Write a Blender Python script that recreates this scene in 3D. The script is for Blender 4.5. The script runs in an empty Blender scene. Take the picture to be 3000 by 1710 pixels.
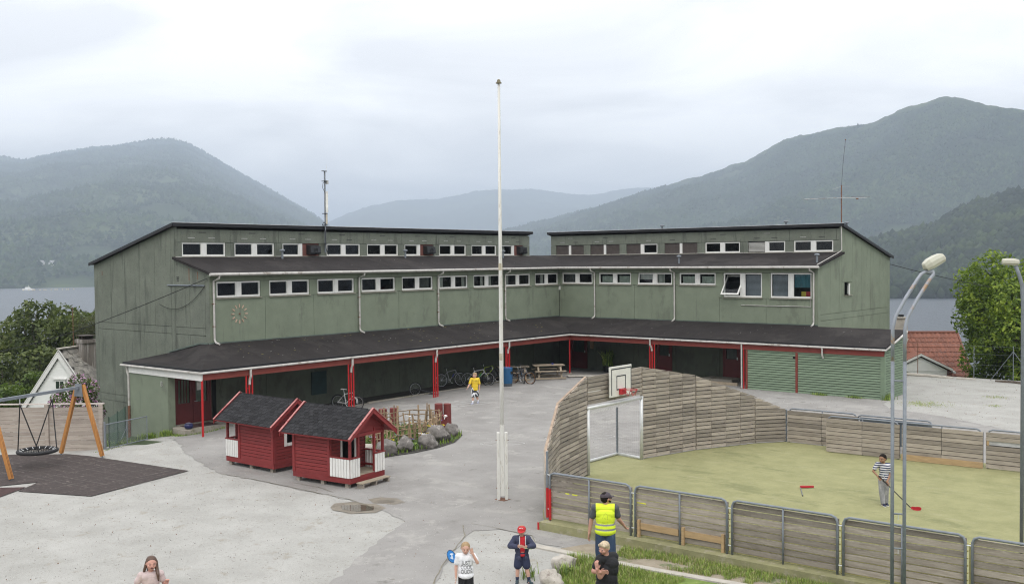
import bpy, bmesh, math, random
import numpy as np
from mathutils import Vector, Matrix, noise as mnoise

S = bpy.context.scene
COL = S.collection
rng = random.Random(7)
nrg = np.random.default_rng(11)
PI = math.pi

# ---------------------------------------------------------------- camera, sky, sun, exposure
CAM_R = Vector((0.768877396, 0.639330311, -0.009181647))
CAM_U = Vector((-0.013035858, 0.030030957, 0.999463960))
CAM_F = Vector((-0.639263339, 0.768345557, -0.031424343))
cd = bpy.data.cameras.new('camera')
cam = bpy.data.objects.new('camera', cd)
COL.objects.link(cam)
m = Matrix.Identity(4)
for i in range(3):
    m[i][0] = CAM_R[i]; m[i][1] = CAM_U[i]; m[i][2] = -CAM_F[i]
m[0][3], m[1][3], m[2][3] = 0.0, 0.0, 7.0
cam.matrix_world = m
cd.sensor_width = 36.0
cd.lens = 35.30
cd.clip_start = 0.1
cd.clip_end = 40000.0
S.camera = cam

SUN_EL, SUN_AZ = math.radians(52), math.radians(138)      # azimuth clockwise from +Y
W = bpy.data.worlds.new('World')
S.world = W
W.use_nodes = True
nt = W.node_tree
nt.nodes.clear()
N = nt.nodes.new
out = N('ShaderNodeOutputWorld')
sky = N('ShaderNodeTexSky'); sky.sky_type = 'NISHITA'; sky.sun_disc = False
sky.sun_elevation = SUN_EL; sky.sun_rotation = SUN_AZ
bg1 = N('ShaderNodeBackground'); bg1.inputs[1].default_value = 0.08
nt.links.new(sky.outputs[0], bg1.inputs[0])
# overcast cloud layer: brighter overhead than at the horizon (the standard overcast sky), soft cloud forms all round
tc = N('ShaderNodeTexCoord')
sep = N('ShaderNodeSeparateXYZ'); nt.links.new(tc.outputs['Generated'], sep.inputs[0])
def mathn(op, a, b=None, clamp=False):
    n = N('ShaderNodeMath'); n.operation = op; n.use_clamp = clamp
    for i, v in enumerate((a, b)):
        if v is None: continue
        if isinstance(v, (int, float)): n.inputs[i].default_value = v
        else: nt.links.new(v, n.inputs[i])
    return n.outputs[0]
zc = mathn('MAXIMUM', sep.outputs[2], 0.0)
den = mathn('ADD', zc, 0.16)
comb = N('ShaderNodeCombineXYZ')
nt.links.new(mathn('DIVIDE', sep.outputs[0], den), comb.inputs[0])
nt.links.new(mathn('DIVIDE', sep.outputs[1], den), comb.inputs[1])
nz = N('ShaderNodeTexNoise'); nz.inputs['Scale'].default_value = 1.05; nz.inputs['Detail'].default_value = 7.0
nz.inputs['Roughness'].default_value = 0.52; nz.inputs['Distortion'].default_value = 0.5
nt.links.new(comb.outputs[0], nz.inputs['Vector'])
cl = N('ShaderNodeValToRGB')
cl.color_ramp.elements[0].position = 0.40; cl.color_ramp.elements[0].color = (0.76, 0.765, 0.782, 1)
cl.color_ramp.elements[1].position = 0.60; cl.color_ramp.elements[1].color = (1.02, 1.02, 1.018, 1)
nt.links.new(nz.outputs[0], cl.inputs[0])
lum = mathn('MULTIPLY', mathn('ADD', mathn('MULTIPLY', zc, 0.72), 1.0), 0.98)
bg2 = N('ShaderNodeBackground')
nt.links.new(cl.outputs[0], bg2.inputs[0]); nt.links.new(lum, bg2.inputs[1])
mix = N('ShaderNodeMixShader'); mix.inputs[0].default_value = 0.95
nt.links.new(bg1.outputs[0], mix.inputs[1]); nt.links.new(bg2.outputs[0], mix.inputs[2])
nt.links.new(mix.outputs[0], out.inputs[0])

sd = bpy.data.lights.new('sun', 'SUN'); sd.energy = 0.9; sd.angle = math.radians(25); sd.color = (1.0, 0.96, 0.9)
so = bpy.data.objects.new('sun', sd); COL.objects.link(so)
_sd = Vector((math.sin(SUN_AZ)*math.cos(SUN_EL), math.cos(SUN_AZ)*math.cos(SUN_EL), math.sin(SUN_EL)))
so.rotation_euler = (-_sd).to_track_quat('-Z', 'Y').to_euler()
so.location = (0, 0, 60)

S.view_settings.view_transform = 'Standard'
S.view_settings.look = 'None'
S.view_settings.exposure = 0.54
S.view_settings.gamma = 1.0
S.view_settings.use_curve_mapping = False
S.render.engine = 'CYCLES'
cy = S.cycles
cy.use_denoising = True
cy.denoising_prefilter = 'NONE'
S.render.filter_size = 1.15
cy.filter_width = 1.15
cy.max_bounces = 6; cy.diffuse_bounces = 3; cy.glossy_bounces = 3; cy.transmission_bounces = 4
cy.transparent_max_bounces = 12; cy.volume_bounces = 0
cy.sample_clamp_indirect = 6.0
cy.use_adaptive_sampling = True; cy.adaptive_threshold = 0.01

# ---------------------------------------------------------------- materials
MATS = {}
def mat(name, col, rough=0.7, scale=3.0, amt=0.25, col2=None, bump=0.0, bscale=None, stretch=(1, 1, 1), metal=0.0,
        spec=0.5, objvar=0.0, detail=6.0, stains=None, alpha=None):
    """Procedural surface: world-space noise between two tones, fine relief, optional per-piece variation and stains."""
    if name in MATS: return MATS[name]
    mt = bpy.data.materials.new(name); mt.use_nodes = True
    t = mt.node_tree; n = t.nodes; l = t.links
    b = n['Principled BSDF']
    b.inputs['Roughness'].default_value = rough; b.inputs['Metallic'].default_value = metal
    b.inputs['Specular IOR Level'].default_value = spec
    geo = n.new('ShaderNodeNewGeometry'); mp = n.new('ShaderNodeMapping')
    mp.inputs['Scale'].default_value = stretch
    l.new(geo.outputs['Position'], mp.inputs['Vector'])
    vec = mp.outputs[0]
    oi = None
    if objvar:
        oi = n.new('ShaderNodeObjectInfo')
        ad = n.new('ShaderNodeVectorMath'); ad.operation = 'ADD'
        sc = n.new('ShaderNodeMath'); sc.operation = 'MULTIPLY'; sc.inputs[1].default_value = 37.0
        l.new(oi.outputs['Random'], sc.inputs[0]); l.new(mp.outputs[0], ad.inputs[0]); l.new(sc.outputs[0], ad.inputs[1])
        vec = ad.outputs[0]
    tx = n.new('ShaderNodeTexNoise'); tx.inputs['Scale'].default_value = scale; tx.inputs['Detail'].default_value = detail
    tx.inputs['Roughness'].default_value = 0.62
    l.new(vec, tx.inputs['Vector'])
    if col2 is None: c1 = tuple(c*(1-amt) for c in col); c2 = tuple(min(1, c*(1+amt)) for c in col)
    else: c1, c2 = col, col2
    rp = n.new('ShaderNodeValToRGB'); rp.color_ramp.elements[0].position = 0.3; rp.color_ramp.elements[1].position = 0.7
    rp.color_ramp.elements[0].color = (*c1, 1); rp.color_ramp.elements[1].color = (*c2, 1)
    l.new(tx.outputs[0], rp.inputs[0])
    c = rp.outputs[0]
    if stains:                       # (colour, noise scale, threshold, stretch)
        for (scol, ssc, th, sst) in stains:
            m2 = n.new('ShaderNodeMapping'); m2.inputs['Scale'].default_value = sst; m2.inputs['Location'].default_value = (ssc, 3.1, 7.7)
            l.new(geo.outputs['Position'], m2.inputs['Vector'])
            t2 = n.new('ShaderNodeTexNoise'); t2.inputs['Scale'].default_value = ssc; t2.inputs['Detail'].default_value = 8
            t2.inputs['Roughness'].default_value = 0.7
            l.new(m2.outputs[0], t2.inputs['Vector'])
            r2 = n.new('ShaderNodeMapRange'); th_ = th-0.055; r2.inputs[1].default_value = th_; r2.inputs[2].default_value = th_+0.075
            r2.inputs[3].default_value = 0.0; r2.inputs[4].default_value = 0.85
            l.new(t2.outputs[0], r2.inputs[0])
            mx = n.new('ShaderNodeMix'); mx.data_type = 'RGBA'
            l.new(r2.outputs[0], mx.inputs[0]); l.new(c, mx.inputs[6]); mx.inputs[7].default_value = (*scol, 1)
            c = mx.outputs[2]
    if objvar:
        hs = n.new('ShaderNodeHueSaturation')
        mr = n.new('ShaderNodeMapRange'); mr.inputs[3].default_value = 1-objvar; mr.inputs[4].default_value = 1+objvar
        l.new(oi.outputs['Random'], mr.inputs[0]); l.new(mr.outputs[0], hs.inputs['Value']); l.new(c, hs.inputs['Color'])
        c = hs.outputs[0]
    l.new(c, b.inputs['Base Color'])
    if bump:
        t3 = n.new('ShaderNodeTexNoise'); t3.inputs['Scale'].default_value = bscale or scale*6; t3.inputs['Detail'].default_value = 4
        l.new(vec, t3.inputs['Vector'])
        bp = n.new('ShaderNodeBump'); bp.inputs['Strength'].default_value = bump; bp.inputs['Distance'].default_value = 0.02
        l.new(t3.outputs[0], bp.inputs['Height']); l.new(bp.outputs[0], b.inputs['Normal'])
    if alpha is not None: b.inputs['Alpha'].default_value = alpha
    MATS[name] = mt
    return mt

green_front = mat('green_render', (0.195, 0.227, 0.164), 0.85, 1.2, 0.10, bump=0.25, bscale=60,
                  stains=[((0.15, 0.17, 0.125), 0.9, 0.60, (1, 1, 0.5)), ((0.145, 0.165, 0.125), 2.5, 0.66, (2, 2, 0.12))])
canopy_shade_render = mat('canopy_shade_green', (0.095, 0.108, 0.080), 0.9, 1.2, 0.12, bump=0.25, bscale=60,  # canopy shade painted into a darker green render; stains are grime and scuffs
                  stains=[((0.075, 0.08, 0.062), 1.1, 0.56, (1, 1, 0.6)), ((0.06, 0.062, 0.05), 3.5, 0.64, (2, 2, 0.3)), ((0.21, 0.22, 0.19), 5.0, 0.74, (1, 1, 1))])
green_rough = mat('green_roughcast', (0.158, 0.174, 0.140), 0.95, 1.6, 0.16, bump=0.6, bscale=35,
                  stains=[((0.10, 0.11, 0.09), 1.4, 0.60, (1.5, 1.5, 0.18)), ((0.20, 0.21, 0.18), 28, 0.63, (1, 1, 1)), ((0.07, 0.078, 0.064), 20, 0.62, (1, 1, 1))])
room_dark = mat('room_dark', (0.004, 0.004, 0.004), 0.95)
dark_joint = mat('dark_joint', (0.02, 0.022, 0.02), 0.95)
felt = mat('roof_felt', (0.0235, 0.0200, 0.0195), 0.9, 1.1, 0.22, bump=0.3, bscale=50, spec=0.22, objvar=0.06,
           stains=[((0.040, 0.035, 0.033), 0.6, 0.58, (0.6, 0.6, 1)), ((0.10, 0.095, 0.03), 3.0, 0.735, (1, 1, 1)), ((0.3, 0.29, 0.27), 9.0, 0.80, (1, 1, 1))])
black_trim = mat('black_trim', (0.012, 0.012, 0.014), 0.5, spec=0.4)
white_paint = mat('white_paint', (0.74, 0.73, 0.70), 0.55, 5, 0.06, stains=[((0.45, 0.40, 0.33), 6.0, 0.70, (1, 1, 1))])
gutter_grey = mat('gutter_grey', (0.50, 0.48, 0.45), 0.5, 4, 0.15, stains=[((0.25, 0.21, 0.17), 3.0, 0.62, (1, 1, 1))])
red_beam = mat('red_beam', (0.20, 0.038, 0.027), 0.75, 2.0, 0.12)
red_post = mat('red_post', (0.45, 0.012, 0.014), 0.45, 3, 0.15)
red_door = mat('red_door', (0.115, 0.014, 0.014), 0.6, 3, 0.15)
red_wood = mat('red_wood', (0.205, 0.022, 0.022), 0.7, 3, 0.14, stretch=(1, 1, 6), bump=0.15, bscale=25, objvar=0.10,
               stains=[((0.27, 0.075, 0.07), 5, 0.70, (1, 1, 3))])
pink_wood = mat('faded_red_wood', (0.46, 0.19, 0.18), 0.8, 5, 0.25, stains=[((0.28, 0.05, 0.05), 4, 0.58, (1, 1, 1))])
grey_wood = mat('weathered_wood', (0.235, 0.20, 0.165), 0.88, 2.2, col2=(0.385, 0.34, 0.29), stretch=(1, 1, 9), bump=0.3, bscale=12, objvar=0.30,
                stains=[((0.15, 0.13, 0.108), 5.5, 0.67, (0.8, 0.8, 4)), ((0.45, 0.43, 0.40), 7.0, 0.70, (0.7, 0.7, 7))])
fence_wood = mat('fence_wood', (0.30, 0.25, 0.215), 0.85, 2.0, col2=(0.44, 0.385, 0.335), stretch=(1, 1, 9), bump=0.2, bscale=12, objvar=0.12,
                 stains=[((0.20, 0.155, 0.12), 6, 0.68, (1, 1, 2))])
new_wood = mat('new_timber', (0.42, 0.29, 0.155), 0.75, 2.5, 0.18, stretch=(1, 1, 6))
swing_wood = mat('swing_timber', (0.46, 0.20, 0.05), 0.6, 4, 0.22, stretch=(6, 6, 0.6))
deck_wood = mat('deck_wood', (0.33, 0.28, 0.21), 0.85, 3, 0.2, objvar=0.12)
stick_wood = mat('stick_wood', (0.30, 0.215, 0.135), 0.9, 14, 0.4, objvar=0.2)
bench_wood = mat('bench_wood', (0.32, 0.26, 0.19), 0.85, 4, 0.25, objvar=0.15)
steel = mat('galvanised_steel', (0.195, 0.215, 0.24), 0.6, 7, 0.14, metal=0.1)
alu = mat('aluminium', (0.62, 0.63, 0.63), 0.45, 6, 0.1, metal=0.3)
rust_steel = mat('rusty_steel', (0.30, 0.32, 0.36), 0.55, 3.5, 0.12, metal=0.2, stains=[((0.42, 0.24, 0.11), 2.6, 0.60, (1, 1, 1))])
rust = mat('rust', (0.18, 0.085, 0.05), 0.85, 8, 0.3)
shed_green = mat('shed_green', (0.175, 0.235, 0.158), 0.75, 2, 0.10, stretch=(1, 1, 5), bump=0.1, objvar=0.08)
concrete = mat('concrete', (0.33, 0.30, 0.25), 0.9, 2.5, 0.2, bump=0.4, bscale=25, stains=[((0.14, 0.14, 0.06), 2.2, 0.60, (1, 1, 1))])
pale_concrete = mat('pale_concrete', (0.42, 0.39, 0.34), 0.9, 3, 0.15, bump=0.3, bscale=25)
moss_kerb = mat('mossy_kerb', (0.26, 0.25, 0.13), 0.95, 3, 0.22, bump=0.4, bscale=30, stains=[((0.34, 0.31, 0.22), 3.0, 0.60, (1, 1, 1))])
shingle_mat = mat('black_shingle', (0.027, 0.0265, 0.0285), 0.95, 30, 0.35, bump=0.4, bscale=120, objvar=0.32, spec=0.2)
turf_mat = mat('turf', (0.222, 0.222, 0.098), 0.95, 1.6, col2=(0.298, 0.288, 0.138), stretch=(1, 1, 1), bump=0.7, bscale=40, detail=12,
               stains=[((0.315, 0.30, 0.17), 2.6, 0.64, (0.35, 2.2, 1)), ((0.18, 0.185, 0.08), 0.55, 0.62, (0.6, 1.6, 1)), ((0.34, 0.33, 0.20), 16, 0.65, (0.4, 1.3, 1)), ((0.145, 0.15, 0.065), 14, 0.66, (0.4, 1.3, 1))])
asphalt_mat = mat('worn_asphalt', (0.225, 0.214, 0.202), 0.92, 0.5, col2=(0.32, 0.308, 0.292), detail=10, bump=0.5, bscale=70, spec=0.3,
                  stains=[((0.335, 0.322, 0.30), 0.8, 0.60, (1, 1, 1)), ((0.175, 0.165, 0.15), 1.3, 0.66, (1, 1, 1)), ((0.13, 0.12, 0.11), 22, 0.66, (1, 1, 1)), ((0.42, 0.405, 0.38), 30, 0.67, (1, 1, 1))])
rubber_mat = mat('rubber_tiles', (0.048, 0.036, 0.033), 0.95, 9, 0.4, bump=0.5, bscale=60, stains=[((0.20, 0.17, 0.15), 2.2, 0.64, (1, 3, 1)), ((0.24, 0.2, 0.18), 35, 0.70, (1, 1, 1))])
rubber_red = mat('red_rubber', (0.055, 0.026, 0.024), 0.95, 9, 0.4, bump=0.5, bscale=60, stains=[((0.2, 0.17, 0.15), 30, 0.69, (1, 1, 1))])
flag_paint = mat('flagpole_paint', (0.66, 0.65, 0.61), 0.6, 5, 0.06, stretch=(1, 1, 0.3), stains=[((0.34, 0.25, 0.15), 3.0, 0.66, (4, 4, 0.7)), ((0.5, 0.47, 0.41), 6.0, 0.60, (3, 3, 0.4))])
boulder_grey = mat('grey_boulder', (0.10, 0.092, 0.084), 0.92, 4, col2=(0.22, 0.20, 0.185), bump=0.9, bscale=18, stains=[((0.34, 0.31, 0.285), 5, 0.60, (1, 1, 1)), ((0.075, 0.07, 0.06), 7, 0.66, (1, 1, 1))])
boulder_pale = mat('pale_boulder', (0.38, 0.345, 0.30), 0.92, 5, col2=(0.50, 0.46, 0.41), bump=0.9, bscale=22, stains=[((0.20, 0.165, 0.145), 3.0, 0.62, (1, 1, 1)), ((0.3, 0.26, 0.22), 16, 0.64, (1, 1, 1))])
black_plastic = mat('black_plastic', (0.015, 0.016, 0.018), 0.45)
black_rubber = mat('black_rubber', (0.014, 0.014, 0.015), 0.7)
brown_board = mat('brown_board', (0.065, 0.052, 0.046), 0.8, 6, 0.2, stains=[((0.11, 0.085, 0.07), 5, 0.66, (1, 1, 1))])
redbrown_board = mat('redbrown_board', (0.16, 0.06, 0.048), 0.8, 4, 0.15)
leafgreen = mat('weed_leaf', (0.075, 0.13, 0.025), 0.6, 30, 0.4)
moss_stripe = mat('yellow_spray_paint', (0.75, 0.78, 0.03), 0.6)
slat_edge = mat('slat_edge', (0.58, 0.53, 0.22), 0.9, 6, 0.2)

# ---------------------------------------------------------------- helpers
class MB:
    """Collects boxes, bars, tubes, prisms in world (or thing-local) coordinates and links them as one mesh object."""
    def __init__(s): s.v = []; s.f = []; s.mi = []; s.cur = 0
    def add(s, vs, fs):
        k = len(s.v); s.v += [tuple(p) for p in vs]; s.f += [tuple(i+k for i in f) for f in fs]; s.mi += [s.cur]*len(fs); return s
    def box(s, x0, x1, y0, y1, z0, z1):
        return s.add([(x0,y0,z0),(x1,y0,z0),(x1,y1,z0),(x0,y1,z0),(x0,y0,z1),(x1,y0,z1),(x1,y1,z1),(x0,y1,z1)],
                     [(0,3,2,1),(4,5,6,7),(0,1,5,4),(1,2,6,5),(2,3,7,6),(3,0,4,7)])
    def bar(s, a, b, w, h, up=(0,0,1)):
        a, b = Vector(a), Vector(b); d = (b-a).normalized(); u = Vector(up)
        r = d.cross(u)
        if r.length < 1e-5: r = d.cross(Vector((1,0,0)))
        r.normalize(); u = r.cross(d)
        vs = []
        for p in (a, b):
            for sx, sz in ((-1,-1),(1,-1),(1,1),(-1,1)): vs.append(p + r*(sx*w/2) + u*(sz*h/2))
        return s.add(vs, [(0,1,2,3),(7,6,5,4),(0,4,5,1),(1,5,6,2),(2,6,7,3),(3,7,4,0)])
    def tube(s, pts, r, n=8, closed=False):
        pts = [Vector(p) for p in pts]; m_ = len(pts)
        rs = r if isinstance(r, (list, tuple)) else [r]*m_
        prev = None; rings = []
        for i, p in enumerate(pts):
            if closed: d = pts[(i+1) % m_]-pts[i-1]
            else: d = pts[min(i+1, m_-1)]-pts[max(i-1, 0)]
            if d.length < 1e-9: d = Vector((0,0,1))
            d.normalize()
            if prev is None:
                a = Vector((0,0,1)) if abs(d.z) < 0.9 else Vector((1,0,0))
                u = d.cross(a).normalized()
            else:
                u = prev-d*prev.dot(d)
                if u.length < 1e-6: u = d.orthogonal()
                u.normalize()
            prev = u; w = d.cross(u)
            rings.append([p+(u*math.cos(2*PI*k/n)+w*math.sin(2*PI*k/n))*rs[i] for k in range(n)])
        vs = [v for rg in rings for v in rg]; fs = []
        for i in range(m_ if closed else m_-1):
            j = (i+1) % m_
            for k in range(n):
                k2 = (k+1) % n
                fs.append((i*n+k, i*n+k2, j*n+k2, j*n+k))
        if not closed:
            fs.append(tuple(reversed(range(n)))); fs.append(tuple((m_-1)*n+k for k in range(n)))
        return s.add(vs, fs)
    def prism(s, poly, off):
        """poly: 3-D points of one planar outline; off: extrusion vector."""
        a = [Vector(p) for p in poly]; o = Vector(off); n = len(a)
        vs = a+[p+o for p in a]
        fs = [tuple(range(n)), tuple(reversed(range(n, 2*n)))]+[(i, n+i, n+(i+1) % n, (i+1) % n) for i in range(n)]
        return s.add(vs, fs)
    def lathe(s, prof, c=(0,0,0), n=16):
        c = Vector(c); vs = []; fs = []
        for r, z in prof:
            for k in range(n): vs.append(c+Vector((r*math.cos(2*PI*k/n), r*math.sin(2*PI*k/n), z)))
        for i in range(len(prof)-1):
            for k in range(n):
                k2 = (k+1) % n; fs.append((i*n+k, i*n+k2, (i+1)*n+k2, (i+1)*n+k))
        fs.append(tuple(reversed(range(n)))); fs.append(tuple((len(prof)-1)*n+k for k in range(n)))
        return s.add(vs, fs)
    def mesh(s, name, mats, smooth=False, M=None):
        me = bpy.data.meshes.new(name)
        vs = s.v if M is None else [M @ Vector(p) for p in s.v]
        me.from_pydata([tuple(v) for v in vs], [], s.f)
        for x in (mats if isinstance(mats, (list, tuple)) else [mats]): me.materials.append(x)
        if any(s.mi): me.polygons.foreach_set('material_index', s.mi)
        bm = bmesh.new(); bm.from_mesh(me); bmesh.ops.recalc_face_normals(bm, faces=bm.faces); bm.to_mesh(me); bm.free()
        if smooth: me.polygons.foreach_set('use_smooth', [True]*len(me.polygons))
        return me
    def build(s, name, mats, parent=None, smooth=False, **kw):
        M = None
        if parent is not None: M = WM[root_of(parent)].inverted()
        o = bpy.data.objects.new(name, s.mesh(name, mats, smooth, M))
        COL.objects.link(o)
        if parent is not None: o.parent = parent
        tag(o, **kw)
        return o

WM = {}
def root_of(o):
    while o.parent is not None: o = o.parent
    return o.name
def tag(o, label=None, cat=None, group=None, kind=None):
    if label: o['label'] = label
    if cat: o['category'] = cat
    if group: o['group'] = group
    if kind: o['kind'] = kind
    return o
def thing(name, label, cat, loc=(0,0,0), rz=0.0, group=None):
    o = bpy.data.objects.new(name, None); COL.objects.link(o)
    o.empty_display_size = 0.2
    o.location = loc; o.rotation_euler = (0, 0, rz)
    WM[o.name] = Matrix.Translation(loc) @ Matrix.Rotation(rz, 4, 'Z')
    return tag(o, label, cat, group)
def top(mb, name, mats, label, cat, smooth=False, group=None, base=None):
    """A thing that is one mesh."""
    M = Matrix.Translation(base).inverted() if base is not None else None
    o = bpy.data.objects.new(name, mb.mesh(name, mats, smooth, M)); COL.objects.link(o)
    if base is not None: o.location = base
    WM[o.name] = Matrix.Translation(base or (0,0,0))
    return tag(o, label, cat, group)
UNIT = {}
def unit_cube(mt):
    if mt.name not in UNIT:
        b = MB().box(-.5,.5,-.5,.5,-.5,.5); UNIT[mt.name] = b.mesh('piece', mt)
    return UNIT[mt.name]
def piece(name, mt, c, d, parent, rz=0.0, M3=None):
    """One board, slat or plank: shared unit mesh, own size and place (world coordinates)."""
    o = bpy.data.objects.new(name, unit_cube(mt)); COL.objects.link(o)
    o.parent = parent
    Mw = Matrix.Translation(c) @ (M3.to_4x4() if M3 is not None else Matrix.Rotation(rz, 4, 'Z')) @ Matrix.Diagonal((*d, 1))
    o.matrix_local = WM[root_of(parent)].inverted() @ Mw
    return o
def inst(me, name, parent, M, **kw):
    o = bpy.data.objects.new(name, me); COL.objects.link(o)
    o.parent = parent
    if parent is not None and parent.type == 'EMPTY': o.matrix_local = WM[root_of(parent)].inverted() @ M
    else: o.matrix_local = M
    return tag(o, **kw)
def copy_tree(o, parent=None):
    c = o.copy(); COL.objects.link(c)
    if parent is not None:
        c.parent = parent; c.matrix_parent_inverse = o.matrix_parent_inverse.copy()
    for ch in list(o.children): copy_tree(ch, c)
    return c
def text_mesh(body, size, ext=0.003):
    cu = bpy.data.curves.new('lettering', 'FONT'); cu.body = body; cu.size = size; cu.extrude = ext
    cu.align_x = 'CENTER'; cu.align_y = 'CENTER'; cu.resolution_u = 3
    t = bpy.data.objects.new('lettering_tmp', cu); COL.objects.link(t)
    dg = bpy.context.evaluated_depsgraph_get()
    me = bpy.data.meshes.new_from_object(t.evaluated_get(dg))
    bpy.data.objects.remove(t); bpy.data.curves.remove(cu)
    me.name = 'lettering'
    return me
def sstep(a, b, x):
    t = min(1, max(0, (x-a)/(b-a))); return t*t*(3-2*t)

# ---------------------------------------------------------------- ground, terrain, water
FN = (-0.63, 0.777)                                   # outward from the left plank fence
def outside(x, y):
    d1 = (-48.6-x)
    d2 = (y-61.5) if x < -21.4 else (y-60.1)
    d3 = (x+36.5)*FN[0]+(y-19.55)*FN[1]
    if x > -38.0: d3 = min(d3, -1) if y > 21.5 else d3
    if x < -38 and y > 23.2: d3 = d3*sstep(-38, -48.5, x)
    return max(d1, d2, d3, 0.0)
def gz(x, y):
    t = min(1, max(0, (y-23)/25.0)); g = 0.2*t
    if y < 26 and x < -35.4:
        g -= 0.075*min(4.5, -35.4-x)*(1-sstep(24.0, 25.5, y))*sstep(16.5, 19.0, y)
    d = outside(x, y)
    if d > 0: g -= 0.235*d*d/(d+5.0)
    if d > 150: g -= (d-150)*0.3
    q = 0.64*x-0.77*y-22                       # unseen hillside behind the camera, added to block low sky light
    if q > 0: g += 0.30*q*q/(q+14.0)+2.0*mnoise.noise(Vector((x/25., y/25., 0)))*min(1, q/30)
    if x > -22 and y > 54: g -= 0.16*sstep(54, 60, y)
    return max(g, -60)
xs = [-600,-450,-330,-260,-220,-190,-165]+list(np.arange(-145,-52,4.0))+list(np.arange(-52,-4,0.8))+list(np.arange(-4,30,4.0))+[40,60,100,200,400]
ys = [-400,-200,-100,-60,-40,-30,-20,-10,-5]+list(np.arange(0,12,3.0))+list(np.arange(12,66,0.8))+list(np.arange(66,150,4.0))+[165,190,220,260,330,450,600]
gv = [(x, y, gz(x, y)) for y in ys for x in xs]
nx = len(xs); gf = []; gm = []
for j in range(len(ys)-1):
    for i in range(nx-1):
        gf.append((j*nx+i, j*nx+i+1, (j+1)*nx+i+1, (j+1)*nx+i))
        cxx, cyy = (xs[i]+xs[i+1])/2, (ys[j]+ys[j+1])/2; gm.append(1 if outside(cxx, cyy) > 1.2 or 0.64*cxx-0.77*cyy > 14 else 0)
gravel_mat = mat('gravel', (0.315, 0.308, 0.285), 0.95, 0.8, col2=(0.41, 0.402, 0.378), detail=10, bump=0.8, bscale=45, spec=0.25,
                 stains=[((0.30, 0.28, 0.24), 1.6, 0.64, (1, 1, 1)), ((0.20, 0.185, 0.155), 15, 0.63, (1, 1, 1)), ((0.52, 0.505, 0.47), 20, 0.64, (1, 1, 1)), ((0.14, 0.13, 0.11), 27, 0.68, (1, 1, 1))])
hill_grass = mat('hillside_grass', (0.04, 0.06, 0.02), 0.95, 0.6, 0.4)
gmb = MB(); gmb.add(gv, gf); gmb.mi = gm
go = gmb.build('ground', [gravel_mat, hill_grass], kind='structure')
go.data.polygons.foreach_set('use_smooth', [True]*len(go.data.polygons))

def sheet(name, poly, lift, mt, zf=gz, kind='structure', step=0.8, jag=0.0, seed=1):
    """A thin surface following the ground: outline cut along the ground grid, lifted a few millimetres."""
    r_ = random.Random(seed)
    if jag:                                                     # worn, uneven outline
        P = []
        for i, p in enumerate(poly):
            q = poly[(i+1) % len(poly)]; L = math.hypot(q[0]-p[0], q[1]-p[1]); k = max(1, int(L/0.3))
            for j in range(k):
                a = j/k; P.append((p[0]+(q[0]-p[0])*a+r_.gauss(0, jag)*(j > 0), p[1]+(q[1]-p[1])*a+r_.gauss(0, jag)*(j > 0)))
        poly = P
    bm = bmesh.new()
    from mathutils.geometry import delaunay_2d_cdt
    vc, _e, fc, *_r = delaunay_2d_cdt([Vector(p) for p in poly], [], [list(range(len(poly)))], 1, 1e-5)
    bvs = [bm.verts.new((p.x, p.y, 0)) for p in vc]
    for f_ in fc: bm.faces.new([bvs[i] for i in f_])
    x0, x1 = min(p[0] for p in poly), max(p[0] for p in poly); y0, y1 = min(p[1] for p in poly), max(p[1] for p in poly)
    for gx_ in xs:
        if x0 < gx_ < x1: bmesh.ops.bisect_plane(bm, geom=bm.verts[:]+bm.edges[:]+bm.faces[:], plane_co=(gx_,0,0), plane_no=(1,0,0))
    for gy_ in ys:
        if y0 < gy_ < y1: bmesh.ops.bisect_plane(bm, geom=bm.verts[:]+bm.edges[:]+bm.faces[:], plane_co=(0,gy_,0), plane_no=(0,1,0))
    for v in bm.verts: v.co.z = zf(v.co.x, v.co.y)+lift
    bm.normal_update()
    for f_ in bm.faces:
        if f_.normal.z < 0: f_.normal_flip()
    if False and sum(f.normal.z for f in bm.faces) < 0: bmesh.ops.reverse_faces(bm, faces=bm.faces[:])
    me = bpy.data.meshes.new(name); bm.to_mesh(me); bm.free(); me.materials.append(mt)
    o = bpy.data.objects.new(name, me); COL.objects.link(o)
    if kind: o['kind'] = kind
    return o
ASPH = [(-37.0,22.4),(-36.2,22.2),(-33,20.6),(-28.84,19.3),(-26.94,19.4),(-24.15,19.45),(-22.56,19.5),(-20.4,19.1),(-19.43,18.76),(-18.35,16.48),(-16.95,14.05),
        (-14.6,10.5),(-12.9,12.0),(-15.16,15.46),(-16.2,17.1),(-16.57,17.66),(-17.05,18.5),(-17.35,19.2),(-16.9,19.72),(-15.86,19.75),(-15.4,19.35),(-14.4,19.35),(-13.0,19.5),(-13.0,20.4),(-16.1,20.4),
        (-16.9,22.5),(-18.4,25.5),(-19.9,25.6),(-19.9,29.0),(-18.4,30.0),(-17.0,34.0),(-15.9,35.2),(-5.0,35.6),(-5.0,39.5),(-13.2,44.6),(-15.8,45.5),(-16.4,46.4),(-16.9,47.4),(-38.3,50.6),(-38.3,47),(-36.6,47),(-36.5,24.9),(-36.1,23.4)]
ASPH[-6:] = [(-16.75,47.7),(-24.1,47.7),(-24.1,50.7),(-38.3,50.7),(-38.3,47.4),(-36.62,47.4),(-36.62,25.3),(-36.7,23.2)]
sheet('asphalt_yard', ASPH, 0.010, asphalt_mat, jag=0.055)
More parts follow.
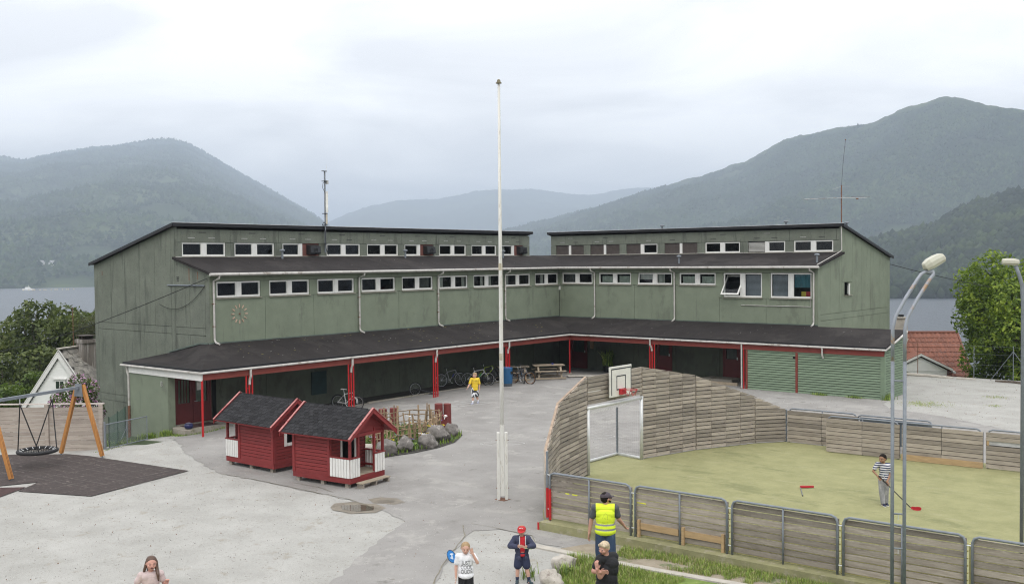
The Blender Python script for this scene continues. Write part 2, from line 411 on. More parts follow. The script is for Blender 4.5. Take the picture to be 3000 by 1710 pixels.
# dark bike strip behind the kerb along the wall
soil = mat('dark_soil', (0.04, 0.036, 0.03), 0.95, 6, 0.4, bump=0.5)
sheet('bike_strip', [(-36.66,26.0),(-36.66,47.4),(-38.36,47.4),(-38.36,26.0)], 0.006, soil)
wet = mat('wet_gravel', (0.19, 0.165, 0.13), 0.55, 3, 0.25)
sheet('wet_patch', [(-22.5,18.9),(-21.9,18.35),(-21.2,18.4),(-20.75,18.9),(-20.9,19.45),(-21.5,19.6),(-22.2,19.4)], 0.013, wet, jag=0.05, seed=13)
sheet('wet_patch', [(-22.1,19.85),(-21.6,19.6),(-21.0,19.85),(-20.95,20.25),(-21.5,20.45),(-22.0,20.25)], 0.0145, wet, jag=0.05, seed=14)
sheet('puddle', [(-22.15,18.85),(-21.75,18.55),(-21.25,18.65),(-21.0,19.05),(-21.3,19.35),(-21.8,19.25)], 0.017, mat('puddle_water', (0.10, 0.085, 0.065), 0.08, 3, 0.2), jag=0.02, seed=3)
sheet('puddle', [(-21.75,19.85),(-21.5,19.75),(-21.2,20.0),(-21.35,20.2),(-21.6,20.15)], 0.0185, mat('puddle_wet', (0.15, 0.13, 0.10), 0.3, 3, 0.2), jag=0.03, seed=4)
def line_on_ground(pts, w, mt, name, lift=0.02, seed=0):
    r_ = random.Random(seed); b = MB(); P = []
    for i in range(len(pts)-1):
        p, q = pts[i], pts[i+1]; L = math.hypot(q[0]-p[0], q[1]-p[1]); k = max(1, int(L/0.25))
        for j in range(k+(i == len(pts)-2)):
            a = j/k; P.append((p[0]+(q[0]-p[0])*a+r_.gauss(0, w*.5), p[1]+(q[1]-p[1])*a+r_.gauss(0, w*.5)))
    L_, R_ = [], []
    for i, p in enumerate(P):
        a = P[max(0, i-1)]; c = P[min(len(P)-1, i+1)]; dx, dy = c[0]-a[0], c[1]-a[1]; l = math.hypot(dx, dy) or 1
        ww = w*r_.uniform(0.5, 1.4)/2; nxx, nyy = -dy/l*ww, dx/l*ww
        L_.append((p[0]+nxx, p[1]+nyy, gz(*p)+lift)); R_.append((p[0]-nxx, p[1]-nyy, gz(*p)+lift))
    n = len(P); b.add(L_+R_, [(i, i+1, n+i+1, n+i) for i in range(n-1)])
    return b.build(name, mt, kind='structure')
# rubber safety mats under the swing
sheet('rubber_mat', [(-36.5,17.9),(-36.3,17.95),(-29.96,18.87),(-29.04,14.97),(-31.5,13.9),(-32.3,14.9),(-33.5,12.0),(-36.2,13.0),(-38.6,15.6)], 0.022, rubber_mat)
sheet('rubber_mat', [(-31.86,14.32),(-31.16,13.22),(-31.9,11.0),(-34.5,11.5),(-33.35,12.9)], 0.026, rubber_red)
seam = mat('mat_seam', (0.17, 0.15, 0.135), 0.95, 8, 0.4)
for k in range(9):
    a_ = (-29.6-k*0.85, 18.6-k*0.13); b_ = (-29.3-k*0.85, 15.4-k*0.25)
    if k < 8: line_on_ground([a_, b_], 0.016, seam, 'mat_seam', lift=0.03, seed=200+k)
for k in range(6):
    line_on_ground([(-29.9-k*.05, 18.4-k*0.58), (-36.4, 17.6-k*0.60)], 0.016, seam, 'mat_seam', lift=0.03, seed=220+k)
# grass bank and bare soil in front of the rink
def nearz(x, y): return gz(x, y)
sheet('soil_strip', [(-14.6,19.25),(-13.6,19.3),(-12.2,19.33),(-9.4,19.65),(-2,20.3),(0,21.0),(-4.0,21.0),(-8.3,20.55),(-12.0,20.45),(-13.6,20.35),(-14.3,20.0)], 0.015,
      mat('bare_soil', (0.245, 0.205, 0.15), 0.95, 3, col2=(0.34, 0.295, 0.225), bump=0.7, bscale=40, stains=[((0.09, 0.13, 0.04), 1.5, 0.60, (1, 1, 1))]))
sheet('lawn', [(-13.9,18.9),(-13.0,18.95),(-11.6,19.1),(-9.9,19.3),(-2,20.1),(4,14),(-6,10),(-11.5,13),(-12.7,15.8),(-13.2,17.4)], 0.02,
      mat('lawn_soil', (0.10, 0.15, 0.03), 0.95, 3, col2=(0.20, 0.27, 0.06), bump=0.7, bscale=40, stains=[((0.26, 0.21, 0.15), 1.3, 0.69, (1, 1, 1))]))
# chalk drawings and hairline cracks
chalk = mat('chalk', (0.56, 0.55, 0.53), 0.95, 12, 0.1)
for i, (p, q) in enumerate([((-33.56,34.79),(-32.25,34.68)),((-32.25,34.68),(-31.71,36.6)),((-33.56,34.79),(-33.2,36.3)),((-33.7,35.95),(-31.9,35.8)),((-33.2,36.3),(-31.71,36.6)),((-32.9,34.75),(-32.4,36.5))]):
    line_on_ground([p, q], 0.05, chalk, 'chalk_line', seed=i)
for cx, cy, r, ry in ((-24.6,28.9,0.5,0.75),(-22.9,31.6,0.6,1.3)):
    line_on_ground([(cx+r*math.cos(a/7)+.6*ry*math.sin(a/7), cy+ry*0.8*math.sin(a/7)) for a in range(int(38))], 0.03, chalk, 'chalk_line', seed=int(r*100))
crack = mat('crack_dirt', (0.19, 0.17, 0.125), 0.95, 10, 0.4)
line_on_ground([(-28.84,19.28),(-26.94,19.42),(-24.15,19.45),(-22.56,19.5),(-20.9,19.2)], 0.022, crack, 'asphalt_crack', seed=5)
line_on_ground([(-25.6,19.9),(-24.5,19.95),(-23.6,19.8)], 0.018, crack, 'asphalt_crack', seed=6)
line_on_ground([(-17.9,19.4),(-17.2,18.7),(-16.6,17.7),(-15.9,16.5),(-15.16,15.46),(-14.2,13.8)], 0.022, crack, 'asphalt_crack', seed=7)
line_on_ground([(-17.86,19.65),(-17.14,19.74),(-15.86,19.75),(-15.37,19.3)], 0.018, crack, 'asphalt_crack', seed=8)

water_mat = bpy.data.materials.new('fjord_water'); water_mat.use_nodes = True
_n = water_mat.node_tree; _b = _n.nodes['Principled BSDF']
_b.inputs['Base Color'].default_value = (0.035, 0.045, 0.06, 1); _b.inputs['Roughness'].default_value = 0.28; _b.inputs['IOR'].default_value = 1.33
_g = _n.nodes.new('ShaderNodeNewGeometry'); _mp = _n.nodes.new('ShaderNodeMapping'); _mp.inputs['Scale'].default_value = (0.35, 0.35, 0.35)
_t = _n.nodes.new('ShaderNodeTexNoise'); _t.inputs['Scale'].default_value = 1.0; _t.inputs['Detail'].default_value = 5
_bp = _n.nodes.new('ShaderNodeBump'); _bp.inputs['Strength'].default_value = 0.6; _bp.inputs['Distance'].default_value = 2.2
_n.links.new(_g.outputs['Position'], _mp.inputs[0]); _n.links.new(_mp.outputs[0], _t.inputs[0]); _n.links.new(_t.outputs[0], _bp.inputs['Height']); _n.links.new(_bp.outputs[0], _b.inputs['Normal'])
MB().add([(-13400,-1100,-30),(6400,-1100,-30),(6400,14400,-30),(-13400,14400,-30)], [(0,1,2,3)]).build('fjord_water', water_mat, kind='structure')

# ---------------------------------------------------------------- mountains (distances and heights in metres, azimuth from the yard)
HFWD = math.atan2(CAM_F.y, CAM_F.x)
def fbm(x, y, s, o=5): return mnoise.fractal(Vector((x/s, y/s, 3.3)), 0.9, 2.1, o)
def az_el(px, py):
    """Compass bearing and elevation of a point on a skyline measured on a survey photo 3000 wide."""
    d = CAM_R*((px-1500)/2942.)-CAM_U*((py-855)/2942.)+CAM_F
    return math.atan2(d.y, d.x), d.z/math.hypot(d.x, d.y)
def mountain(name, sky_, shore, rng_f, mt, nu=220, nv=70, rough=1.0, back=1.6, seed=0, conc=0.9, fine=6.0):
    pts = sorted([az_el(x, y) for x, y in sky_], key=lambda p: p[0])
    A = [p[0] for p in pts]; E = [p[1] for p in pts]
    a0, a1 = A[0], A[-1]
    vs = []; zr = -31
    for i in range(nu+1):
        a = a0+(a1-a0)*i/nu
        el = float(np.interp(a, A, E))
        r1 = rng_f(a); r0 = shore(a)
        h = 7+el*r1
        ca, sa = math.cos(a), math.sin(a)
        for j in range(nv+1):
            t = j/nv*(1+0.5)
            if t <= 1:
                r = r0+(r1-r0)*t
                z = zr+(h-zr)*(t**conc)
                k = (min(1, t*6))*(1-0.75*t**3)
            else:
                r = r1+(t-1)*(r1-r0)*back; z = h-(t-1)*(h-zr)*1.4; k = 0.25
            x, y = r*ca, r*sa
            z += rough*k*(fbm(x+seed*977, y, 420)*38+fbm(x, y+seed*501, 110)*13)+(0.25+0.75*k)*rough*fbm(x, y, 30, 3)*fine*min(1, t*8)
            vs.append((x, y, max(z, zr-3)))
    q = nv+1; fs = [(i*q+j, (i+1)*q+j, (i+1)*q+j+1, i*q+j+1) for i in range(nu) for j in range(nv)]
    b = MB(); b.add(vs, fs)
    return b.build(name, mt, kind='structure', smooth=True), vs, q
def px(l): return [(x*1.17463, y*1.17463) for x, y in l]
forest = lambda nm, c1, c2, s_, rock: mat(nm, c1, 0.95, s_, col2=c2, detail=12, spec=0.1, bump=1.0, bscale=s_*5,
        stains=[((0.085, 0.11, 0.045), s_*0.35, 0.58, (1, 1, 1)), (rock, s_*1.3, 0.70, (1, 1, 1.6))])
m_left = forest('far_forest', (0.022, 0.034, 0.018), (0.05, 0.07, 0.032), 0.012, (0.10, 0.10, 0.09))
m_mid = forest('farthest_forest', (0.03, 0.042, 0.022), (0.06, 0.075, 0.04), 0.006, (0.12, 0.12, 0.10))
m_right = forest('mountain_forest', (0.020, 0.032, 0.016), (0.055, 0.075, 0.032), 0.012, (0.13, 0.125, 0.115))
m_near = forest('near_forest', (0.012, 0.02, 0.008), (0.03, 0.045, 0.015), 0.03, (0.15, 0.14, 0.13))
mtn1, mv1, mq1 = mountain('mountain', px([(-420,330),(-200,380),(0,393),(60,400),(130,385),(220,370),(330,360),(380,350),(430,349),(470,360),(540,400),(620,445),(700,490),(780,535),(820,562),(900,620),(960,690)]),
         lambda a: 1760, lambda a: 6200, m_left, nu=300, nv=90, rough=1.1, conc=0.95, seed=1)
mountain('mountain', px([(600,640),(780,575),(820,555),(870,530),(930,512),(1000,500),(1080,495),(1180,475),(1260,470),(1340,474),(1420,485),(1480,485),(1530,472),(1590,466),(1660,470),(1800,480),(2000,560)]),
         lambda a: 5600, lambda a: 8600, m_mid, nu=200, nv=50, rough=1.6, seed=2, fine=10)
def r_right(a):
    return float(np.interp(a, [HFWD-0.75, HFWD-0.45, HFWD-0.1, HFWD+0.15], [2600, 2750, 4400, 6000]))
mtn3, mv3, mq3 = mountain('mountain', px([(1080,620),(1180,595),(1280,572),(1370,545),(1440,525),(1530,500),(1640,470),(1740,440),(1860,405),(1960,350),(2100,320),(2190,300),(2260,265),(2350,240),(2390,238),(2470,250),(2554,265),(2750,255),(3000,330)]),
         lambda a: max(2050, r_right(a)*0.5), r_right, m_right, nu=320, nv=100, rough=1.25, conc=0.85, seed=3)
hill, hv, hq = mountain('hill', px([(1700,715),(1900,690),(2050,650),(2190,606),(2260,592),(2330,572),(2400,532),(2470,505),(2554,480),(2700,430),(2900,400)]),
         lambda a: 965, lambda a: 1500, m_near, nu=200, nv=70, rough=0.55, conc=0.8, seed=4, fine=4)
# the wood on the nearest hillside: thousands of crowns, one mass
t_ico = bmesh.new(); bmesh.ops.create_icosphere(t_ico, subdivisions=1, radius=1.0)
iv2 = np.array([v.co[:] for v in t_ico.verts]); if2 = np.array([[v.index for v in f.verts] for f in t_ico.faces]); t_ico.free()
iv1 = np.array([(1,0,0),(-1,0,0),(0,1,0),(0,-1,0),(0,0,1.0)]); if1 = np.array([(0,2,4),(2,1,4),(1,3,4),(3,0,4)])
hv = np.array(hv).reshape(-1, hq, 3)
def wood(name, hv, jmax, n, smin, smax, mats_, seed, label_kind='stuff', imin=0, cs=70.):
    iv, ifc = (iv1, if1) if cs > 100 else (iv2, if2)
    g = np.random.default_rng(seed)
    ni, nj = hv.shape[0]-1, min(hv.shape[1]-1, jmax)
    ii = g.random(n)*(ni-imin-0.01); jj = g.random(n)**0.8*(nj-0.01)
    i0, j0 = ii.astype(int), jj.astype(int); fi, fj = (ii-i0)[:, None], (jj-j0)[:, None]
    P = hv[i0, j0]*(1-fi)*(1-fj)+hv[i0+1, j0]*fi*(1-fj)+hv[i0, j0+1]*(1-fi)*fj+hv[i0+1, j0+1]*fi*fj
    cl_ = np.array([mnoise.noise(Vector((p[0]/cs, p[1]/cs, 1.0))) for p in P])
    keep = cl_ > -0.42
    P = P[keep]; n = len(P); s = smin+(smax-smin)*g.random(n)**1.5
    V = iv[None]*(1+g.uniform(-.28, .28, (n, len(iv), 1)))*s[:, None, None]*np.stack([np.ones(n), np.ones(n), g.uniform(1.0, 1.7, n)], 1)[:, None, :]
    V = V+P[:, None, :]+np.array([0, 0, 1])*(s*0.7)[:, None, None]
    F = (ifc[None]+(np.arange(n)*len(iv))[:, None, None]).reshape(-1, 3)
    me = bpy.data.meshes.new(name); me.from_pydata(V.reshape(-1, 3).tolist(), [], F.tolist())
    for x in mats_: me.materials.append(x)
    idx = np.repeat(np.clip((cl_[keep]*2.2+1.2+g.normal(0, .7, n)), 0, len(mats_)-0.01).astype(int), len(ifc))
    me.polygons.foreach_set('material_index', idx); me.polygons.foreach_set('use_smooth', np.ones(len(F), bool))
    o = bpy.data.objects.new(name, me); COL.objects.link(o); o['kind'] = label_kind
    return o
wm = [mat('wood_crown_%s' % k, c, 0.9, 0.5, 0.35, spec=0.15) for k, c in (('dark', (0.010, 0.018, 0.007)), ('mid', (0.020, 0.032, 0.011)), ('light', (0.038, 0.056, 0.017)))]
wood('hillside_forest', hv, 50, 15000, 3.0, 7.0, wm, 5, imin=60)
wmr = [mat('far_crown_%s' % k, c, 0.9, 0.05, 0.35, spec=0.1) for k, c in (('dark', (0.012, 0.024, 0.011)), ('mid', (0.024, 0.042, 0.016)), ('light', (0.045, 0.068, 0.024)))]
wood('mountain_forest', np.array(mv3).reshape(-1, mq3, 3), 62, 60000, 3.0, 6.5, wmr, 6, cs=180.)
wood('mountain_forest', np.array(mv1).reshape(-1, mq1, 3), 58, 45000, 3.5, 7.5, wmr, 7, cs=180.)

# ================================================================ THE SCHOOL
FX, FY = -38.37, 50.81            # front wall planes of the two wings
CXL, CYR = -41.07, 54.05          # clerestory planes
GY, GX = 25.36, -21.37            # gable planes
school = thing('school_building', 'L-shaped green rendered school with dark felt roofs and a red-posted canopy', 'building', (FX, FY, 0))
def zroof_low_l(x): return 6.58+(-38.07-x)*0.24
def zroof_low_r(y): return 6.58+(y-50.5)*0.2028
def zroof_back_l(x): return 8.70+(x+41.07)*0.2345
def zroof_back_r(y): return 8.70-(y-CYR)*0.230
# dark core behind the panels
b = MB()
b.box(-48.2, -39.15, 25.6, 51.0, -4, 6.3); b.box(-47.9, -41.75, 25.6, 50.9, 6.2, 7.1)
b.box(-48.2, -21.6, 51.6, 61.2, -4, 6.3); b.box(-41.2, -21.6, 54.75, 61.0, 6.2, 7.1)
b.box(-42.9, -41.6, 25.6, 50.9, 6.9, 8.1); b.box(-41.2, -21.6, 54.6, 55.9, 6.9, 8.1)
b.box(-38.40, -38.37+0.012, 25.4, 25.6, 0, 3.4)
b.build('inner_core', room_dark, school)
J = 0.009
MB().box(-48.4,-48.25,25.6,51.3,-5,6.95).box(-48.25,-21.6,61.45,61.6,-2,6.95).box(-48.4,-48.25,51.3,61.6,-5,7.15).build('rear_wall', green_rough, school)
def panel(x0, x1, y0, y1, z0, z1, mt=green_front): 
    return piece('wall_panel', mt, ((x0+x1)/2, (y0+y1)/2, (z0+z1)/2), (x1-x0, y1-y0, z1-z0), school)
def lpan(y0, y1, z0, z1, X=FX, t=0.16, mt=green_front, pro=0.0): return panel(X-t, X+pro, y0+J, y1-J, z0+J, z1-J, mt)
def rpan(x0, x1, z0, z1, Y=FY, t=0.16, mt=green_front, pro=0.0): return panel(x0+J, x1-J, Y-pro, Y+t, z0+J, z1-J, mt)
MOD = 2.83; WW = 2.32
YL = [25.73+MOD*k for k in range(9)]                         # left edges of the left wing's window bays
XR = [-21.72-WW-2.82*k for k in range(6)]                    # left edges of the right wing's
# upper storey, left wing
for k in range(9):
    y0 = YL[k]-0.255 if k else GY+0.01; y1 = YL[k]+MOD-0.255 if k < 8 else FY-0.01
    lpan(y0, y1, 3.0, 5.44); lpan(y0, y1, 0.05, 3.0, mt=canopy_shade_render)
    a = GY+0.01 if k == 0 else YL[k-1]+WW
    lpan(a, YL[k], 5.44, 6.18)
    if k == 8: lpan(YL[k]+WW, FY+0.15, 5.44, 6.18) if FY-(YL[k]+WW) > 0.03 else None
lpan(GY+0.01, FY+0.1, 6.18, 6.60)
# right wing
edges = sorted(XR)
for i, x in enumerate(edges):
    tall = i >= 4
    x0 = FX+0.01 if i == 0 else x-0.25; x1 = x+2.57 if i < 5 else GX-0.01
    rpan(x0, x1, 3.0, 4.80 if tall else 5.47); rpan(x0, x1, 0.05, 3.0, mt=canopy_shade_render)
    a = FX if i == 0 else edges[i-1]+WW
    rpan(a, x, (4.80 if tall else 5.47), 6.19)
rpan(edges[5]+WW, GX-0.01, 4.80, 6.19)
rpan(FX, GX-0.01, 6.19, 6.62)
# clerestories
YC = [25.75+MOD*k for k in range(9)]; XC = [-21.86-2.29-2.82*k for k in range(7)]
for k in range(9):
    y0 = YC[k]-0.24 if k else GY+0.35; y1 = YC[k]+MOD-0.24 if k < 8 else 51.2
    lpan(y0, y1, 7.96, 8.58, CXL, mt=green_rough)
    a = GY+0.01 if k == 0 else YC[k-1]+WW
    lpan(a, YC[k], 7.0, 7.96, CXL, mt=green_rough)
lpan(GY+0.01, GY+0.35, 7.96, 8.58, CXL, mt=green_rough); lpan(YC[8]+WW-0.2, 51.2, 7.0, 7.96, CXL, mt=green_rough)
lpan(GY+0.01, 51.2, 6.9, 7.30, CXL, mt=green_rough, pro=0.004)
ec = sorted(XC)
for i, x in enumerate(ec):
    x0 = -41.5 if i == 0 else x-0.25; x1 = x+2.57 if i < 6 else GX-0.3
    rpan(x0, x1, 7.97, 8.60, CYR, mt=green_rough)
    a = -41.5 if i == 0 else ec[i-1]+2.29
    if x-a > 0.05: rpan(a, x, 7.0, 7.97, CYR, mt=green_rough)
rpan(ec[6]+2.29, GX-0.01, 7.0, 7.97, CYR, mt=green_rough); rpan(GX-0.3, GX-0.01, 7.97, 8.60, CYR, mt=green_rough)
rpan(-41.5, GX-0.01, 6.9, 7.31, CYR, mt=green_rough, pro=0.004)
# inner ends of the clerestories and the low roof over the corner between them
b = MB(); b.prism([(-41.23,51.06,6.5),(-48.3,51.06,6.5),(-48.3,51.06,7.0),(-41.23,51.06,8.6)], (0,0.14,0)); b.build('wall_panel', green_rough, school)
b = MB(); b.prism([(-41.5,54.2,6.5),(-41.5,61.5,6.5),(-41.5,61.5,7.0),(-41.5,54.2,8.6)], (0.14,0,0)); b.build('wall_panel', green_rough, school)
MB().box(-48.3, -41.08, 51.3, 54.2, 7.18, 7.30).build('flat_roof', felt, school)
# vent slots above the clerestory windows
slot = mat('vent_slot', (0.36, 0.36, 0.34), 0.6, 8, 0.3); dslot = mat('vent_slot_dark', (0.05, 0.05, 0.05), 0.8)
for k in range(9):
    for dy, z, mt in ((0.55, 8.17, slot), (1.65, 8.17, slot), (1.1, 8.43, dslot)):
        piece('vent_slot', mt if rng.random() < .8 else dslot, (CXL+0.004, YC[k]+dy+rng.uniform(-.1, .1), z), (0.02, 0.36, 0.035), school)
for k in range(7):
    for dx, z in ((0.55, 8.16), (1.65, 8.16), (1.2, 8.42)):
        if rng.random() < 0.6: piece('vent_slot', slot if rng.random() < .6 else dslot, (XC[k]+dx, CYR-0.004, z), (0.36, 0.02, 0.035), school)
# gables: vertical panels, a flush band between the storeys
def gable_l(x0, x1, z0, z1=None, mt=green_rough):
    x0 += J; x1 -= J
    f = (lambda x: min(zroof_low_l(x)-0.03, 20)) if x0 >= -41.09 else (lambda x: zroof_back_l(x)-0.03)
    za, zb = (f(x0), f(x1)) if z1 is None else (z1-J, z1-J)
    MB().prism([(x0,GY,z0+J),(x1,GY,z0+J),(x1,GY,zb),(x0,GY,za)], (0,0.14,0)).build('gable_panel', mt, school)
XG = [-48.4,-48.08,-46.77,-45.46,-44.12,-42.78,-41.41,-41.08,-39.91,-38.69,-38.38]
for i in range(10):
    a, c = XG[i], XG[i+1]
    edge = i in (0, 6, 9)
    if edge: gable_l(a, c, -4.5)
    else:
        gable_l(a, c, 4.12)
        gable_l(a, c, 0.60, 3.79); gable_l(a, c, -4.5, 0.27)
gable_l(-48.08, -41.41, 3.79, 4.12); gable_l(-41.08, -38.69, 3.79, 4.12); gable_l(-48.08, -41.41, 0.27, 0.60); gable_l(-41.08, -38.69, 0.27, 0.60)
MB().box(-48.3, -41.2, GY+0.141, GY+0.24, -4.5, 6.9).box(-41.19, -38.52, GY+0.141, GY+0.24, -4.5, 6.5).build('gable_core', dark_joint, school)
MB().prism([(-48.3,GY+0.141,6.9),(-41.2,GY+0.141,6.9),(-41.2,GY+0.141,8.5)], (0,0.09,0)).build('gable_core', dark_joint, school)
def gable_r(y0, y1, z0, z1=None):
    y0 += J; y1 -= J
    f = (lambda y: zroof_low_r(y)-0.03) if y1 <= 54.06 else (lambda y: zroof_back_r(y)-0.03)
    za, zb = (f(y0), f(y1)) if z1 is None else (z1-J, z1-J)
    MB().prism([(GX,y0,z0+J),(GX,y1,z0+J),(GX,y1,zb),(GX,y0,za)], (-0.14,0,0)).build('gable_panel', green_front, school)
YG = [50.82,51.2,52.45,53.72,54.05,55.58,57.02,58.4,59.79,61.18,61.6]
for i in range(10):
    a, c = YG[i], YG[i+1]
    if i in (0, 9): gable_r(a, c, -1.0); continue
    if i == 4: gable_r(a, c, 5.62); gable_r(a, 54.45, 4.90, 5.62); gable_r(a, c, 3.97, 4.90)
    else: gable_r(a, c, 3.97)
    gable_r(a, c, -1.0, 3.64)
gable_r(51.2, 61.18, 3.64, 3.97)
MB().box(GX-0.24, GX-0.141, 50.97, 54.3, 0, 6.45).box(GX-0.24, GX-0.141, 55.6, 61.4, 0, 6.9).box(GX-0.24, GX-0.141, 54.3, 55.6, 0, 4.8).box(GX-0.24, GX-0.141, 54.3, 55.6, 5.7, 7.0).prism([(GX-.141,54.3,6.99),(GX-.141,61.4,6.99),(GX-.141,54.3,8.5)], (-.09,0,0)).build('gable_core', dark_joint, school)

# ---------------------------------------------------------------- windows
def glass_material(name, tint, opac):
    mt = bpy.data.materials.new(name); mt.use_nodes = True
    t = mt.node_tree; n = t.nodes; l = t.links; n.clear()
    o_ = n.new('ShaderNodeOutputMaterial'); tr = n.new('ShaderNodeBsdfTransparent'); tr.inputs[0].default_value = (*tint, 1)
    gl = n.new('ShaderNodeBsdfGlossy'); gl.inputs['Roughness'].default_value = 0.03; gl.inputs[0].default_value = (0.95, 0.97, 1, 1)
    fr = n.new('ShaderNodeFresnel'); fr.inputs[0].default_value = 1.5
    nz_ = n.new('ShaderNodeTexNoise'); nz_.inputs['Scale'].default_value = 0.9; g_ = n.new('ShaderNodeNewGeometry'); bp_ = n.new('ShaderNodeBump'); bp_.inputs['Strength'].default_value = 0.08; bp_.inputs['Distance'].default_value = 0.15
    l.new(g_.outputs['Position'], nz_.inputs['Vector']); l.new(nz_.outputs[0], bp_.inputs['Height']); l.new(bp_.outputs[0], gl.inputs['Normal'])
    mu = n.new('ShaderNodeMath'); mu.operation = 'MULTIPLY'; mu.inputs[1].default_value = opac
    l.new(fr.outputs[0], mu.inputs[0]); mx = n.new('ShaderNodeMixShader')
    l.new(mu.outputs[0], mx.inputs[0]); l.new(tr.outputs[0], mx.inputs[1]); l.new(gl.outputs[0], mx.inputs[2]); l.new(mx.outputs[0], o_.inputs[0])
    return mt
glass = glass_material('window_glass', (0.7, 0.75, 0.74), 0.6)
curtain = mat('curtain', (0.55, 0.54, 0.50), 0.9, 10, 0.1, stretch=(8, 8, 0.3)); curtain_d = mat('dark_curtain', (0.10, 0.10, 0.095), 0.9, 10, 0.2, stretch=(8, 8, 0.3))
blind = mat('blind_slat', (0.40, 0.42, 0.47), 0.6, 3, 0.08)
sill_mat = mat('sill', (0.26, 0.25, 0.20), 0.85, 4, 0.2)
def frame_mesh(w, h, fw=0.085, t=0.07):
    b = MB(); b.box(0, w, -t/2, t/2, 0, fw).box(0, w, -t/2, t/2, h-fw*.8, h).box(0, fw*.8, -t/2, t/2, fw, h-fw*.8).box(w-fw*.8, w, -t/2, t/2, fw, h-fw*.8)
    return b.mesh('window_frame', white_paint)
FM = {}
def fmesh(w, h, fw=0.085):
    k = (round(w, 3), round(h, 3), fw)
    if k not in FM:
        p = MB().add([(fw*.7,0,fw*.9),(w-fw*.7,0,fw*.9),(w-fw*.7,0,h-fw*.7),(fw*.7,0,h-fw*.7)], [(0,1,2,3)]).mesh('window_pane', glass)
        FM[k] = (frame_mesh(w, h, fw), p)
    return FM[k]
def sash(M, w, h, tilt=0.0, pivot=0.5, inside=None):
    """One window light: white frame with its pane; local x along the wall, -y outward."""
    fm, pm = fmesh(w, h); M0 = M.copy()
    if tilt: M = M @ Matrix.Translation((0, 0, h*pivot)) @ Matrix.Rotation(tilt, 4, 'X') @ Matrix.Translation((0, 0, -h*pivot))
    if abs(tilt) > 0.3: inst(fm, 'window_frame', school, M0)
    f = inst(fm, 'window', school, M)
    inst(pm, 'pane', f, Matrix.Identity(4))
    if inside: inside(M, w, h)
    return f
def place(side, a, z, inset=0.075):
    """Frame of reference at a wall point: side L looks to +X, side R looks to -Y."""
    if side == 'L': return Matrix.Translation((FX-inset, a, z)) @ Matrix.Rotation(PI/2, 4, 'Z')
    if side == 'LC': return Matrix.Translation((CXL-inset, a, z)) @ Matrix.Rotation(PI/2, 4, 'Z')
    if side == 'R': return Matrix.Translation((a, FY+inset, z))
    return Matrix.Translation((a, CYR+inset, z))
def hang(mt, x0, x1, z0, z1, name='curtain', d=0.12):
    def f(M, w, h):
        b = MB(); n = 9
        vs = []
        for i in range(n+1):
            x = w*(x0+(x1-x0)*i/n); vs += [(x, d+0.03*math.sin(i*2.4), h*z0), (x, d+0.03*math.sin(i*2.4), h*z1)]
        b.add(vs, [(2*i, 2*i+2, 2*i+3, 2*i+1) for i in range(n)])
        inst(b.mesh(name, mt), name, school, M)
    return f
def slats(M, w, h):
    n = 22
    for i in range(n):
        inst(SL, 'blind_slat', school, M @ Matrix.Translation((w/2, 0.10, h*(0.07+0.86*i/n))) @ Matrix.Rotation(0.9+0.12*math.sin(i*.8), 4, 'X') @ Matrix.Diagonal((w*0.86, 0.042, 0.003, 1)))
SL = MB().box(-.5,.5,-.5,.5,-.5,.5).mesh('blind_slat', blind)
MUL = {}
def mullion(M, h, x0, w):
    k = (h, w)
    if k not in MUL: MUL[k] = MB().box(0, w, -0.05, 0.03, 0, h).mesh('mullion', white_paint)
    inst(MUL[k], 'mullion', school, M @ Matrix.Translation((x0, 0, 0)))
SILL = {}
def sill(M, w, proud=0.07):
    if w not in SILL: SILL[w] = MB().box(-0.03, w+0.05, -0.075-proud, 0.05, -0.06, -0.012).mesh('window_sill', sill_mat)
    inst(SILL[w], 'window_sill', school, M)
LW, MW = 1.07, 0.18
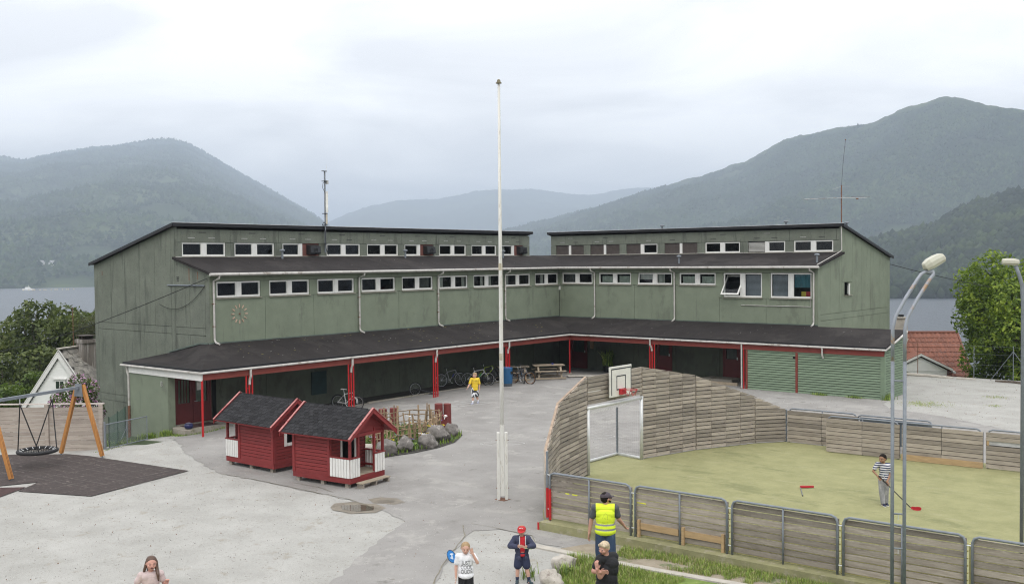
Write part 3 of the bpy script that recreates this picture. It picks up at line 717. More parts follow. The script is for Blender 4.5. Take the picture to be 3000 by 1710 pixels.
def pair(side, a, z, h, styles=('', ''), tilts=(0, 0), w=WW):
    M = place(side, a, z); lw = (w-MW)/2
    for i, x in enumerate((0, lw+MW)):
        Mi = M @ Matrix.Translation((x, 0, 0)); st = styles[i]
        if st == 'brown':
            inst(MB().box(0, lw, -0.02, 0.03, 0, h).mesh('blank_board', brown_board), 'blank_board', school, Mi)
        elif st == 'fan':
            inst(MB().box(0, lw, -0.02, 0.03, 0, h).mesh('blank_board', redbrown_board), 'blank_board', school, Mi)
            q = inst(MB().prism([(0.28,-0.02,0.08),(0.28,-0.36,0.10),(0.28,-0.40,0.16),(0.28,-0.36,h-0.14),(0.28,-0.02,h-0.06)], (0.66,0,0)).mesh('fan_unit', black_plastic), 'fan_unit', school, Mi)
            g_ = MB(); g_.tube([(0.61+0.12*math.cos(t*PI/8), -0.385-0.012, h*0.45+0.12*math.sin(t*PI/8)) for t in range(16)], 0.014, 5, True)
            g_.tube([(0.61+0.06*math.cos(t*PI/8), -0.385-0.012, h*0.45+0.06*math.sin(t*PI/8)) for t in range(16)], 0.01, 5, True)
            inst(g_.mesh('grille', black_rubber), 'grille', q, Matrix.Identity(4))
        elif st == 'louvre':
            for j in range(8):
                inst(LV, 'louvre_slat', school, Mi @ Matrix.Translation((lw/2, -0.01, h*(0.07+0.88*j/8)+0.02)) @ Matrix.Rotation(-0.7, 4, 'X') @ Matrix.Diagonal((lw*0.98, 0.085, 0.012, 1)))
        else:
            ins = {'': None, 'c': hang(curtain, .05, .45, .08, .95), 'd': hang(curtain_d, .1, .9, .1, .95), 'r': hang(curtain, .7, .95, .08, .95), 'p': hang(mat('pale_board', (0.46, 0.50, 0.44), 0.8), .12, .95, .1, .72, 'pale_inner_sheet'), 'b': slats,  # pale sheet behind panes paints in their lighter reflections and pale interior
                   't': hang(mat('blue_cloth', (0.06, 0.20, 0.26), 0.8, 3, 0.2), .06, .94, .42, .95, 'blue_cloth'), 'l': hang(curtain, .05, .95, .45, .95)}[st]
            sash(Mi, lw, h, tilts[i], inside=ins)
    mullion(M, h, lw, MW); sill(M, w)
LV = MB().box(-.5,.5,-.5,.5,-.5,.5).mesh('louvre_slat', white_paint)
stL = [('',''),('',''),('',''),('',''),('','d'),('c','r'),('r','c'),('c',''),('r','')]
for k in range(9): pair('L', YL[k], 5.47, 0.70, stL[k])
stC = {2: ('', 'fan'), 5: ('', 'fan'), 8: ('c', 'fan')}
for k in range(9): pair('LC', YC[k], 7.32, 0.64, stC.get(k, ('', '')), w=WW if k < 8 else 2.32)
stR = [('b','t'),('','b'),('p','p'),('l','c'),('p','p'),('d','')]
for k in range(6):
    tall = k < 2
    pair('R', XR[k], 4.85 if tall else 5.51, 1.33 if tall else 0.67, stR[k], ((-0.66, 0) if k == 1 else (-0.12, 0) if k == 3 else (0, 0)))
stRC = [('',''),('louvre',''),('',''),('brown','brown'),('brown',''),('brown','brown'),('brown','brown')]
for k in range(7): pair('RC', XC[k], 7.33, 0.63, stRC[k], w=2.29)
for (m_, n_) in ((0.25, (0.45,0.02,0.03)), (0.12, (0.55,0.42,0.05))):
    MB().box(-22.6+m_*2, -22.35+m_*2, FY+0.2, FY+0.3, 4.95, 5.2).build('book', mat('book_%d' % int(m_*100), n_, 0.6), school)
# little vent window in the right gable, tilted open
Mg = Matrix.Translation((GX-0.06, 54.47, 4.93)) @ Matrix.Rotation(PI/2, 4, 'Z')
fm, pm = fmesh(0.62, 0.62, 0.06)
f_ = inst(fm, 'window', school, Mg @ Matrix.Translation((0,0,0)) @ Matrix.Translation((0.62,0,0)) @ Matrix.Rotation(0.5, 4, 'Z') @ Matrix.Translation((-0.62,0,0))); inst(pm, 'pane', f_, Matrix.Identity(4))
MB().box(GX-0.1, GX+0.06, 54.42, 55.52, 4.86, 4.90).build('window_sill', sill_mat, school)
gable_r(55.12, 55.58, 4.90, 5.62)
# ---------------------------------------------------------------- roofs
def roof_strips(name, polyf, a0, a1, step, axis, n0=0):
    """Felt laid in strips, each lapped a few millimetres over the next."""
    k = int(round((a1-a0)/step)); st = (a1-a0)/k
    for i in range(k):
        polyf(a0+i*st, a0+(i+1)*st, 0.004*(i % 2))
def low_l(y0, y1, lift):
    def xb(y): return -41.07
    def xf(y): return -38.07 if y <= 50.5 else -38.07-(y-50.5)*(3.0/3.55)
    P = [(xf(y0), y0), (xf(y1), y1), (-41.07, y1), (-41.07, y0)]
    P = [(x, y, zroof_low_l(x)+lift) for x, y in P]
    MB().prism(P, (0, 0, -0.11)).build('roof_felt', felt, school)
roof_strips('r', low_l, 25.22, 50.5, 1.0, 'y'); roof_strips('r', low_l, 50.5, 54.05, 1.0, 'y')
def low_r(x0, x1, lift):
    def yf(x): return 50.5 if x >= -38.07 else 50.5+(-38.07-x)*(3.55/3.0)
    P = [(x0, yf(x0)), (x1, yf(x1)), (x1, 54.05), (x0, 54.05)]
    P = [(x, y, zroof_low_r(y)+lift) for x, y in P]
    MB().prism(P, (0, 0, -0.11)).build('roof_felt', felt, school)
roof_strips('r', low_r, -38.07, -21.2, 1.0, 'x'); roof_strips('r', low_r, -41.06, -38.07, 1.0, 'x')
MB().prism([(-40.95,25.2,8.73),(-40.95,51.35,8.73),(-48.55,51.35,6.96),(-48.55,25.2,6.96)], (0,0,0.10)).build('roof', felt, school)
MB().prism([(-41.65,53.92,8.74),(-21.22,53.92,8.74),(-21.22,61.75,6.95),(-41.65,61.75,6.95)], (0,0,0.10)).build('roof', felt, school)
b = MB(); b.box(-40.95,-40.91,25.18,51.37,8.70,8.85); b.prism([(-40.91,25.16,8.71),(-48.58,25.16,6.92),(-48.58,25.16,7.06),(-40.91,25.16,8.85)], (0,0.045,0))
b.prism([(-40.91,51.33,8.71),(-48.58,51.33,6.92),(-48.58,51.33,7.06),(-40.91,51.33,8.85)], (0,0.045,0))
b.box(-41.68,-21.2,53.87,53.92,8.71,8.86); b.prism([(-21.24,53.87,8.72),(-21.24,61.78,6.90),(-21.24,61.78,7.05),(-21.24,53.87,8.86)], (0.05,0,0)); b.prism([(-41.70,53.87,8.72),(-41.70,61.78,6.90),(-41.70,61.78,7.05),(-41.70,53.87,8.86)], (0.05,0,0))
b.build('roof_edge', black_trim, school)
glint = mat('edge_flashing', (0.55, 0.56, 0.57), 0.4, metal=0.5)
MB().tube([(-40.90,25.16,8.86),(-40.90,51.37,8.86)], 0.012, 5).tube([(-41.68,53.86,8.87),(-21.2,53.86,8.87)], 0.012, 5).build('edge_flashing', glint, school)
flash = mat('green_flashing', (0.09, 0.12, 0.10), 0.5)
MB().bar((CXL+0.03,25.4,7.30),(CXL+0.03,51.2,7.30),0.06,0.03).bar((-41.5,CYR-0.03,7.32),(-21.4,CYR-0.03,7.32),0.06,0.03).build('roof_flashing', gutter_grey, school)
# gutters of the upper storey, soffits
MB().tube([(-37.99,25.15,6.50),(-37.99,50.42,6.50),(-21.15,50.42,6.50)], 0.065, 8).build('gutter', gutter_grey, school)
MB().box(-38.30,-38.06,25.25,50.55,6.41,6.46).box(-38.05,-21.25,50.5,50.74,6.41,6.46).build('soffit', green_front, school)
def downpipe(pts, r=0.045): MB().tube(pts, r, 8).build('downpipe', gutter_grey, school)
for y in (25.53, 33.99, 39.72, 45.42):
    downpipe([(-37.99,y+0.1,6.45),(-38.02,y+0.1,6.33),(-38.29,y,6.2),(-38.29,y,3.62),(-38.22,y+0.02,3.50),(-38.02,y+0.08,3.43)])
    for z in (4.2, 5.2): MB().box(-38.37,-38.25,y-.06,y+.06,z,z+.03).build('pipe_clip', rust, school)
for x in (-35.6, -29.97, -21.57):
    downpipe([(x-0.1,50.42,6.45),(x-0.1,50.45,6.33),(x,50.73,6.2),(x,50.73,3.58),(x,50.66,3.47),(x-0.02,50.46,3.40)])
MB().tube([(-21.36,53.95,8.7),(-21.33,53.95,7.4),(-21.33,53.5,7.26),(-21.33,50.6,6.62)], 0.025, 6).build('verge_trim', gutter_grey, school)
MB().tube([(-25.77,50.78,4.41),(-21.75,50.78,4.41),(-21.72,50.78,6.1)], 0.02, 6).build('wall_pipe', gutter_grey, school)
MB().tube([(-41.65,25.33,6.01),(-38.71,25.33,6.01)], 0.035, 8).build('wall_pipe', steel, school)
for z in (6.22, 6.30, 6.38): piece('vent_slot', dslot, (-40.84, 25.352, z), (0.17, 0.02, 0.035), school)
b = MB(); b.box(FX, FX+0.1, 51.2-0.45, 51.2-0.36, 5.12, 5.34); b.build('wall_lamp', white_paint, school)
# pipe vents through the roofs
def roof_vent(x, y, z, h=0.42):
    MB().lathe([(0.055,-0.1),(0.055,h-0.06),(0.13,h-0.05),(0.14,h),(0.10,h+0.035),(0.02,h+0.06)], (x,y,z), 12).build('pipe_vent', steel, school, smooth=False)
for p in ((-40.61,31.03,7.19),(-40.66,39.54,7.2),(-40.52,47.87,7.17),(-29.98,51.29,6.74),(-21.64,51.34,6.75)): roof_vent(*p)
for p in ((-33.35,55.0,8.5),(-25.05,55.0,8.5),(-21.7,55.6,8.35)): roof_vent(*p, h=0.6)
# clock: twelve wooden strokes and a boss on the wall
ck = MB().tube([(FX,26.89,4.71),(FX+0.05,26.89,4.71)], 0.035, 8).build('clock', rust, school)
ckm = mat('clock_stroke', (0.50, 0.36, 0.27), 0.7)
for i in range(12):
    a = i*PI/6; y, z = 26.89+0.36*math.sin(a), 4.71+0.36*math.cos(a)
    o = bpy.data.objects.new('clock_stroke', unit_cube(ckm)); COL.objects.link(o); o.parent = ck
    o.matrix_local = WM[school.name].inverted() @ Matrix.Translation((FX+0.015, y, z)) @ Matrix.Rotation(-a, 4, 'X') @ Matrix.Diagonal((0.03, 0.045, 0.15, 1))
# rust streaks and damage on the left gable's verge
for x, z, h in ((-39.93,6.5,0.55),(-39.25,6.45,0.35),(-47.6,6.55,0.2)):
    piece('damage_streak', rust, (x, GY-0.002, z), (0.05, 0.008, h), school)

# ---------------------------------------------------------------- canopy
def zc_l(x): return 2.72+(-35.35-x)*0.245
def zc_r(y): return 2.72+(y-47.80)*0.235
def can_l(y0, y1, lift):
    def xf(y): return -35.33 if y <= 47.78 else -35.33-(y-47.78)*(3.04/3.03)
    P = [(xf(y0), y0), (xf(y1), y1), (FX, y1), (FX, y0)]
    MB().prism([(x, y, zc_l(x)+lift) for x, y in P], (0,0,-0.09)).build('roof_felt', felt, school)
roof_strips('r', can_l, 25.36, 47.78, 1.0, 'y'); roof_strips('r', can_l, 47.78, 50.78, 1.0, 'y')
def can_r(x0, x1, lift):
    def yf(x): return 47.78 if x >= -35.33 else 47.78+(-35.33-x)*(3.03/3.04)
    yb = 50.80 if x1 <= GX+.01 else 50.62
    P = [(x0, yf(x0)), (x1, yf(x1)), (x1, yb), (x0, yb)]
    MB().prism([(x, y, zc_r(y)+lift) for x, y in P], (0,0,-0.09)).build('roof_felt', felt, school)
roof_strips('r', can_r, -38.36, -35.33, 1.0, 'x'); roof_strips('r', can_r, -35.33, GX, 1.0, 'x'); roof_strips('r', can_r, GX, -16.74, 1.0, 'x')
A_, B_, B2, C_, D_ = (-35.33,22.91,2.72), (FX,25.36,3.455), (-39.12,25.36,3.40), (-41.63,25.36,2.90), (-41.3,22.91,2.70)
b = MB()
for tri in ((A_,(-35.33,25.36,2.72),B_),): b.prism(tri, (0,0,-0.09))
b.build('roof_felt', felt, school)
for tri in ((A_,B_,B2),(A_,B2,C_),(A_,C_,D_)): MB().prism(tri, (0,0,-0.09)).build('roof_felt', felt, school)
b = MB(); b.bar((-35.31,22.89,2.66),(-35.31,47.76,2.66),0.05,0.13); b.bar((-35.31,47.76,2.66),(-16.72,47.76,2.66),0.05,0.13); b.bar((-41.32,22.89,2.65),(-35.29,22.89,2.66),0.05,0.13); b.build('roof_edge', black_trim, school)
MB().tube([(-41.45,22.84,2.57),(-35.27,22.84,2.585),(-35.26,47.70,2.585),(-16.72,47.70,2.585),(-16.70,49.2,2.95),(-16.70,50.6,3.30)], 0.05, 7).build('gutter', gutter_grey, school)
MB().box(-35.42,-35.355,22.99,47.8,2.28,2.56).build('canopy_beam', red_beam, school)
MB().box(-35.34,-16.85,47.82,47.885,2.27,2.56).build('canopy_beam', red_beam, school)
MB().box(-40.95,-35.36,22.93,22.985,2.26,2.55).build('canopy_beam', white_paint, school)
MB().box(-41.2,-35.45,23.0,25.34,2.5,2.53).build('canopy_ceiling', mat('soffit_board', (0.10, 0.105, 0.095), 0.9), school)
MB().box(-38.3,-35.45,25.4,47.8,2.52,2.55).box(-38.3,-16.9,47.9,50.75,2.53,2.56).build('canopy_ceiling', MATS['soffit_board'], school)
def trip(x, y, along):
    b = MB(); z0 = gz(x, y)
    for k in (-0.15, 0, 0.15):
        p = (x, y+k) if along == 'y' else (x+k, y)
        b.tube([(p[0],p[1],z0),(p[0],p[1],2.5)], 0.035, 8)
    for z in (0.5, 1.75):
        if along == 'y': b.tube([(x,y-.15,z),(x,y,z)], 0.015, 5).tube([(x,y,z+0.2),(x,y+.15,z+0.2)], 0.015, 5)
        else: b.tube([(x-.15,y,z),(x,y,z)], 0.015, 5).tube([(x,y,z+.2),(x+.15,y,z+.2)], 0.015, 5)
    b.build('canopy_post', red_post, school)
for y in (25.23, 30.83, 36.43, 42.12): trip(-35.39, y, 'y'); downpipe([(-35.27,y,2.55),(-35.27,y,2.25),(-35.36,y,2.08),(-35.37,y,1.9)], 0.05)
trip(-29.7, 47.85, 'x'); downpipe([(-29.75,47.70,2.55),(-29.75,47.70,2.25),(-29.72,47.8,2.1),(-29.7,47.84,1.9)], 0.05)
b = MB()
for x in (-24.26, -24.13): b.tube([(x,47.84,gz(x,47.84)),(x,47.84,2.5)], 0.035, 8)
b.build('canopy_post', red_post, school)
downpipe([(-24.19,47.70,2.55),(-24.19,47.72,0.25)], 0.04); downpipe([(-19.85,47.70,2.55),(-19.85,47.72,2.2),(-19.83,47.80,2.05)], 0.045)
MB().tube([(-35.40,22.98,-0.02),(-35.40,22.98,2.3)], 0.045, 10).build('canopy_post', red_post, school)
MB().tube([(-35.39,47.83,0.2),(-35.39,47.83,2.5)], 0.04, 10).build('canopy_post', red_post, school)
MB().box(-35.5,-35.28,47.72,47.94,0.1,0.30).build('post_footing', concrete, school)
MB().bar((FX+0.03,25.3,3.47),(FX+0.03,50.7,3.47),0.05,0.06).bar((FX,FY-0.03,3.44),(GX,FY-0.03,3.44),0.05,0.06).bar((-38.5,25.33,3.46),(-39.12,25.33,3.44),0.05,0.06).bar((-39.12,25.33,3.44),(-41.63,25.33,2.94),0.05,0.06).build('roof_flashing', flash, school)
# porch at the left end: thick green wall, double door, step
MB().box(-40.9,-37.9,22.97,23.30,-0.9,2.5).box(-40.9,-40.6,23.31,25.34,-0.9,2.5).build('porch_wall', green_front, school)
lt = text_mesh('B', 0.30, 0.01); lt.materials.append(mat('letter_metal', (0.36, 0.36, 0.33), 0.5))
inst(lt, 'letter', school, Matrix.Translation((-38.36,22.955,1.93)) @ Matrix.Rotation(PI/2, 4, 'X'))
downpipe([(-41.05,22.90,2.55),(-41.05,22.92,2.3),(-40.98,22.94,2.1),(-40.98,22.94,0.8)], 0.05)
MB().tube([(-40.98,22.94,0.8),(-40.98,22.94,-0.6)], 0.06, 8).build('downpipe', rust, school)
MB().box(FX-0.16,FX-0.01,23.31,25.35,0.05,2.5).build('porch_wall', green_front, school)
def leaf(y0, y1, nm='door'):
    w = y1-y0
    b = MB(); b.box(FX-.01,FX+.05,y0,y1,0.12,1.0).box(FX-.01,FX+.05,y0,y0+.13,1.0,2.15).box(FX-.01,FX+.05,y1-.13,y1,1.0,2.15).box(FX-.01,FX+.05,y0+.13,y1-.13,2.02,2.15)
    d = b.build(nm, red_door, school)
    MB().add([(FX+.02,y0+.13,1.0),(FX+.02,y1-.13,1.0),(FX+.02,y1-.13,2.02),(FX+.02,y0+.13,2.02)], [(0,1,2,3)]).build('pane', glass, d)
    return d
d1 = leaf(23.58, 24.40); d2 = leaf(24.42, 25.24)
MB().tube([(FX+.05,24.48,1.05),(FX+.11,24.48,1.05),(FX+.11,24.60,1.05)], 0.012, 6).build('handle', alu, d2)
MB().box(FX+.025,FX+.03,24.62,24.95,1.5,1.85).build('notice', mat('paper', (0.75,0.75,0.72), 0.8), d2)
for y in (23.85, 24.0, 24.12): MB().tube([(FX+.015,y,1.02),(FX+.015,y,2.0)], 0.02, 6).build('door_bar', red_door, d1)
MB().box(FX-.02,FX+.06,23.50,23.575,0.12,2.25).box(FX-.02,FX+.06,25.245,25.32,0.12,2.25).box(FX-.02,FX+.06,23.50,25.32,2.155,2.25).build('door_frame', red_door, school)
MB().prism([(-37.7,23.05,-0.3),(-36.75,23.0,-0.3),(-36.85,25.2,-0.3),(-38.35,25.2,-0.3),(-38.35,23.35,-0.3)], (0,0,0.415)).build('porch_step', concrete, school)
MB().box(-37.9,-37.1,23.5,24.9,0.118,0.13).build('doormat', rubber_red, school)
# doors along the right wing under the canopy
def rdoor(x0, x1, z0, z1):
    b = MB(); b.box(x0,x1,FY-.05,FY-.005,z0,z0+1.0).box(x0,x0+.12,FY-.05,FY-.005,z0+1.0,z1).box(x1-.12,x1,FY-.05,FY-.005,z0+1.0,z1).box(x0+.12,x1-.12,FY-.05,FY-.005,z1-.12,z1)
    d = b.build('door', red_door, school)
    MB().add([(x0+.12,FY-.02,z0+1.0),(x1-.12,FY-.02,z0+1.0),(x1-.12,FY-.02,z1-.12),(x0+.12,FY-.02,z1-.12)], [(0,1,2,3)]).build('pane', glass, d)
    MB().box(x0-.08,x0-.005,FY-.06,FY-.005,z0,z1+.08).box(x1+.005,x1+.08,FY-.06,FY-.005,z0,z1+.08).build('door_frame', red_door, school)
    MB().box(x1-.11,x1-.05,FY-.09,FY-.05,z0+.98,z0+1.12).build('handle', alu, d)
rdoor(-31.12, -30.25, 0.35, 2.4); rdoor(-26.8, -25.9, 0.38, 2.45); rdoor(-37.4, -36.3, 0.25, 2.4); 
MB().box(-36.0,-35.75,FY-.03,FY-.005,1.5,2.5).build('notice_board', mat('ply', (0.32,0.22,0.13), 0.8), school)
MB().box(-27.6,-25.7,49.6,50.7,0.1,0.38).build('porch_step', concrete, school)
MB().box(-26.7,-24.9,48.6,48.75,0.2,0.36).build('duckboard', bench_wood, school)
MB().box(-38.36,-38.3,30.9,31.8,0.6,1.7).build('wall_board', mat('dark_teal_board', (0.012,0.035,0.035), 0.8), school)
for i, (y0, y1) in enumerate(((25.3,33),(33,40.2),(40.2,47.4))):
    MB().box(-36.72,-36.60,y0+.01,y1-.01,0.0,gz(-36.6,(y0+y1)/2)+0.06).build('kerb', concrete, school)

# ---------------------------------------------------------------- green weatherboarded store under the canopy's right end
shed = thing('storage_shed', 'green lap-boarded store room with red corner strips under the canopy end', 'shed', (-20.4, 49.2, 0.15))
MB().box(-24.0,-16.90,47.93,50.55,0.1,2.55).prism([(-16.905,47.93,2.5),(-16.905,50.55,2.5),(-16.905,50.55,3.2),(-16.905,47.93,2.58)], (-0.1,0,0)).build('wall_core', dark_joint, shed)  # dark core shows in the board gaps, standing in for lap shadows
MB().box(-23.95,-16.85,47.90,48.0,-0.05,0.20).box(-16.95,-16.83,47.92,50.5,-0.05,0.20).build('plinth', concrete, shed)
tl = Matrix.Rotation(0.13, 3, 'X'); 
for i in range(17):
    z = 0.255+i*0.1225
    cuts = [-23.93]+sorted(rng.uniform(-23, -17.5) for _ in range(rng.choice((0, 1, 1))))+[-17.03]
    cuts = sorted(set(cuts+[-21.30, -21.18]))
    for a, c in zip(cuts, cuts[1:]):
        if abs((a+c)/2+21.24) < 0.05 or c-a < 0.15: continue
        piece('board', shed_green, ((a+c)/2, 47.888, z), (c-a-0.006, 0.026, 0.098), shed, M3=Matrix.Rotation(-0.24, 3, 'X'))
for i in range(24):
    z = 0.255+i*0.1225
    y0 = 47.95; zt = lambda y: zc_r(y)-0.12
    ys0 = y0
    if z > zt(y0): ys0 = y0+(z-zt(y0))/0.235
    if ys0 < 50.4: piece('board', shed_green, (-16.868, (ys0+50.55)/2, z), (0.026, 50.55-ys0, 0.098), shed, M3=Matrix.Rotation(-0.24, 3, 'Y'))
piece('corner_board', shed_green, (-16.935, 47.862, 1.26), (0.19, 0.03, 2.12), shed); piece('corner_board', shed_green, (-16.838, 47.915, 1.28), (0.03, 0.13, 2.2), shed)
piece('cover_strip', red_beam, (-21.24, 47.872, 1.22), (0.11, 0.05, 2.08), shed); piece('cover_strip', red_beam, (-23.98, 47.872, 1.22), (0.10, 0.05, 2.08), shed)
piece('drip_board', shed_green, (-20.4, 47.865, 2.255), (7.1, 0.05, 0.03), shed)

# bits of moss, droppings and leaves lying on the canopy and lower roofs
b = MB(); r2_ = random.Random(12); cols_ = [mat('roof_moss', (0.16,0.15,0.03), .95), mat('roof_dropping', (0.34,0.33,0.31), .9), mat('roof_leaf', (0.12,0.07,0.03), .9)]
for i in range(260):
    k = r2_.random()
    if k < .62:
        y = r2_.uniform(25.6,47.5); x = -35.4-2.9*r2_.random()**.6; z = zc_l(x)+.012
    elif k < .85: x = r2_.uniform(-35,-17); y = 47.9+2.6*r2_.random(); z = zc_r(y)+.012
    else: y = r2_.uniform(25.6,50); x = -38.15-2.8*r2_.random(); z = zroof_low_l(x)+.012
    s = r2_.uniform(.012,.034); n = 5; a0 = r2_.random()*6
    b.cur = 0 if (r2_.random() < .35 and k < .62) else (1 if r2_.random() < .6 else 2)
    if b.cur == 0: s *= 1.8
    b.add([(x+s*r2_.uniform(.6,1.2)*math.cos(a0+q*2*PI/n), y+s*1.6*r2_.uniform(.6,1.2)*math.sin(a0+q*2*PI/n), z) for q in range(n)]+[(x,y,z+s*.3)], [(q,(q+1)%n,n) for q in range(n)])
b.build('roof_litter', cols_, school, kind='stuff')

# ================================================================ PLAYHOUSES
def playhouse(c, u, w, Lh, flip, label):
    """c: near ground corner; u: unit vector along the house from that corner; w: across. Porch at the corner end unless flip."""
    rz = math.atan2(-u[1], -u[0])         # local +x points from the house towards the corner end
    t = thing('playhouse', label, 'playhouse', (c[0], c[1], 0), rz, 'red playhouses in the yard')
    # local frame: x from -Lh to 0, y across from 0 to w (y to the back), z up
    Mi = WM[t.name]
    def B(fn, name, mt, parent=t):
        b = MB(); fn(b); b.v = [tuple(Mi @ Vector(p)) for p in b.v]; return b.build(name, mt, parent)
    def P(name, mt, c_, d, M3=None):
        o = bpy.data.objects.new(name, unit_cube(mt)); COL.objects.link(o); o.parent = t
        o.matrix_local = Matrix.Translation(c_) @ (M3.to_4x4() if M3 is not None else Matrix.Identity(4)) @ Matrix.Diagonal((*d, 1)); return o
    pd = 0.83
    px0, px1 = (-pd, 0) if not flip else (-Lh, -Lh+0.70)      # porch extent
    wx0, wx1 = (-Lh, -pd) if not flip else (-Lh+0.70, 0)      # closed room
    zf, ze, zr = 0.36, 1.76, 2.345
    # floor frame, feet, deck
    P('base_beam', red_wood, (-Lh/2, 0.02, 0.245), (Lh, 0.04, 0.19)); P('base_beam', red_wood, (-Lh/2, w-0.02, 0.245), (Lh, 0.04, 0.19))
    P('base_beam', red_wood, (-0.02, w/2, 0.245), (0.04, w-0.09, 0.19)); P('base_beam', red_wood, (-Lh+0.02, w/2, 0.245), (0.04, w-0.09, 0.19))
    for x in (-0.2, -Lh/2, -Lh+0.15):
        for y in (0.12, w-0.12): P('foot', grey_wood, (x, y, 0.075), (0.14, 0.12, 0.15))
    for i in range(7):
        P('deck_board', deck_wood, ((px0+px1)/2, 0.05+(i+0.5)*(w-0.1)/7, zf-0.012), (px1-px0-0.05, (w-0.1)/7-0.008, 0.024))
    # board walls: sides, end, partition with door opening
    nb = 13; bh = (ze-0.33)/nb
    for i in range(nb):
        z = 0.335+(i+0.5)*bh
        for y in (0.012, w-0.012): P('board', red_wood, ((wx0+wx1)/2, y, z), (wx1-wx0-0.02, 0.024, bh-0.013))
    P('wall_core', MATS['dark_joint'], ((wx0+wx1)/2, 0.034, 1.02), (wx1-wx0-.04, 0.014, 1.36)); P('wall_core', MATS['dark_joint'], ((wx0+wx1)/2, w-0.034, 1.02), (wx1-wx0-.04, 0.014, 1.36))
    xe, xp = (wx0, wx1) if not flip else (wx1, wx0)           # closed end, partition
    s_ = 1 if xe > xp else -1
    slope = (zr-ze)/(w/2)
    ng = int((zr-0.33)/bh)
    win = (0.52, 1.05, 0.92, 1.50)                            # gable window y0,y1,z0,z1 in the closed end
    for i in range(ng):
        z = 0.335+(i+0.5)*bh
        ins = max(0.0, (z+bh/2-ze)/slope)
        a, e = ins+0.03, w-ins-0.03
        if e-a < 0.1: continue
        if win[2] < z < win[3]:
            P('board', red_wood, (xe-s_*0.012, (a+win[0])/2, z), (0.024, win[0]-a, bh-0.013)); P('board', red_wood, (xe-s_*0.012, (win[1]+e)/2, z), (0.024, e-win[1], bh-0.013))
        else: P('board', red_wood, (xe-s_*0.012, (a+e)/2, z), (0.024, e-a, bh-0.013))
        dy0, dy1 = 0.52, 1.12                                 # door opening in the partition
        if z < 1.5:
            P('board', red_wood, (xp+s_*0.012, (a+dy0)/2, z), (0.024, dy0-a, bh-0.013)); P('board', red_wood, (xp+s_*0.012, (dy1+e)/2, z), (0.024, e-dy1, bh-0.013))
        else: P('board', red_wood, (xp+s_*0.012, (a+e)/2, z), (0.024, e-a, bh-0.013))
    P('wall_core', MATS['dark_joint'], (xe-s_*0.04, 0.29, 0.94), (0.014, 0.42, 1.2)); P('wall_core', MATS['dark_joint'], (xe-s_*0.04, w-0.29, 0.94), (0.014, 0.42, 1.2))
    for y in (0.50, 1.14): P('door_trim', white_paint, (xp-s_*0.012, y, 0.93), (0.03, 0.07, 1.16))
    for (y, z, sy, sz) in ((win[0]-0.03, 1.21, .1, .72), (win[1]+0.03, 1.21, .1, .72), (0.785, 0.90, .44, .1), (0.785, 1.53, .44, .1)):
        P('window_trim', white_paint, (xe+s_*0.012, y, z), (0.03, sy, sz))
    # corner boards
    for x in (wx0, wx1):
        for y in (-0.012, w+0.012): P('corner_board', red_wood, (x+(0.05 if x == wx0 else -0.05), y, 1.02), (0.10, 0.022, 1.42))
    for y in (0.05, w-0.05): P('corner_board', red_wood, (xe+s_*0.010, y, 1.02), (0.02, 0.10, 1.42))
    # porch: posts, rails, white pickets
    xo = px1-0.04 if not flip else px0+0.04
    so_ = 1 if not flip else -1
    for y in (0.045, 0.42, 1.17, w-0.045): P('post', red_wood, (xo, y, (zf+ze)/2), (0.07, 0.07, ze-zf))
    P('post', red_wood, ((px1 if flip else px0), 0.045, 1.0), (0.07, 0.07, 1.36))
    P('plate', red_wood, (xo, w/2, 1.60), (0.06, w, 0.10))
    for y in (0.03, w-0.03): P('plate', red_wood, ((px0+px1)/2, y, 1.66), (px1-px0, 0.05, 0.16))
    for y in (0.02, w-0.02): P('rail', red_wood, ((px0+px1)/2, y, 0.93), (px1-px0+0.06, 0.10, 0.035))
    for (a, e) in ((0.0, 0.45), (1.14, w)): P('rail', red_wood, (xo+so_*.02, (a+e)/2, 0.93), (0.10, e-a, 0.036))
    n = 7; st = (px1-px0)/n
    for i in range(n):
        for y in (-0.012, w+0.012): P('picket', white_paint, (px0+(i+0.5)*st, y, 0.62), (st-0.022, 0.02, 0.58))
    for (a, e, n) in ((0.0, 0.45, 4), (1.14, w, 4)):
        st = (e-a)/n
        for i in range(n): P('picket', white_paint, (xo+so_*0.05, a+(i+0.5)*st, 0.62), (0.02, st-0.022, 0.58))
    P('rail', red_wood, ((px0+px1)/2, w-0.06, 0.46), (px1-px0, 0.05, 0.06))
    # roof: deck, shingle courses, bargeboards, gable fill over the porch
    ox, oy = 0.25, 0.29
    x0, x1 = -Lh-ox, ox
    zl = ze-oy*slope
    for sgn in (0, 1):
        Y = (lambda y: y) if not sgn else (lambda y: w-y)
        B(lambda b: b.prism([(x0,Y(-oy),zl),(x1,Y(-oy),zl),(x1,Y(w/2),zr),(x0,Y(w/2),zr)], (0,0,0.035)), 'roof_deck', red_wood)
    ang = math.atan(slope); rl = math.hypot(w/2+oy, (w/2+oy)*slope)
    nc = 10; ch = rl/nc; tw = 0.205; nt_ = int((x1-x0-0.04)/tw)
    SHM = MB().prism([(-.5,-.5,0),(-.18,-.5,0),(.18,-.5,0),(.5,-.5,0),(.5,.62,0),(-.5,.62,0)], (0,0,1)) if False else MB().prism([(-.47,-.42,0),(-.25,-.56,0),(.25,-.56,0),(.47,-.42,0),(.5,.6,0),(-.5,.6,0)], (0,0,1))
    if 'shingle' not in UNIT: UNIT['shingle'] = SHM.mesh('shingle', shingle_mat)
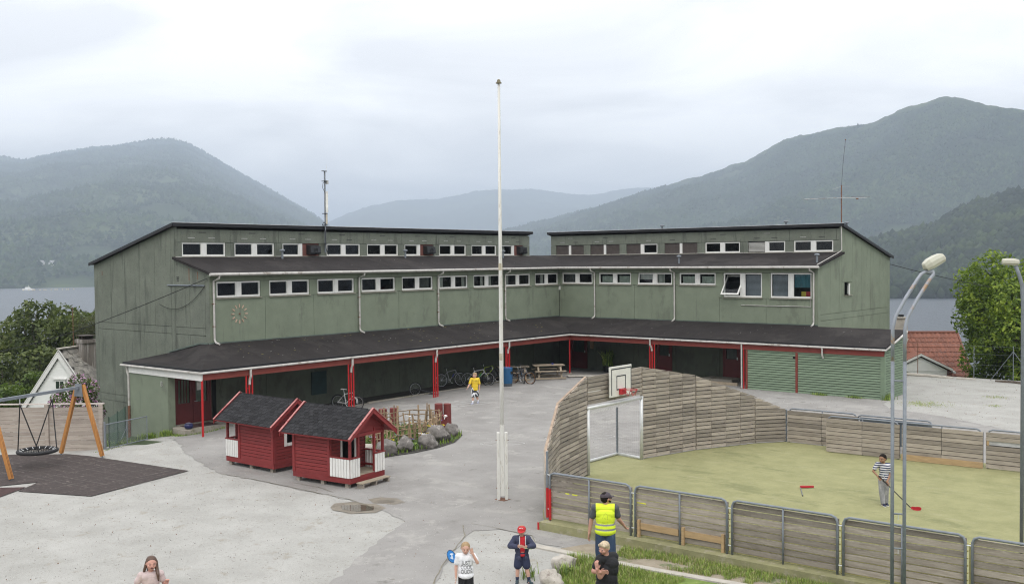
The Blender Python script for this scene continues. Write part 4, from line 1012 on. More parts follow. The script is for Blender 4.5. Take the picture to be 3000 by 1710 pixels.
    for j in range(nc):
        dcen = (j+0.5)*ch
        for sgn in ((0, 1) if j > nc-3 else (0,)):
            for i in range(nt_+1):
                xx = x0+0.03+(i+(0.5 if j % 2 else 0.0)+0.25)*tw
                wd = tw
                if xx-tw/2 < x0+0.02: continue
                if xx+tw/2 > x1-0.02: continue
                y = -oy+dcen*math.cos(ang); z = zl+0.036+dcen*math.sin(ang)+0.006
                o = bpy.data.objects.new('shingle', UNIT['shingle']); COL.objects.link(o); o.parent = t
                if sgn: Mx = Matrix.Translation((xx, w-y, z)) @ Matrix.Rotation(PI, 4, 'Z') @ Matrix.Rotation(ang-0.06, 4, 'X')
                else: Mx = Matrix.Translation((xx, y, z)) @ Matrix.Rotation(ang-0.06, 4, 'X')
                o.matrix_local = Mx @ Matrix.Translation((0,0,rng.uniform(0,0.004))) @ Matrix.Diagonal((wd-0.006, ch*1.05, 0.010, 1))
    B(lambda b: b.prism([(x0+.02,-oy+.0,zl+.036),(x1-.02,-oy,zl+.036),(x1-.02,w/2,zr+.036),(x0+.02,w/2,zr+.036)], (0,0,0.004)), 'roof_felt', shingle_mat)
    B(lambda b: b.prism([(x0+.02,w+oy,zl+.036),(x1-.02,w+oy,zl+.036),(x1-.02,w/2,zr+.036),(x0+.02,w/2,zr+.036)], (0,0,0.004)), 'roof_felt', shingle_mat)
    for x in (x0-0.012, x1+0.012):
        for sgn in (0, 1):
            Y = (lambda y: y) if not sgn else (lambda y: w-y)
            B(lambda b: b.prism([(x-.012,Y(-oy-.03),zl-.10),(x-.012,Y(-oy-.03),zl+.05),(x-.012,Y(w/2),zr+.085),(x-.012,Y(w/2),zr-.065)], (0.024,0,0)), 'bargeboard', red_wood)
            B(lambda b: b.prism([(x-.035,Y(-oy-.03),zl+.052),(x+.035,Y(-oy-.03),zl+.052),(x+.035,Y(w/2),zr+.086),(x-.035,Y(w/2),zr+.086)], (0,0,0.018)), 'verge_cap', pink_wood)
    xg = xo
    B(lambda b: b.prism([(xg-.02,0.02,1.655),(xg-.02,w-.02,1.655),(xg-.02,w-.02,ze-.02),(xg-.02,w/2,zr-.02),(xg-.02,.02,ze-.02)], (0.03,0,0)), 'gable_board', red_wood)
    if not flip:      # step before the porch opening
        for k in range(3): P('step_board', deck_wood, (0.13+k*0.085, w/2+0.03, 0.165), (0.08, 1.34, 0.03))
        for y in (0.25, 0.85, 1.45): P('step_foot', grey_wood, (0.21, y, 0.075), (0.24, 0.06, 0.148))
    return t
playhouse((-23.54, 20.41), (-0.994, -0.110), 1.62, 2.46, False, 'red wooden playhouse with its open white-picketed porch and step, nearer the flagpole')
playhouse((-27.29, 20.37), (-1.0, -0.024), 1.62, 2.60, True, 'red wooden playhouse standing behind the other, its white window frame showing in the gable')

# ================================================================ FLAGPOLE
fp = thing('flagpole', 'tall white wooden flagpole on twin white base posts', 'flagpole', (-18.94, 22.25, 0))
MB().tube([(-18.94,22.25,1.0),(-18.94,22.25,4.3),(-18.94,22.25,6.9),(-18.94,22.25,12.1)], [0.062,0.060,0.053,0.034], 14).build('pole', flag_paint, fp, smooth=True)
MB().tube([(-18.94,22.25,4.1),(-18.94,22.25,4.3)], 0.0635, 14).tube([(-18.94,22.25,6.72),(-18.94,22.25,6.92)], 0.058, 14).build('pole_band', mat('bare_wood_band', (0.45,0.40,0.30), 0.8, 8, 0.25), fp)
MB().lathe([(0.04,0),(0.085,0.01),(0.085,0.03),(0.06,0.05),(0.045,0.11),(0.02,0.13)], (-18.94,22.25,12.1), 14).build('truck', mat('old_brass', (0.14,0.12,0.07), 0.5), fp)
MB().tube([(-18.87,22.22,12.1),(-18.86,22.21,6),(-18.87,22.22,1.6)], 0.006, 5).build('halyard', flag_paint, fp)
r_ = Vector((0.77,0.64,0)); q_ = Vector((-0.64,0.77,0)); c_ = Vector((-18.94,22.25,0))
for s1, nm in ((-1,0),(1,1)):
    p = c_+r_*s1*0.115
    MB().bar(p, p+Vector((0,0,1.98)), 0.085, 0.17, up=(q_.x,q_.y,0)).build('base_post', flag_paint, fp)
MB().bar(c_+Vector((0,0,0.12)), c_+Vector((0,0,2.2)), 0.125, 0.125, up=(q_.x,q_.y,0)).build('pole_foot', flag_paint, fp)
for z in (0.35, 1.75): MB().tube([c_-r_*0.19+Vector((0,0,z)), c_+r_*0.19+Vector((0,0,z))], 0.012, 6).build('bolt', rust, fp)
MB().box(-19.12,-18.76,22.1,22.4,-0.02,0.02).build('base_plate', rust, fp)

# ================================================================ LAMP POSTS
lp = thing('lamp_post', 'double-tube grey lamp post with rungs and a cream lantern over the rink fence', 'lamp post', (-6.60, 19.52, 0))
ta, tb = Vector((-6.70,19.48,0)), Vector((-6.495,19.555,0))
arm = Vector((0.50,0.60,0)).normalized()
def leg_pts(p): return [p+Vector((0,0,-0.05)), p+Vector((0,0,5.0)), p+Vector((0,0,5.62)), p+arm*0.06+Vector((0,0,5.86)), p+arm*0.28+Vector((0,0,6.22)), p+arm*0.52+Vector((0,0,6.56)), p+arm*0.60+Vector((0,0,6.66))]
A_p, B_p = leg_pts(ta), leg_pts(tb)
MB().tube([ta, A_p[1]], 0.034, 10).tube([tb, B_p[1]], 0.034, 10).build('pole', steel, lp, smooth=True)
A_l, B_l = A_p[-1], B_p[-1]; A_p, B_p = A_p[1:], B_p[1:]
MB().tube(A_p+[A_p[-1]*0.8+B_p[-1]*0.2+arm*0.05+Vector((0,0,0.05)), A_p[-1]*0.2+B_p[-1]*0.8+arm*0.05+Vector((0,0,0.05))]+B_p[::-1], 0.034, 10).build('bent_arm', rust_steel, lp, smooth=True)
for z in (4.62, 2.05, 1.38, 0.62): MB().tube([ta+Vector((0,0,z)), tb+Vector((0,0,z))], 0.018 if z > 1 else 0.03, 8).build('rung', steel, lp)
for z in (2.0, 1.33): MB().tube([(ta+tb)/2+Vector((0,0,z+.04)), (ta+tb)/2+Vector((0,0,z-.06))], 0.008, 5).build('hook', alu, lp)
def lantern(par, p, d, L=0.46, w=0.24, h=0.13, tilt=0.25):
    d = Vector(d).normalized(); s = Vector((-d.y, d.x, 0)); u = Vector((0,0,1)); d2 = (d*math.cos(tilt)+u*math.sin(tilt)); u2 = s.cross(d2)*-1 if s.cross(d2).z < 0 else s.cross(d2)
    prof = [(0.0, 0.50, 0.62), (0.04, 0.62, 0.80), (0.30, 0.92, 1.0), (0.66, 1.0, 1.0), (0.94, 0.94, 0.86), (1.0, 0.84, 0.66)]
    vs = []; fs = []
    for a, ww, hh in prof:
        o = Vector(p)+d2*(a*L)
        for (x, z) in ((-1,0),(-.97,.55),(-.72,1),(.72,1),(.97,.55),(1,0)): vs.append(o+s*(x*ww*w/2)+u2*(z*hh*h))
    n = 6
    for i in range(len(prof)-1):
        for k in range(n): fs.append((i*n+k, i*n+(k+1)%n, (i+1)*n+(k+1)%n, (i+1)*n+k))
    fs += [tuple(range(n)), tuple((len(prof)-1)*n+k for k in range(n))]
    cream = mat('cream_plastic', (0.50,0.485,0.40), 0.45, 4, 0.06)
    ln = MB().add(vs, fs).build('lantern', cream, par)
    vs = []
    for a, ww, hh in prof[1:]:
        o = Vector(p)+d2*(a*L)
        for (x, z) in ((-.85,-.01),(-.6,-.38*hh),(.6,-.38*hh),(.85,-.01)): vs.append(o+s*(x*ww*w/2)+u2*(z*h*1.1))
    fs = [(i*4+k, i*4+k+1, (i+1)*4+k+1, (i+1)*4+k) for i in range(4) for k in range(3)]
    MB().add(vs, fs).build('diffuser', mat('lamp_glass', (0.52,0.50,0.43), 0.25), ln)
lantern(lp, (A_p[-1]+B_p[-1])/2+Vector((-0.04,-0.02,0.10)), arm+Vector((0.25,0.1,0)), L=0.42, w=0.25, h=0.14, tilt=0.5)
lq = thing('lamp_post', 'slim single grey lamp post at the photo\'s right border, before the leafy tree', 'lamp post', (-5.08, 22.43, 0.2))
MB().tube([(-5.08,22.43,0.1),(-5.08,22.43,5.9),(-5.10,22.42,6.4),(-5.16,22.41,6.62),(-5.22,22.40,6.80)], 0.038, 10).build('pole', steel, lq, smooth=True)
lantern(lq, (-5.16,22.43,6.84), (-0.6,-0.2,0), L=0.32, w=0.22, h=0.10, tilt=0.05)

# ================================================================ RINK: turf, kerb, board fences, end wall
ZT = 0.22
NA, ND = Vector((-15.93,20.58,0)), Vector((0.9995,0.0325,0)).normalized()       # near fence line
TURF = [(-15.95,20.62),(-16.6,21.4),(-17.65,23.3),(-18.3,25.7),(-19.5,25.75),(-19.5,29.05),(-18.38,28.8),(-17.74,31.4),(-16.66,33.85),(-15.9,34.85),(-13.3,34.88),(4,35.6),(14,36),(14,21.6),(-8.2,20.84)]
sheet('artificial_turf', TURF, 0.0, turf_mat, zf=lambda x, y: ZT)
kb = MB()
p0, p1 = NA+Vector((-0.13,-0.27,0)), NA+ND*24+Vector((0,-0.27,0)); p2, p3 = NA+ND*24+Vector((0,0.06,0)), NA+Vector((-0.13,0.10,0))
MB().prism([(p.x,p.y,-0.1) for p in (p0,p1,p2,p3)], (0,0,0.315)).build('rink_kerb', moss_kerb, kind='structure')
w_ = [(-16.06,20.68),(-16.74,21.35),(-17.82,23.32),(-18.46,25.66)]
MB().prism([(x,y,-0.1) for x,y in w_]+[(x+.3,y+.02,-0.1) for x,y in reversed(w_)], (0,0,0.312)).build('rink_kerb', moss_kerb, kind='structure')
nf = thing('rink_fence', 'near rink fence of weathered planks in tube frames, red-painted at its corner post', 'fence', (-12, 20.65, ZT))
def frame_tube(parent, a, d, w, z0, z1, off, r=0.028, red=False, mid=True, n_=None):
    """An inverted U of tube with rounded corners, plus a middle post."""
    n_ = n_ or Vector((d.y, -d.x, 0)); p = a+n_*off; q = p+d*w; R_ = 0.13
    pts = [p+Vector((0,0,z0)), p+Vector((0,0,z1-R_)), p+d*(R_*.3)+Vector((0,0,z1-R_*.3)), p+d*R_+Vector((0,0,z1)), q-d*R_+Vector((0,0,z1)), q-d*(R_*.3)+Vector((0,0,z1-R_*.3)), q+Vector((0,0,z1-R_)), q+Vector((0,0,z0))]
    MB().tube(pts, r, 10).build('frame_tube', steel, parent, smooth=True)
    if mid:
        c = p+d*(w/2); MB().tube([c+Vector((0,0,z0)), c+Vector((0,0,z1-0.02))], r*0.85, 8).build('middle_post', steel, parent, smooth=True)
def plank_bay(parent, a, d, w, z0, z1, nrow, mt=grey_wood, gap=0.016, splits=2, t=0.036, skip=(), warp=0.004, top_fn=None):
    h = (z1-z0)/nrow; ang = math.atan2(d.y, d.x)
    for i in range(nrow):
        sp = w/splits
        for j in range(splits):
            if (i, j) in skip: continue
            z = z0+(i+0.5)*h; s0, s1 = j*sp+0.006, (j+1)*sp-0.006
            if top_fn is not None:
                za = top_fn(s0); zb = top_fn(s1); zl_ = z0+i*h
                if zl_ > max(za, zb)-0.02: continue
                if z0+(i+1)*h > min(za, zb):       # cut to the raking top
                    def X(s, zz): p = a+d*s; return (p.x, p.y, zz)
                    zt_ = z0+(i+1)*h-gap; zl2 = zl_
                    pts = [(s0, zl2), (s1, zl2)]
                    if zb > zl2: pts += [(s1, min(zt_, zb))]
                    # crossing points
                    if (za-zt_)*(zb-zt_) < 0: pts += [(s0+(s1-s0)*(zt_-za)/(zb-za), zt_)]
                    if za > zl2: pts += [(s0, min(zt_, za))]
                    if za <= zl2: pts[0] = (s0+(s1-s0)*(zl2-za)/(zb-za), zl2)
                    if zb <= zl2: pts[1] = (s0+(s1-s0)*(zl2-za)/(zb-za), zl2)
                    nn = Vector((d.y,-d.x,0))*t
                    MB().prism([X(*p) for p in pts], (nn.x, nn.y, 0)).build('plank', mt, parent)
                    continue
            c = a+d*((s0+s1)/2); nn = Vector((d.y, -d.x, 0))
            piece('plank', mt, (c.x+nn.x*t/2+rng.uniform(-warp, warp), c.y+nn.y*t/2+rng.uniform(-warp, warp), z+rng.uniform(-.002, .002)), (s1-s0, t, h-gap-rng.uniform(0, .006)), parent,
                  M3=Matrix.Rotation(ang, 3, 'Z') @ Matrix.Rotation(rng.uniform(-.0015, .0015), 3, 'Y'))
PW = 2.57
for k in range(8):
    a = NA+ND*(k*PW)
    za = 0.0
    frame_tube(nf, a+ND*0.03, ND, PW-0.13, ZT-0.02, 1.47, 0.0)
    plank_bay(nf, a+ND*0.015-Vector((ND.y,-ND.x,0))*0.085, ND, PW-0.10, ZT+0.04, 1.42, 8, splits=2 if k < 1 else 1, gap=0.024)
    e = a+ND*(PW-0.05)
    if k < 7:
        for z in (0.42, 1.28): MB().tube([e-ND*.05+Vector((0,0,z)), e+ND*.08+Vector((0,0,z))], 0.014, 6).build('clamp', alu, nf)
        piece('joint_post', fence_wood if k < 2 else slat_edge, (e.x+0.015-ND.y*0.0, e.y+0.13, 0.76), (0.045, 0.05, 1.06), nf)
for k in range(8):         # the edges of the inner lining that show between the planks
    a = NA+ND*(k*PW)-Vector((ND.y,-ND.x,0))*0.105
    if k == 0: continue
    for i in range(8):
        c = a+ND*(PW/2-0.03); z = ZT+0.035+i*0.1475
        piece('lining_slat', slat_edge, (c.x, c.y, z), (PW-0.08, 0.03, 0.03), nf, rz=math.atan2(ND.y, ND.x))
# red paint on the corner tubes
MB().tube([NA+ND*0.03+Vector((0,0,0.24)), NA+ND*0.03+Vector((0,0,1.05))], 0.0365, 10).build('red_paint', red_post, nf)
cpost = Vector((-16.045,20.66,0))
MB().tube([cpost+Vector((0,0,ZT)), cpost+Vector((0,0,2.0))], 0.034, 10).build('corner_post', steel, nf)
MB().tube([cpost+Vector((0,0,ZT+.05)), cpost+Vector((0,0,1.05))], 0.0365, 10).build('red_paint', red_post, nf)
for z in (0.5, 1.40): MB().tube([cpost+Vector((0,0,z)), NA+ND*0.03+Vector((0,0,z))], 0.014, 6).build('clamp', alu, nf)
piece('red_paint', red_post, (-16.075, 20.305, 0.10), (0.05, 0.02, 0.2), nf)
# pale repair timber on the second bay
a = NA+ND*(PW)+Vector((ND.y,-ND.x,0))*0.01
for (s0, s1) in ((0.16, 1.20), (1.35, 2.38)):
    c = a+ND*((s0+s1)/2); piece('repair_plank', new_wood, (c.x, c.y+0.045, 0.49), (s1-s0, 0.035, 0.15), nf, rz=math.atan2(ND.y, ND.x))
for s in (0.12, 1.33, 2.36):
    c = a+ND*s; piece('repair_post', new_wood, (c.x, c.y+0.03, 0.43), (0.065, 0.06, 0.42), nf)
for k, s, L in ((0,.55,.12),(0,.78,.16),(1,.18,.26)):
    c = NA+ND*(k*PW+s)+Vector((0,0.045,0)); piece('spray_mark', moss_stripe, (c.x, c.y, 0.98 if k == 0 else 1.05), (L, 0.006, 0.022), nf)
# --- end wall with raking tops
ew = thing('rink_end_wall', 'high raked plank wall closing the rink end round the goal', 'wall', (-18.2, 27.2, ZT))
def wall_run(p, q, z0, h0, h1, pitch=0.1385, splits=4, lean=1, battens=True):
    p, q = Vector((*p, 0)), Vector((*q, 0)); d = (q-p); L = d.length; d.normalize()
    top_ = lambda s: h0+(h1-h0)*s/L
    hm = max(h0, h1); nr = int(math.ceil((hm-z0)/pitch))
    plank_bay(ew, p, d, L, z0, z0+nr*pitch, nr, splits=splits, gap=0.028, top_fn=top_)
    nn = Vector((d.y, -d.x, 0))
    # boards behind the gaps and posts on the court side
    MB().prism([p+nn*-0.055+Vector((0,0,z0)), q+nn*-0.055+Vector((0,0,z0)), q+nn*-0.055+Vector((0,0,h1-.05)), p+nn*-0.055+Vector((0,0,h0-.05))], -nn*0.03).build('backing', mat('pale_backing', (0.40,0.365,0.315), 0.9, 3, 0.15), ew)
    n = splits
    if battens:
        for j in range(n+1):
            s = min(max(j*L/n, 0.03), L-0.03); c = p+d*s-nn*0.028
            MB().box(-.5,.5,-.5,.5,-.5,.5)
            piece('batten', MATS['pale_backing'] if False else grey_wood, (c.x, c.y, (z0+top_(s))/2-.03), (0.07, 0.05, top_(s)-z0-0.06), ew, rz=math.atan2(d.y, d.x))
WP = [(-16.06,20.70),(-16.62,21.38),(-17.68,23.33),(-18.35,25.66)]
wall_run(WP[2], WP[3], ZT+.02, 2.80, 3.31, splits=3)
wall_run(WP[1], WP[2], ZT+.02, 1.90, 2.78, splits=3)
wall_run(WP[0], WP[1], ZT+.02, 1.44, 1.88, splits=1)
wall_run((-18.35,25.69), (-18.35,28.84), 2.42, 3.31, 3.36, splits=2)
wall_run((-18.35,28.88), (-17.72,31.37), ZT+.02, 3.36, 2.89, splits=4)
wall_run((-17.70,31.40), (-16.64,33.81), ZT+.02, 2.86, 1.96, splits=4)
wall_run((-16.62,33.83), (-15.88,34.80), ZT+.02, 1.94, 1.42, splits=1)
rail_mat = mat('worn_cap_rail', (0.36,0.27,0.20), 0.85, 5, 0.3)
for (a, za), (c, zc) in (((WP[3],3.31),(WP[2],2.80)),((WP[2],2.80),(WP[1],1.90)),((WP[1],1.9),(WP[0],1.45))):
    MB().bar((a[0]-.03,a[1],za+.01),(c[0]-.03,c[1],zc+.01),0.07,0.03).build('cap_rail', rail_mat, ew)
for x, y, z1 in ((-15.87,34.82,1.42),):
    MB().box(x-.035,x+.035,y-.035,y+.035,ZT-.02,z1).build('corner_post', steel, ew)
piece('pale_board', mat('pale_plank', (0.62,0.60,0.57), 0.85, 4, 0.08), (-18.325, 26.06, 2.86), (0.012, 0.72, 0.15), ew)
# goal recess
gl_ = thing('floorball_goal', 'silver framed goal with white netting set into the rink end wall', 'goal', (-18.5, 27.25, ZT))
zt_ = 2.36
MB().tube([(-18.30,25.68,ZT),(-18.30,25.68,zt_)], 0.055, 12).tube([(-18.30,28.78,ZT),(-18.30,28.78,zt_)], 0.06, 12).build('goal_post', alu, gl_, smooth=True)
MB().tube([(-18.30,25.62,zt_-.03),(-18.30,28.84,zt_-.03)], 0.058, 12).build('crossbar', alu, gl_, smooth=True)
MB().tube([(-18.30,28.78,ZT+.05),(-19.42,28.98,ZT+.05),(-19.42,25.62,ZT+.05),(-18.30,25.68,ZT+.05)], 0.05, 10).build('ground_bar', alu, gl_)
MB().tube([(-19.42,28.98,ZT),(-19.42,28.98,1.90)], 0.04, 10).tube([(-19.42,25.62,ZT),(-19.42,25.62,1.90)], 0.04, 10).build('rear_post', steel, gl_)
net = mat('net_cord', (0.55,0.54,0.52), 0.8)
b = MB()
def net_face(o, du, dv, nu, nv, sag=0.0):
    o, du, dv = Vector(o), Vector(du), Vector(dv)
    for i in range(nu+1):
        b.tube([o+du*(i/nu)+dv*(j/4)+Vector((-(sag)*math.sin(PI*j/4),0,0)) for j in range(5)], 0.0017, 3)
    for j in range(nv+1):
        b.tube([o+dv*(j/nv)+du*(i/4)+Vector((-(sag)*math.sin(PI*j/nv),0,-0.05*math.sin(PI*i/4)*(j/nv))) for i in range(5)], 0.0017, 3)
net_face((-19.42,25.62,ZT+.05), (0,3.36,0), (0,0,1.8), 34, 18)
net_face((-19.42,28.98,ZT+.05), (1.12,-.2,0), (0,0,1.85), 12, 18)
net_face((-19.42,25.62,1.85), (0,3.36,0), (1.1,0.05,0.45), 34, 12, 0.0)
b.build('net', net, gl_, kind='stuff')
# basketball board and ring
bb = thing('basketball_hoop', 'white basketball backboard with red ring above the goal', 'basketball hoop', (-18.2, 27.33, 2.4))
MB().box(-18.20,-18.16,26.70,27.97,2.56,3.54).build('backboard', mat('backboard_white', (0.68,0.67,0.62), 0.6, 4, 0.08, stains=[((0.50,0.46,0.36), 6, 0.66, (1,1,.4))]), bb)
ink = mat('black_line', (0.02,0.022,0.03), 0.6)
def bl(y0, y1, z0, z1): piece('board_line', ink, (-18.157, (y0+y1)/2, (z0+z1)/2), (0.006, y1-y0, z1-z0), bb)
bl(26.78,27.95,3.44,3.475); bl(26.78,26.815,2.62,3.44); bl(27.92,27.955,2.62,3.44)
bl(27.08,27.62,3.20,3.235); bl(27.08,27.115,2.80,3.20); bl(27.585,27.62,2.80,3.20); bl(27.08,27.62,2.765,2.80)
red_ring = mat('ring_red', (0.42,0.02,0.03), 0.4)
MB().box(-18.153,-18.03,27.22,27.46,2.62,2.80).build('ring_bracket', red_ring, bb)
cx_, cy_ = -17.79, 27.34
MB().tube([(cx_+.225*math.cos(a*PI/12), cy_+.225*math.sin(a*PI/12), 2.79) for a in range(24)], 0.012, 6, True).build('ring', red_ring, bb)
b = MB()
for i in range(6):
    a0, a1 = i*PI/3, (i+1)*PI/3
    b.tube([(cx_+.225*math.cos(a0+(a1-a0)*s/6)*(1-.35*math.sin(PI*s/6)), cy_+.225*math.sin(a0+(a1-a0)*s/6)*(1-.35*math.sin(PI*s/6)), 2.79-.19*math.sin(PI*s/6)) for s in range(7)], 0.008, 5)
b.build('guard_rods', red_ring, bb)
MB().bar((-18.22,27.0,3.0),(-18.36,27.0,3.0),0.06,0.06).bar((-18.22,27.7,3.0),(-18.36,27.7,3.0),0.06,0.06).build('wall_bracket', steel, bb)
# --- far fence
ff = thing('rink_fence', 'far rink fence of weathered planks before the gravel yard', 'fence', (-12, 34.2, ZT))
def far_bay(x0, x1, y0, y1, nrow=8, splits=2, skip=()):
    a = Vector((x0,y0,0)); d = Vector((x1-x0,y1-y0,0)); L = d.length; d.normalize()
    plank_bay(ff, a, d, L, ZT+.02, 1.40, nrow, splits=splits, gap=0.014, skip=skip)
    frame_tube(ff, a+d*0.05, d, L-0.12, ZT, 1.46, -0.06)
    MB().prism([a+Vector((d.y*-.03,-d.x*-.03,ZT+.05)), a+d*L+Vector((d.y*-.03,-d.x*-.03,ZT+.05)), a+d*L+Vector((d.y*-.03,-d.x*-.03,1.38)), a+Vector((d.y*-.03,-d.x*-.03,1.38))], (0,0.02,0)).build('backing', dark_joint, ff)
far_bay(-15.80, -13.20, 34.80, 34.88)
far_bay(-13.93, -11.44, 33.86, 33.98, splits=2)
far_bay(-11.38, -8.87, 34.0, 34.12, splits=2, skip=((0,0),(0,1)))
far_bay(-8.80, -6.2, 34.18, 34.3, splits=2, skip=((5,0),))
for k in range(4): far_bay(-6.13+2.6*k, -3.6+2.6*k, 34.34+.12*k, 34.46+.12*k, splits=1)
piece('new_bottom_plank', new_wood, (-10.12, 34.02, 0.325), (2.52, 0.045, 0.19), ff, rz=0.047)
piece('pale_board', mat('grey_panel', (0.40,0.40,0.41), 0.7), (-8.25, 34.20, 1.055), (0.95, 0.012, 0.14), ff, rz=0.047)
piece('new_plank_end', new_wood, (-8.74, 34.17, 1.055), (0.07, 0.04, 0.16), ff, rz=0.047)
# outer stray panel of blue-grey boards behind the far fence
op = thing('board_barrier', 'loose blue-grey rink barrier in a tube frame behind the far fence', 'fence panel', (-12.3, 35.8, 0.15))
MB().box(-13.5,-11.02,35.84,35.88,0.3,1.22).build('panel_board', mat('blue_grey_board', (0.12,0.145,0.17), 0.6, 3, 0.15), op)
frame_tube(op, Vector((-13.55,35.8,0)), Vector((1,0.02,0)).normalized(), 2.56, 0.1, 1.30, 0)
MB().box(-11.06,-10.98,35.76,35.84,0.15,1.0).build('red_post', red_post, op)
MB().tube([(-13.4,35.78,1.18),(-12.35,35.79,1.18)], 0.02, 6).tube([(-12.25,35.79,1.18),(-11.1,35.8,1.18)], 0.02, 6).build('inner_rail', steel, op)

# ================================================================ BASKET SWING
sw = thing('basket_swing', 'basket swing with orange timber legs and a grey steel beam', 'swing', (-34.85, 16.1, 0))
zA = 2.62
far_m, near_m = Vector((-35.5,17.97,0)), Vector((-34.19,14.17,0)); axd = (near_m-far_m).normalized(); pr = Vector((-axd.y, axd.x, 0))
if pr.x < 0: pr = -pr
for mm in (far_m, near_m):
    for s in (-1, 1):
        foot_ = mm+pr*s*0.96; topp = mm+pr*s*0.13+Vector((0,0,zA))
        lg = MB().bar(foot_+Vector((0,0,0.06)), topp, 0.115, 0.115, up=(axd.x,axd.y,0)).build('leg', swing_wood, sw)
        MB().lathe([(0.035,0),(0.035,0.10)], foot_+Vector((0,0,-0.02)), 8).build('foot', steel, lg)
        for g_ in (-1, 1):
            off = pr*0.0+axd*0.0
            MB().bar(foot_+pr*0.058+axd*g_*0.02+Vector((0,0,0.1)), topp+pr*0.058+axd*g_*0.02-Vector((0,0,0.04)), 0.008, 0.006, up=(axd.x,axd.y,0)).build('groove', mat('groove', (0.12,0.05,0.02), 0.9), lg)
    c = mm+axd*(0.08 if mm is far_m else -0.08)
    MB().prism([c+pr*-.2+Vector((0,0,zA-.42)), c+pr*.2+Vector((0,0,zA-.42)), c+pr*.15+Vector((0,0,zA+.04)), c+pr*-.15+Vector((0,0,zA+.04))], axd*0.012).build('bracket_plate', steel, sw)
MB().bar(far_m+Vector((0,0,zA-.10)), near_m+Vector((0,0,zA-.10)), 0.10, 0.10).build('beam', steel, sw)
mc = (far_m+near_m)/2; rc = mc+Vector((0,0,0.56)); RR = 0.62
ringp = [rc+pr*RR*math.cos(a*PI/16)+axd*RR*math.sin(a*PI/16) for a in range(32)]
bk = MB().tube(ringp, 0.062, 10, True).build('basket', black_rubber, sw, smooth=True)
b = MB()
for i in range(-5, 6):
    c = i/5.6*RR; h = math.sqrt(RR*RR-c*c)
    b.tube([rc+pr*c+axd*h*s+Vector((0,0,-.06*(1-s*s)*(1-(c/RR)**2))) for s in (-1,-.5,0,.5,1)], 0.010, 5)
    b.tube([rc+axd*c+pr*h*s+Vector((0,0,-.06*(1-s*s)*(1-(c/RR)**2))) for s in (-1,-.5,0,.5,1)], 0.010, 5)
b.build('basket_net', black_rubber, bk)
b = MB()
for a in range(16): b.tube([rc+(pr*math.cos(a*PI/8+.1)+axd*math.sin(a*PI/8+.1))*(RR-.03)+Vector((0,0,.05)), rc+(pr*math.cos(a*PI/8+.1)+axd*math.sin(a*PI/8+.1))*(RR-.14)], 0.012, 5)
b.build('rope_clip', alu, bk)
for s in (-1, 1):
    hp = mc+axd*s*0.70+Vector((0,0,zA-.16))
    MB().tube([hp+Vector((0,0,.02)), hp-Vector((0,0,.22))], 0.018, 6).build('hanger', alu, sw)
    for p in (-1, 1):
        e = rc+pr*p*RR*0.78+axd*s*RR*0.62
        MB().tube([hp-Vector((0,0,.2)), e], 0.022, 6).build('rope', black_rubber, sw)
# tiny post of the next swing leg is outside the frame

# ================================================================ LEFT FENCE AND GATE
lf = thing('plank_fence', 'brown plank fence with a pale cap board behind the basket swing', 'fence', (-38.5, 18.0, 0))
fa, fb = Vector((-36.60,19.42,0)), Vector((-43.2,14.1,0)); fd = (fb-fa); FL = fd.length; fd.normalize(); fnn = Vector((fd.y,-fd.x,0))
if fnn.x < 0: fnn = -fnn
npost = 4; span = FL/npost
for k in range(npost+1):
    p = fa+fd*(k*span*0.985+0.08)
    piece('post', fence_wood, (p.x+fnn.x*.03, p.y+fnn.y*.03, 0.72), (0.14, 0.10, 1.85), lf, rz=math.atan2(fd.y, fd.x))
for k in range(npost):
    for i in range(11):
        s0, s1 = k*span*0.985+0.16, (k+1)*span*0.985-0.0
        c = fa+fd*((s0+s1)/2)
        piece('plank', fence_wood, (c.x, c.y, -0.12+i*0.158), (s1-s0, 0.025, 0.150), lf, M3=Matrix.Rotation(math.atan2(fd.y, fd.x), 3, 'Z') @ Matrix.Rotation(rng.uniform(-.004,.004), 3, 'Y'))
c = (fa+fb)/2; piece('cap_board', mat('pale_cap', (0.50,0.44,0.40), 0.8, 5, 0.12), (c.x, c.y, 1.66), (FL+.06, 0.15, 0.035), lf, rz=math.atan2(fd.y, fd.x))
gt = thing('wire_gate', 'galvanised wire mesh gate standing open by the green gable', 'gate', (-36.9, 20.6, -0.15))
ga, gb = Vector((-36.50,19.45,-0.12)), Vector((-37.38,21.68,-0.16)); gd = (gb-ga).normalized()
MB().tube([ga+Vector((0,0,0.05)), ga+Vector((0,0,0.98)), gb+Vector((0,0,0.98)), gb+Vector((0,0,0.05))], 0.022, 8, True).tube([(ga+gb)/2+Vector((0,0,.05)), (ga+gb)/2+Vector((0,0,.98))], 0.02, 8).build('gate_frame', steel, gt)
MB().tube([ga+gd*-.06+Vector((0,0,-.1)), ga+gd*-.06+Vector((0,0,1.1))], 0.035, 8).build('gate_post', steel, gt)
def mesh_wire(o, d, L, H, st=0.075, r=0.0022):
    b = MB(); n = int((L+H)/st)
    for i in range(n):
        s = i*st
        p0 = (min(s, L), max(0, s-L)); p1 = (max(0, s-H), min(s, H))
        b.tube([o+d*p0[0]+Vector((0,0,p0[1])), o+d*p1[0]+Vector((0,0,p1[1]))], r, 3)
        b.tube([o+d*(L-p0[0])+Vector((0,0,p0[1])), o+d*(L-p1[0])+Vector((0,0,p1[1]))], r, 3)
    return b
mesh_wire(ga+Vector((0,0,.06)), gd, (gb-ga).length, 0.91).build('wire_mesh', steel, gt, kind='stuff')
MB().tube([(ga+gb)/2+gd*-.35+Vector((.02,0,.3)), (ga+gb)/2+Vector((.02,0,.75))], 0.01, 5).build('brace', steel, gt)
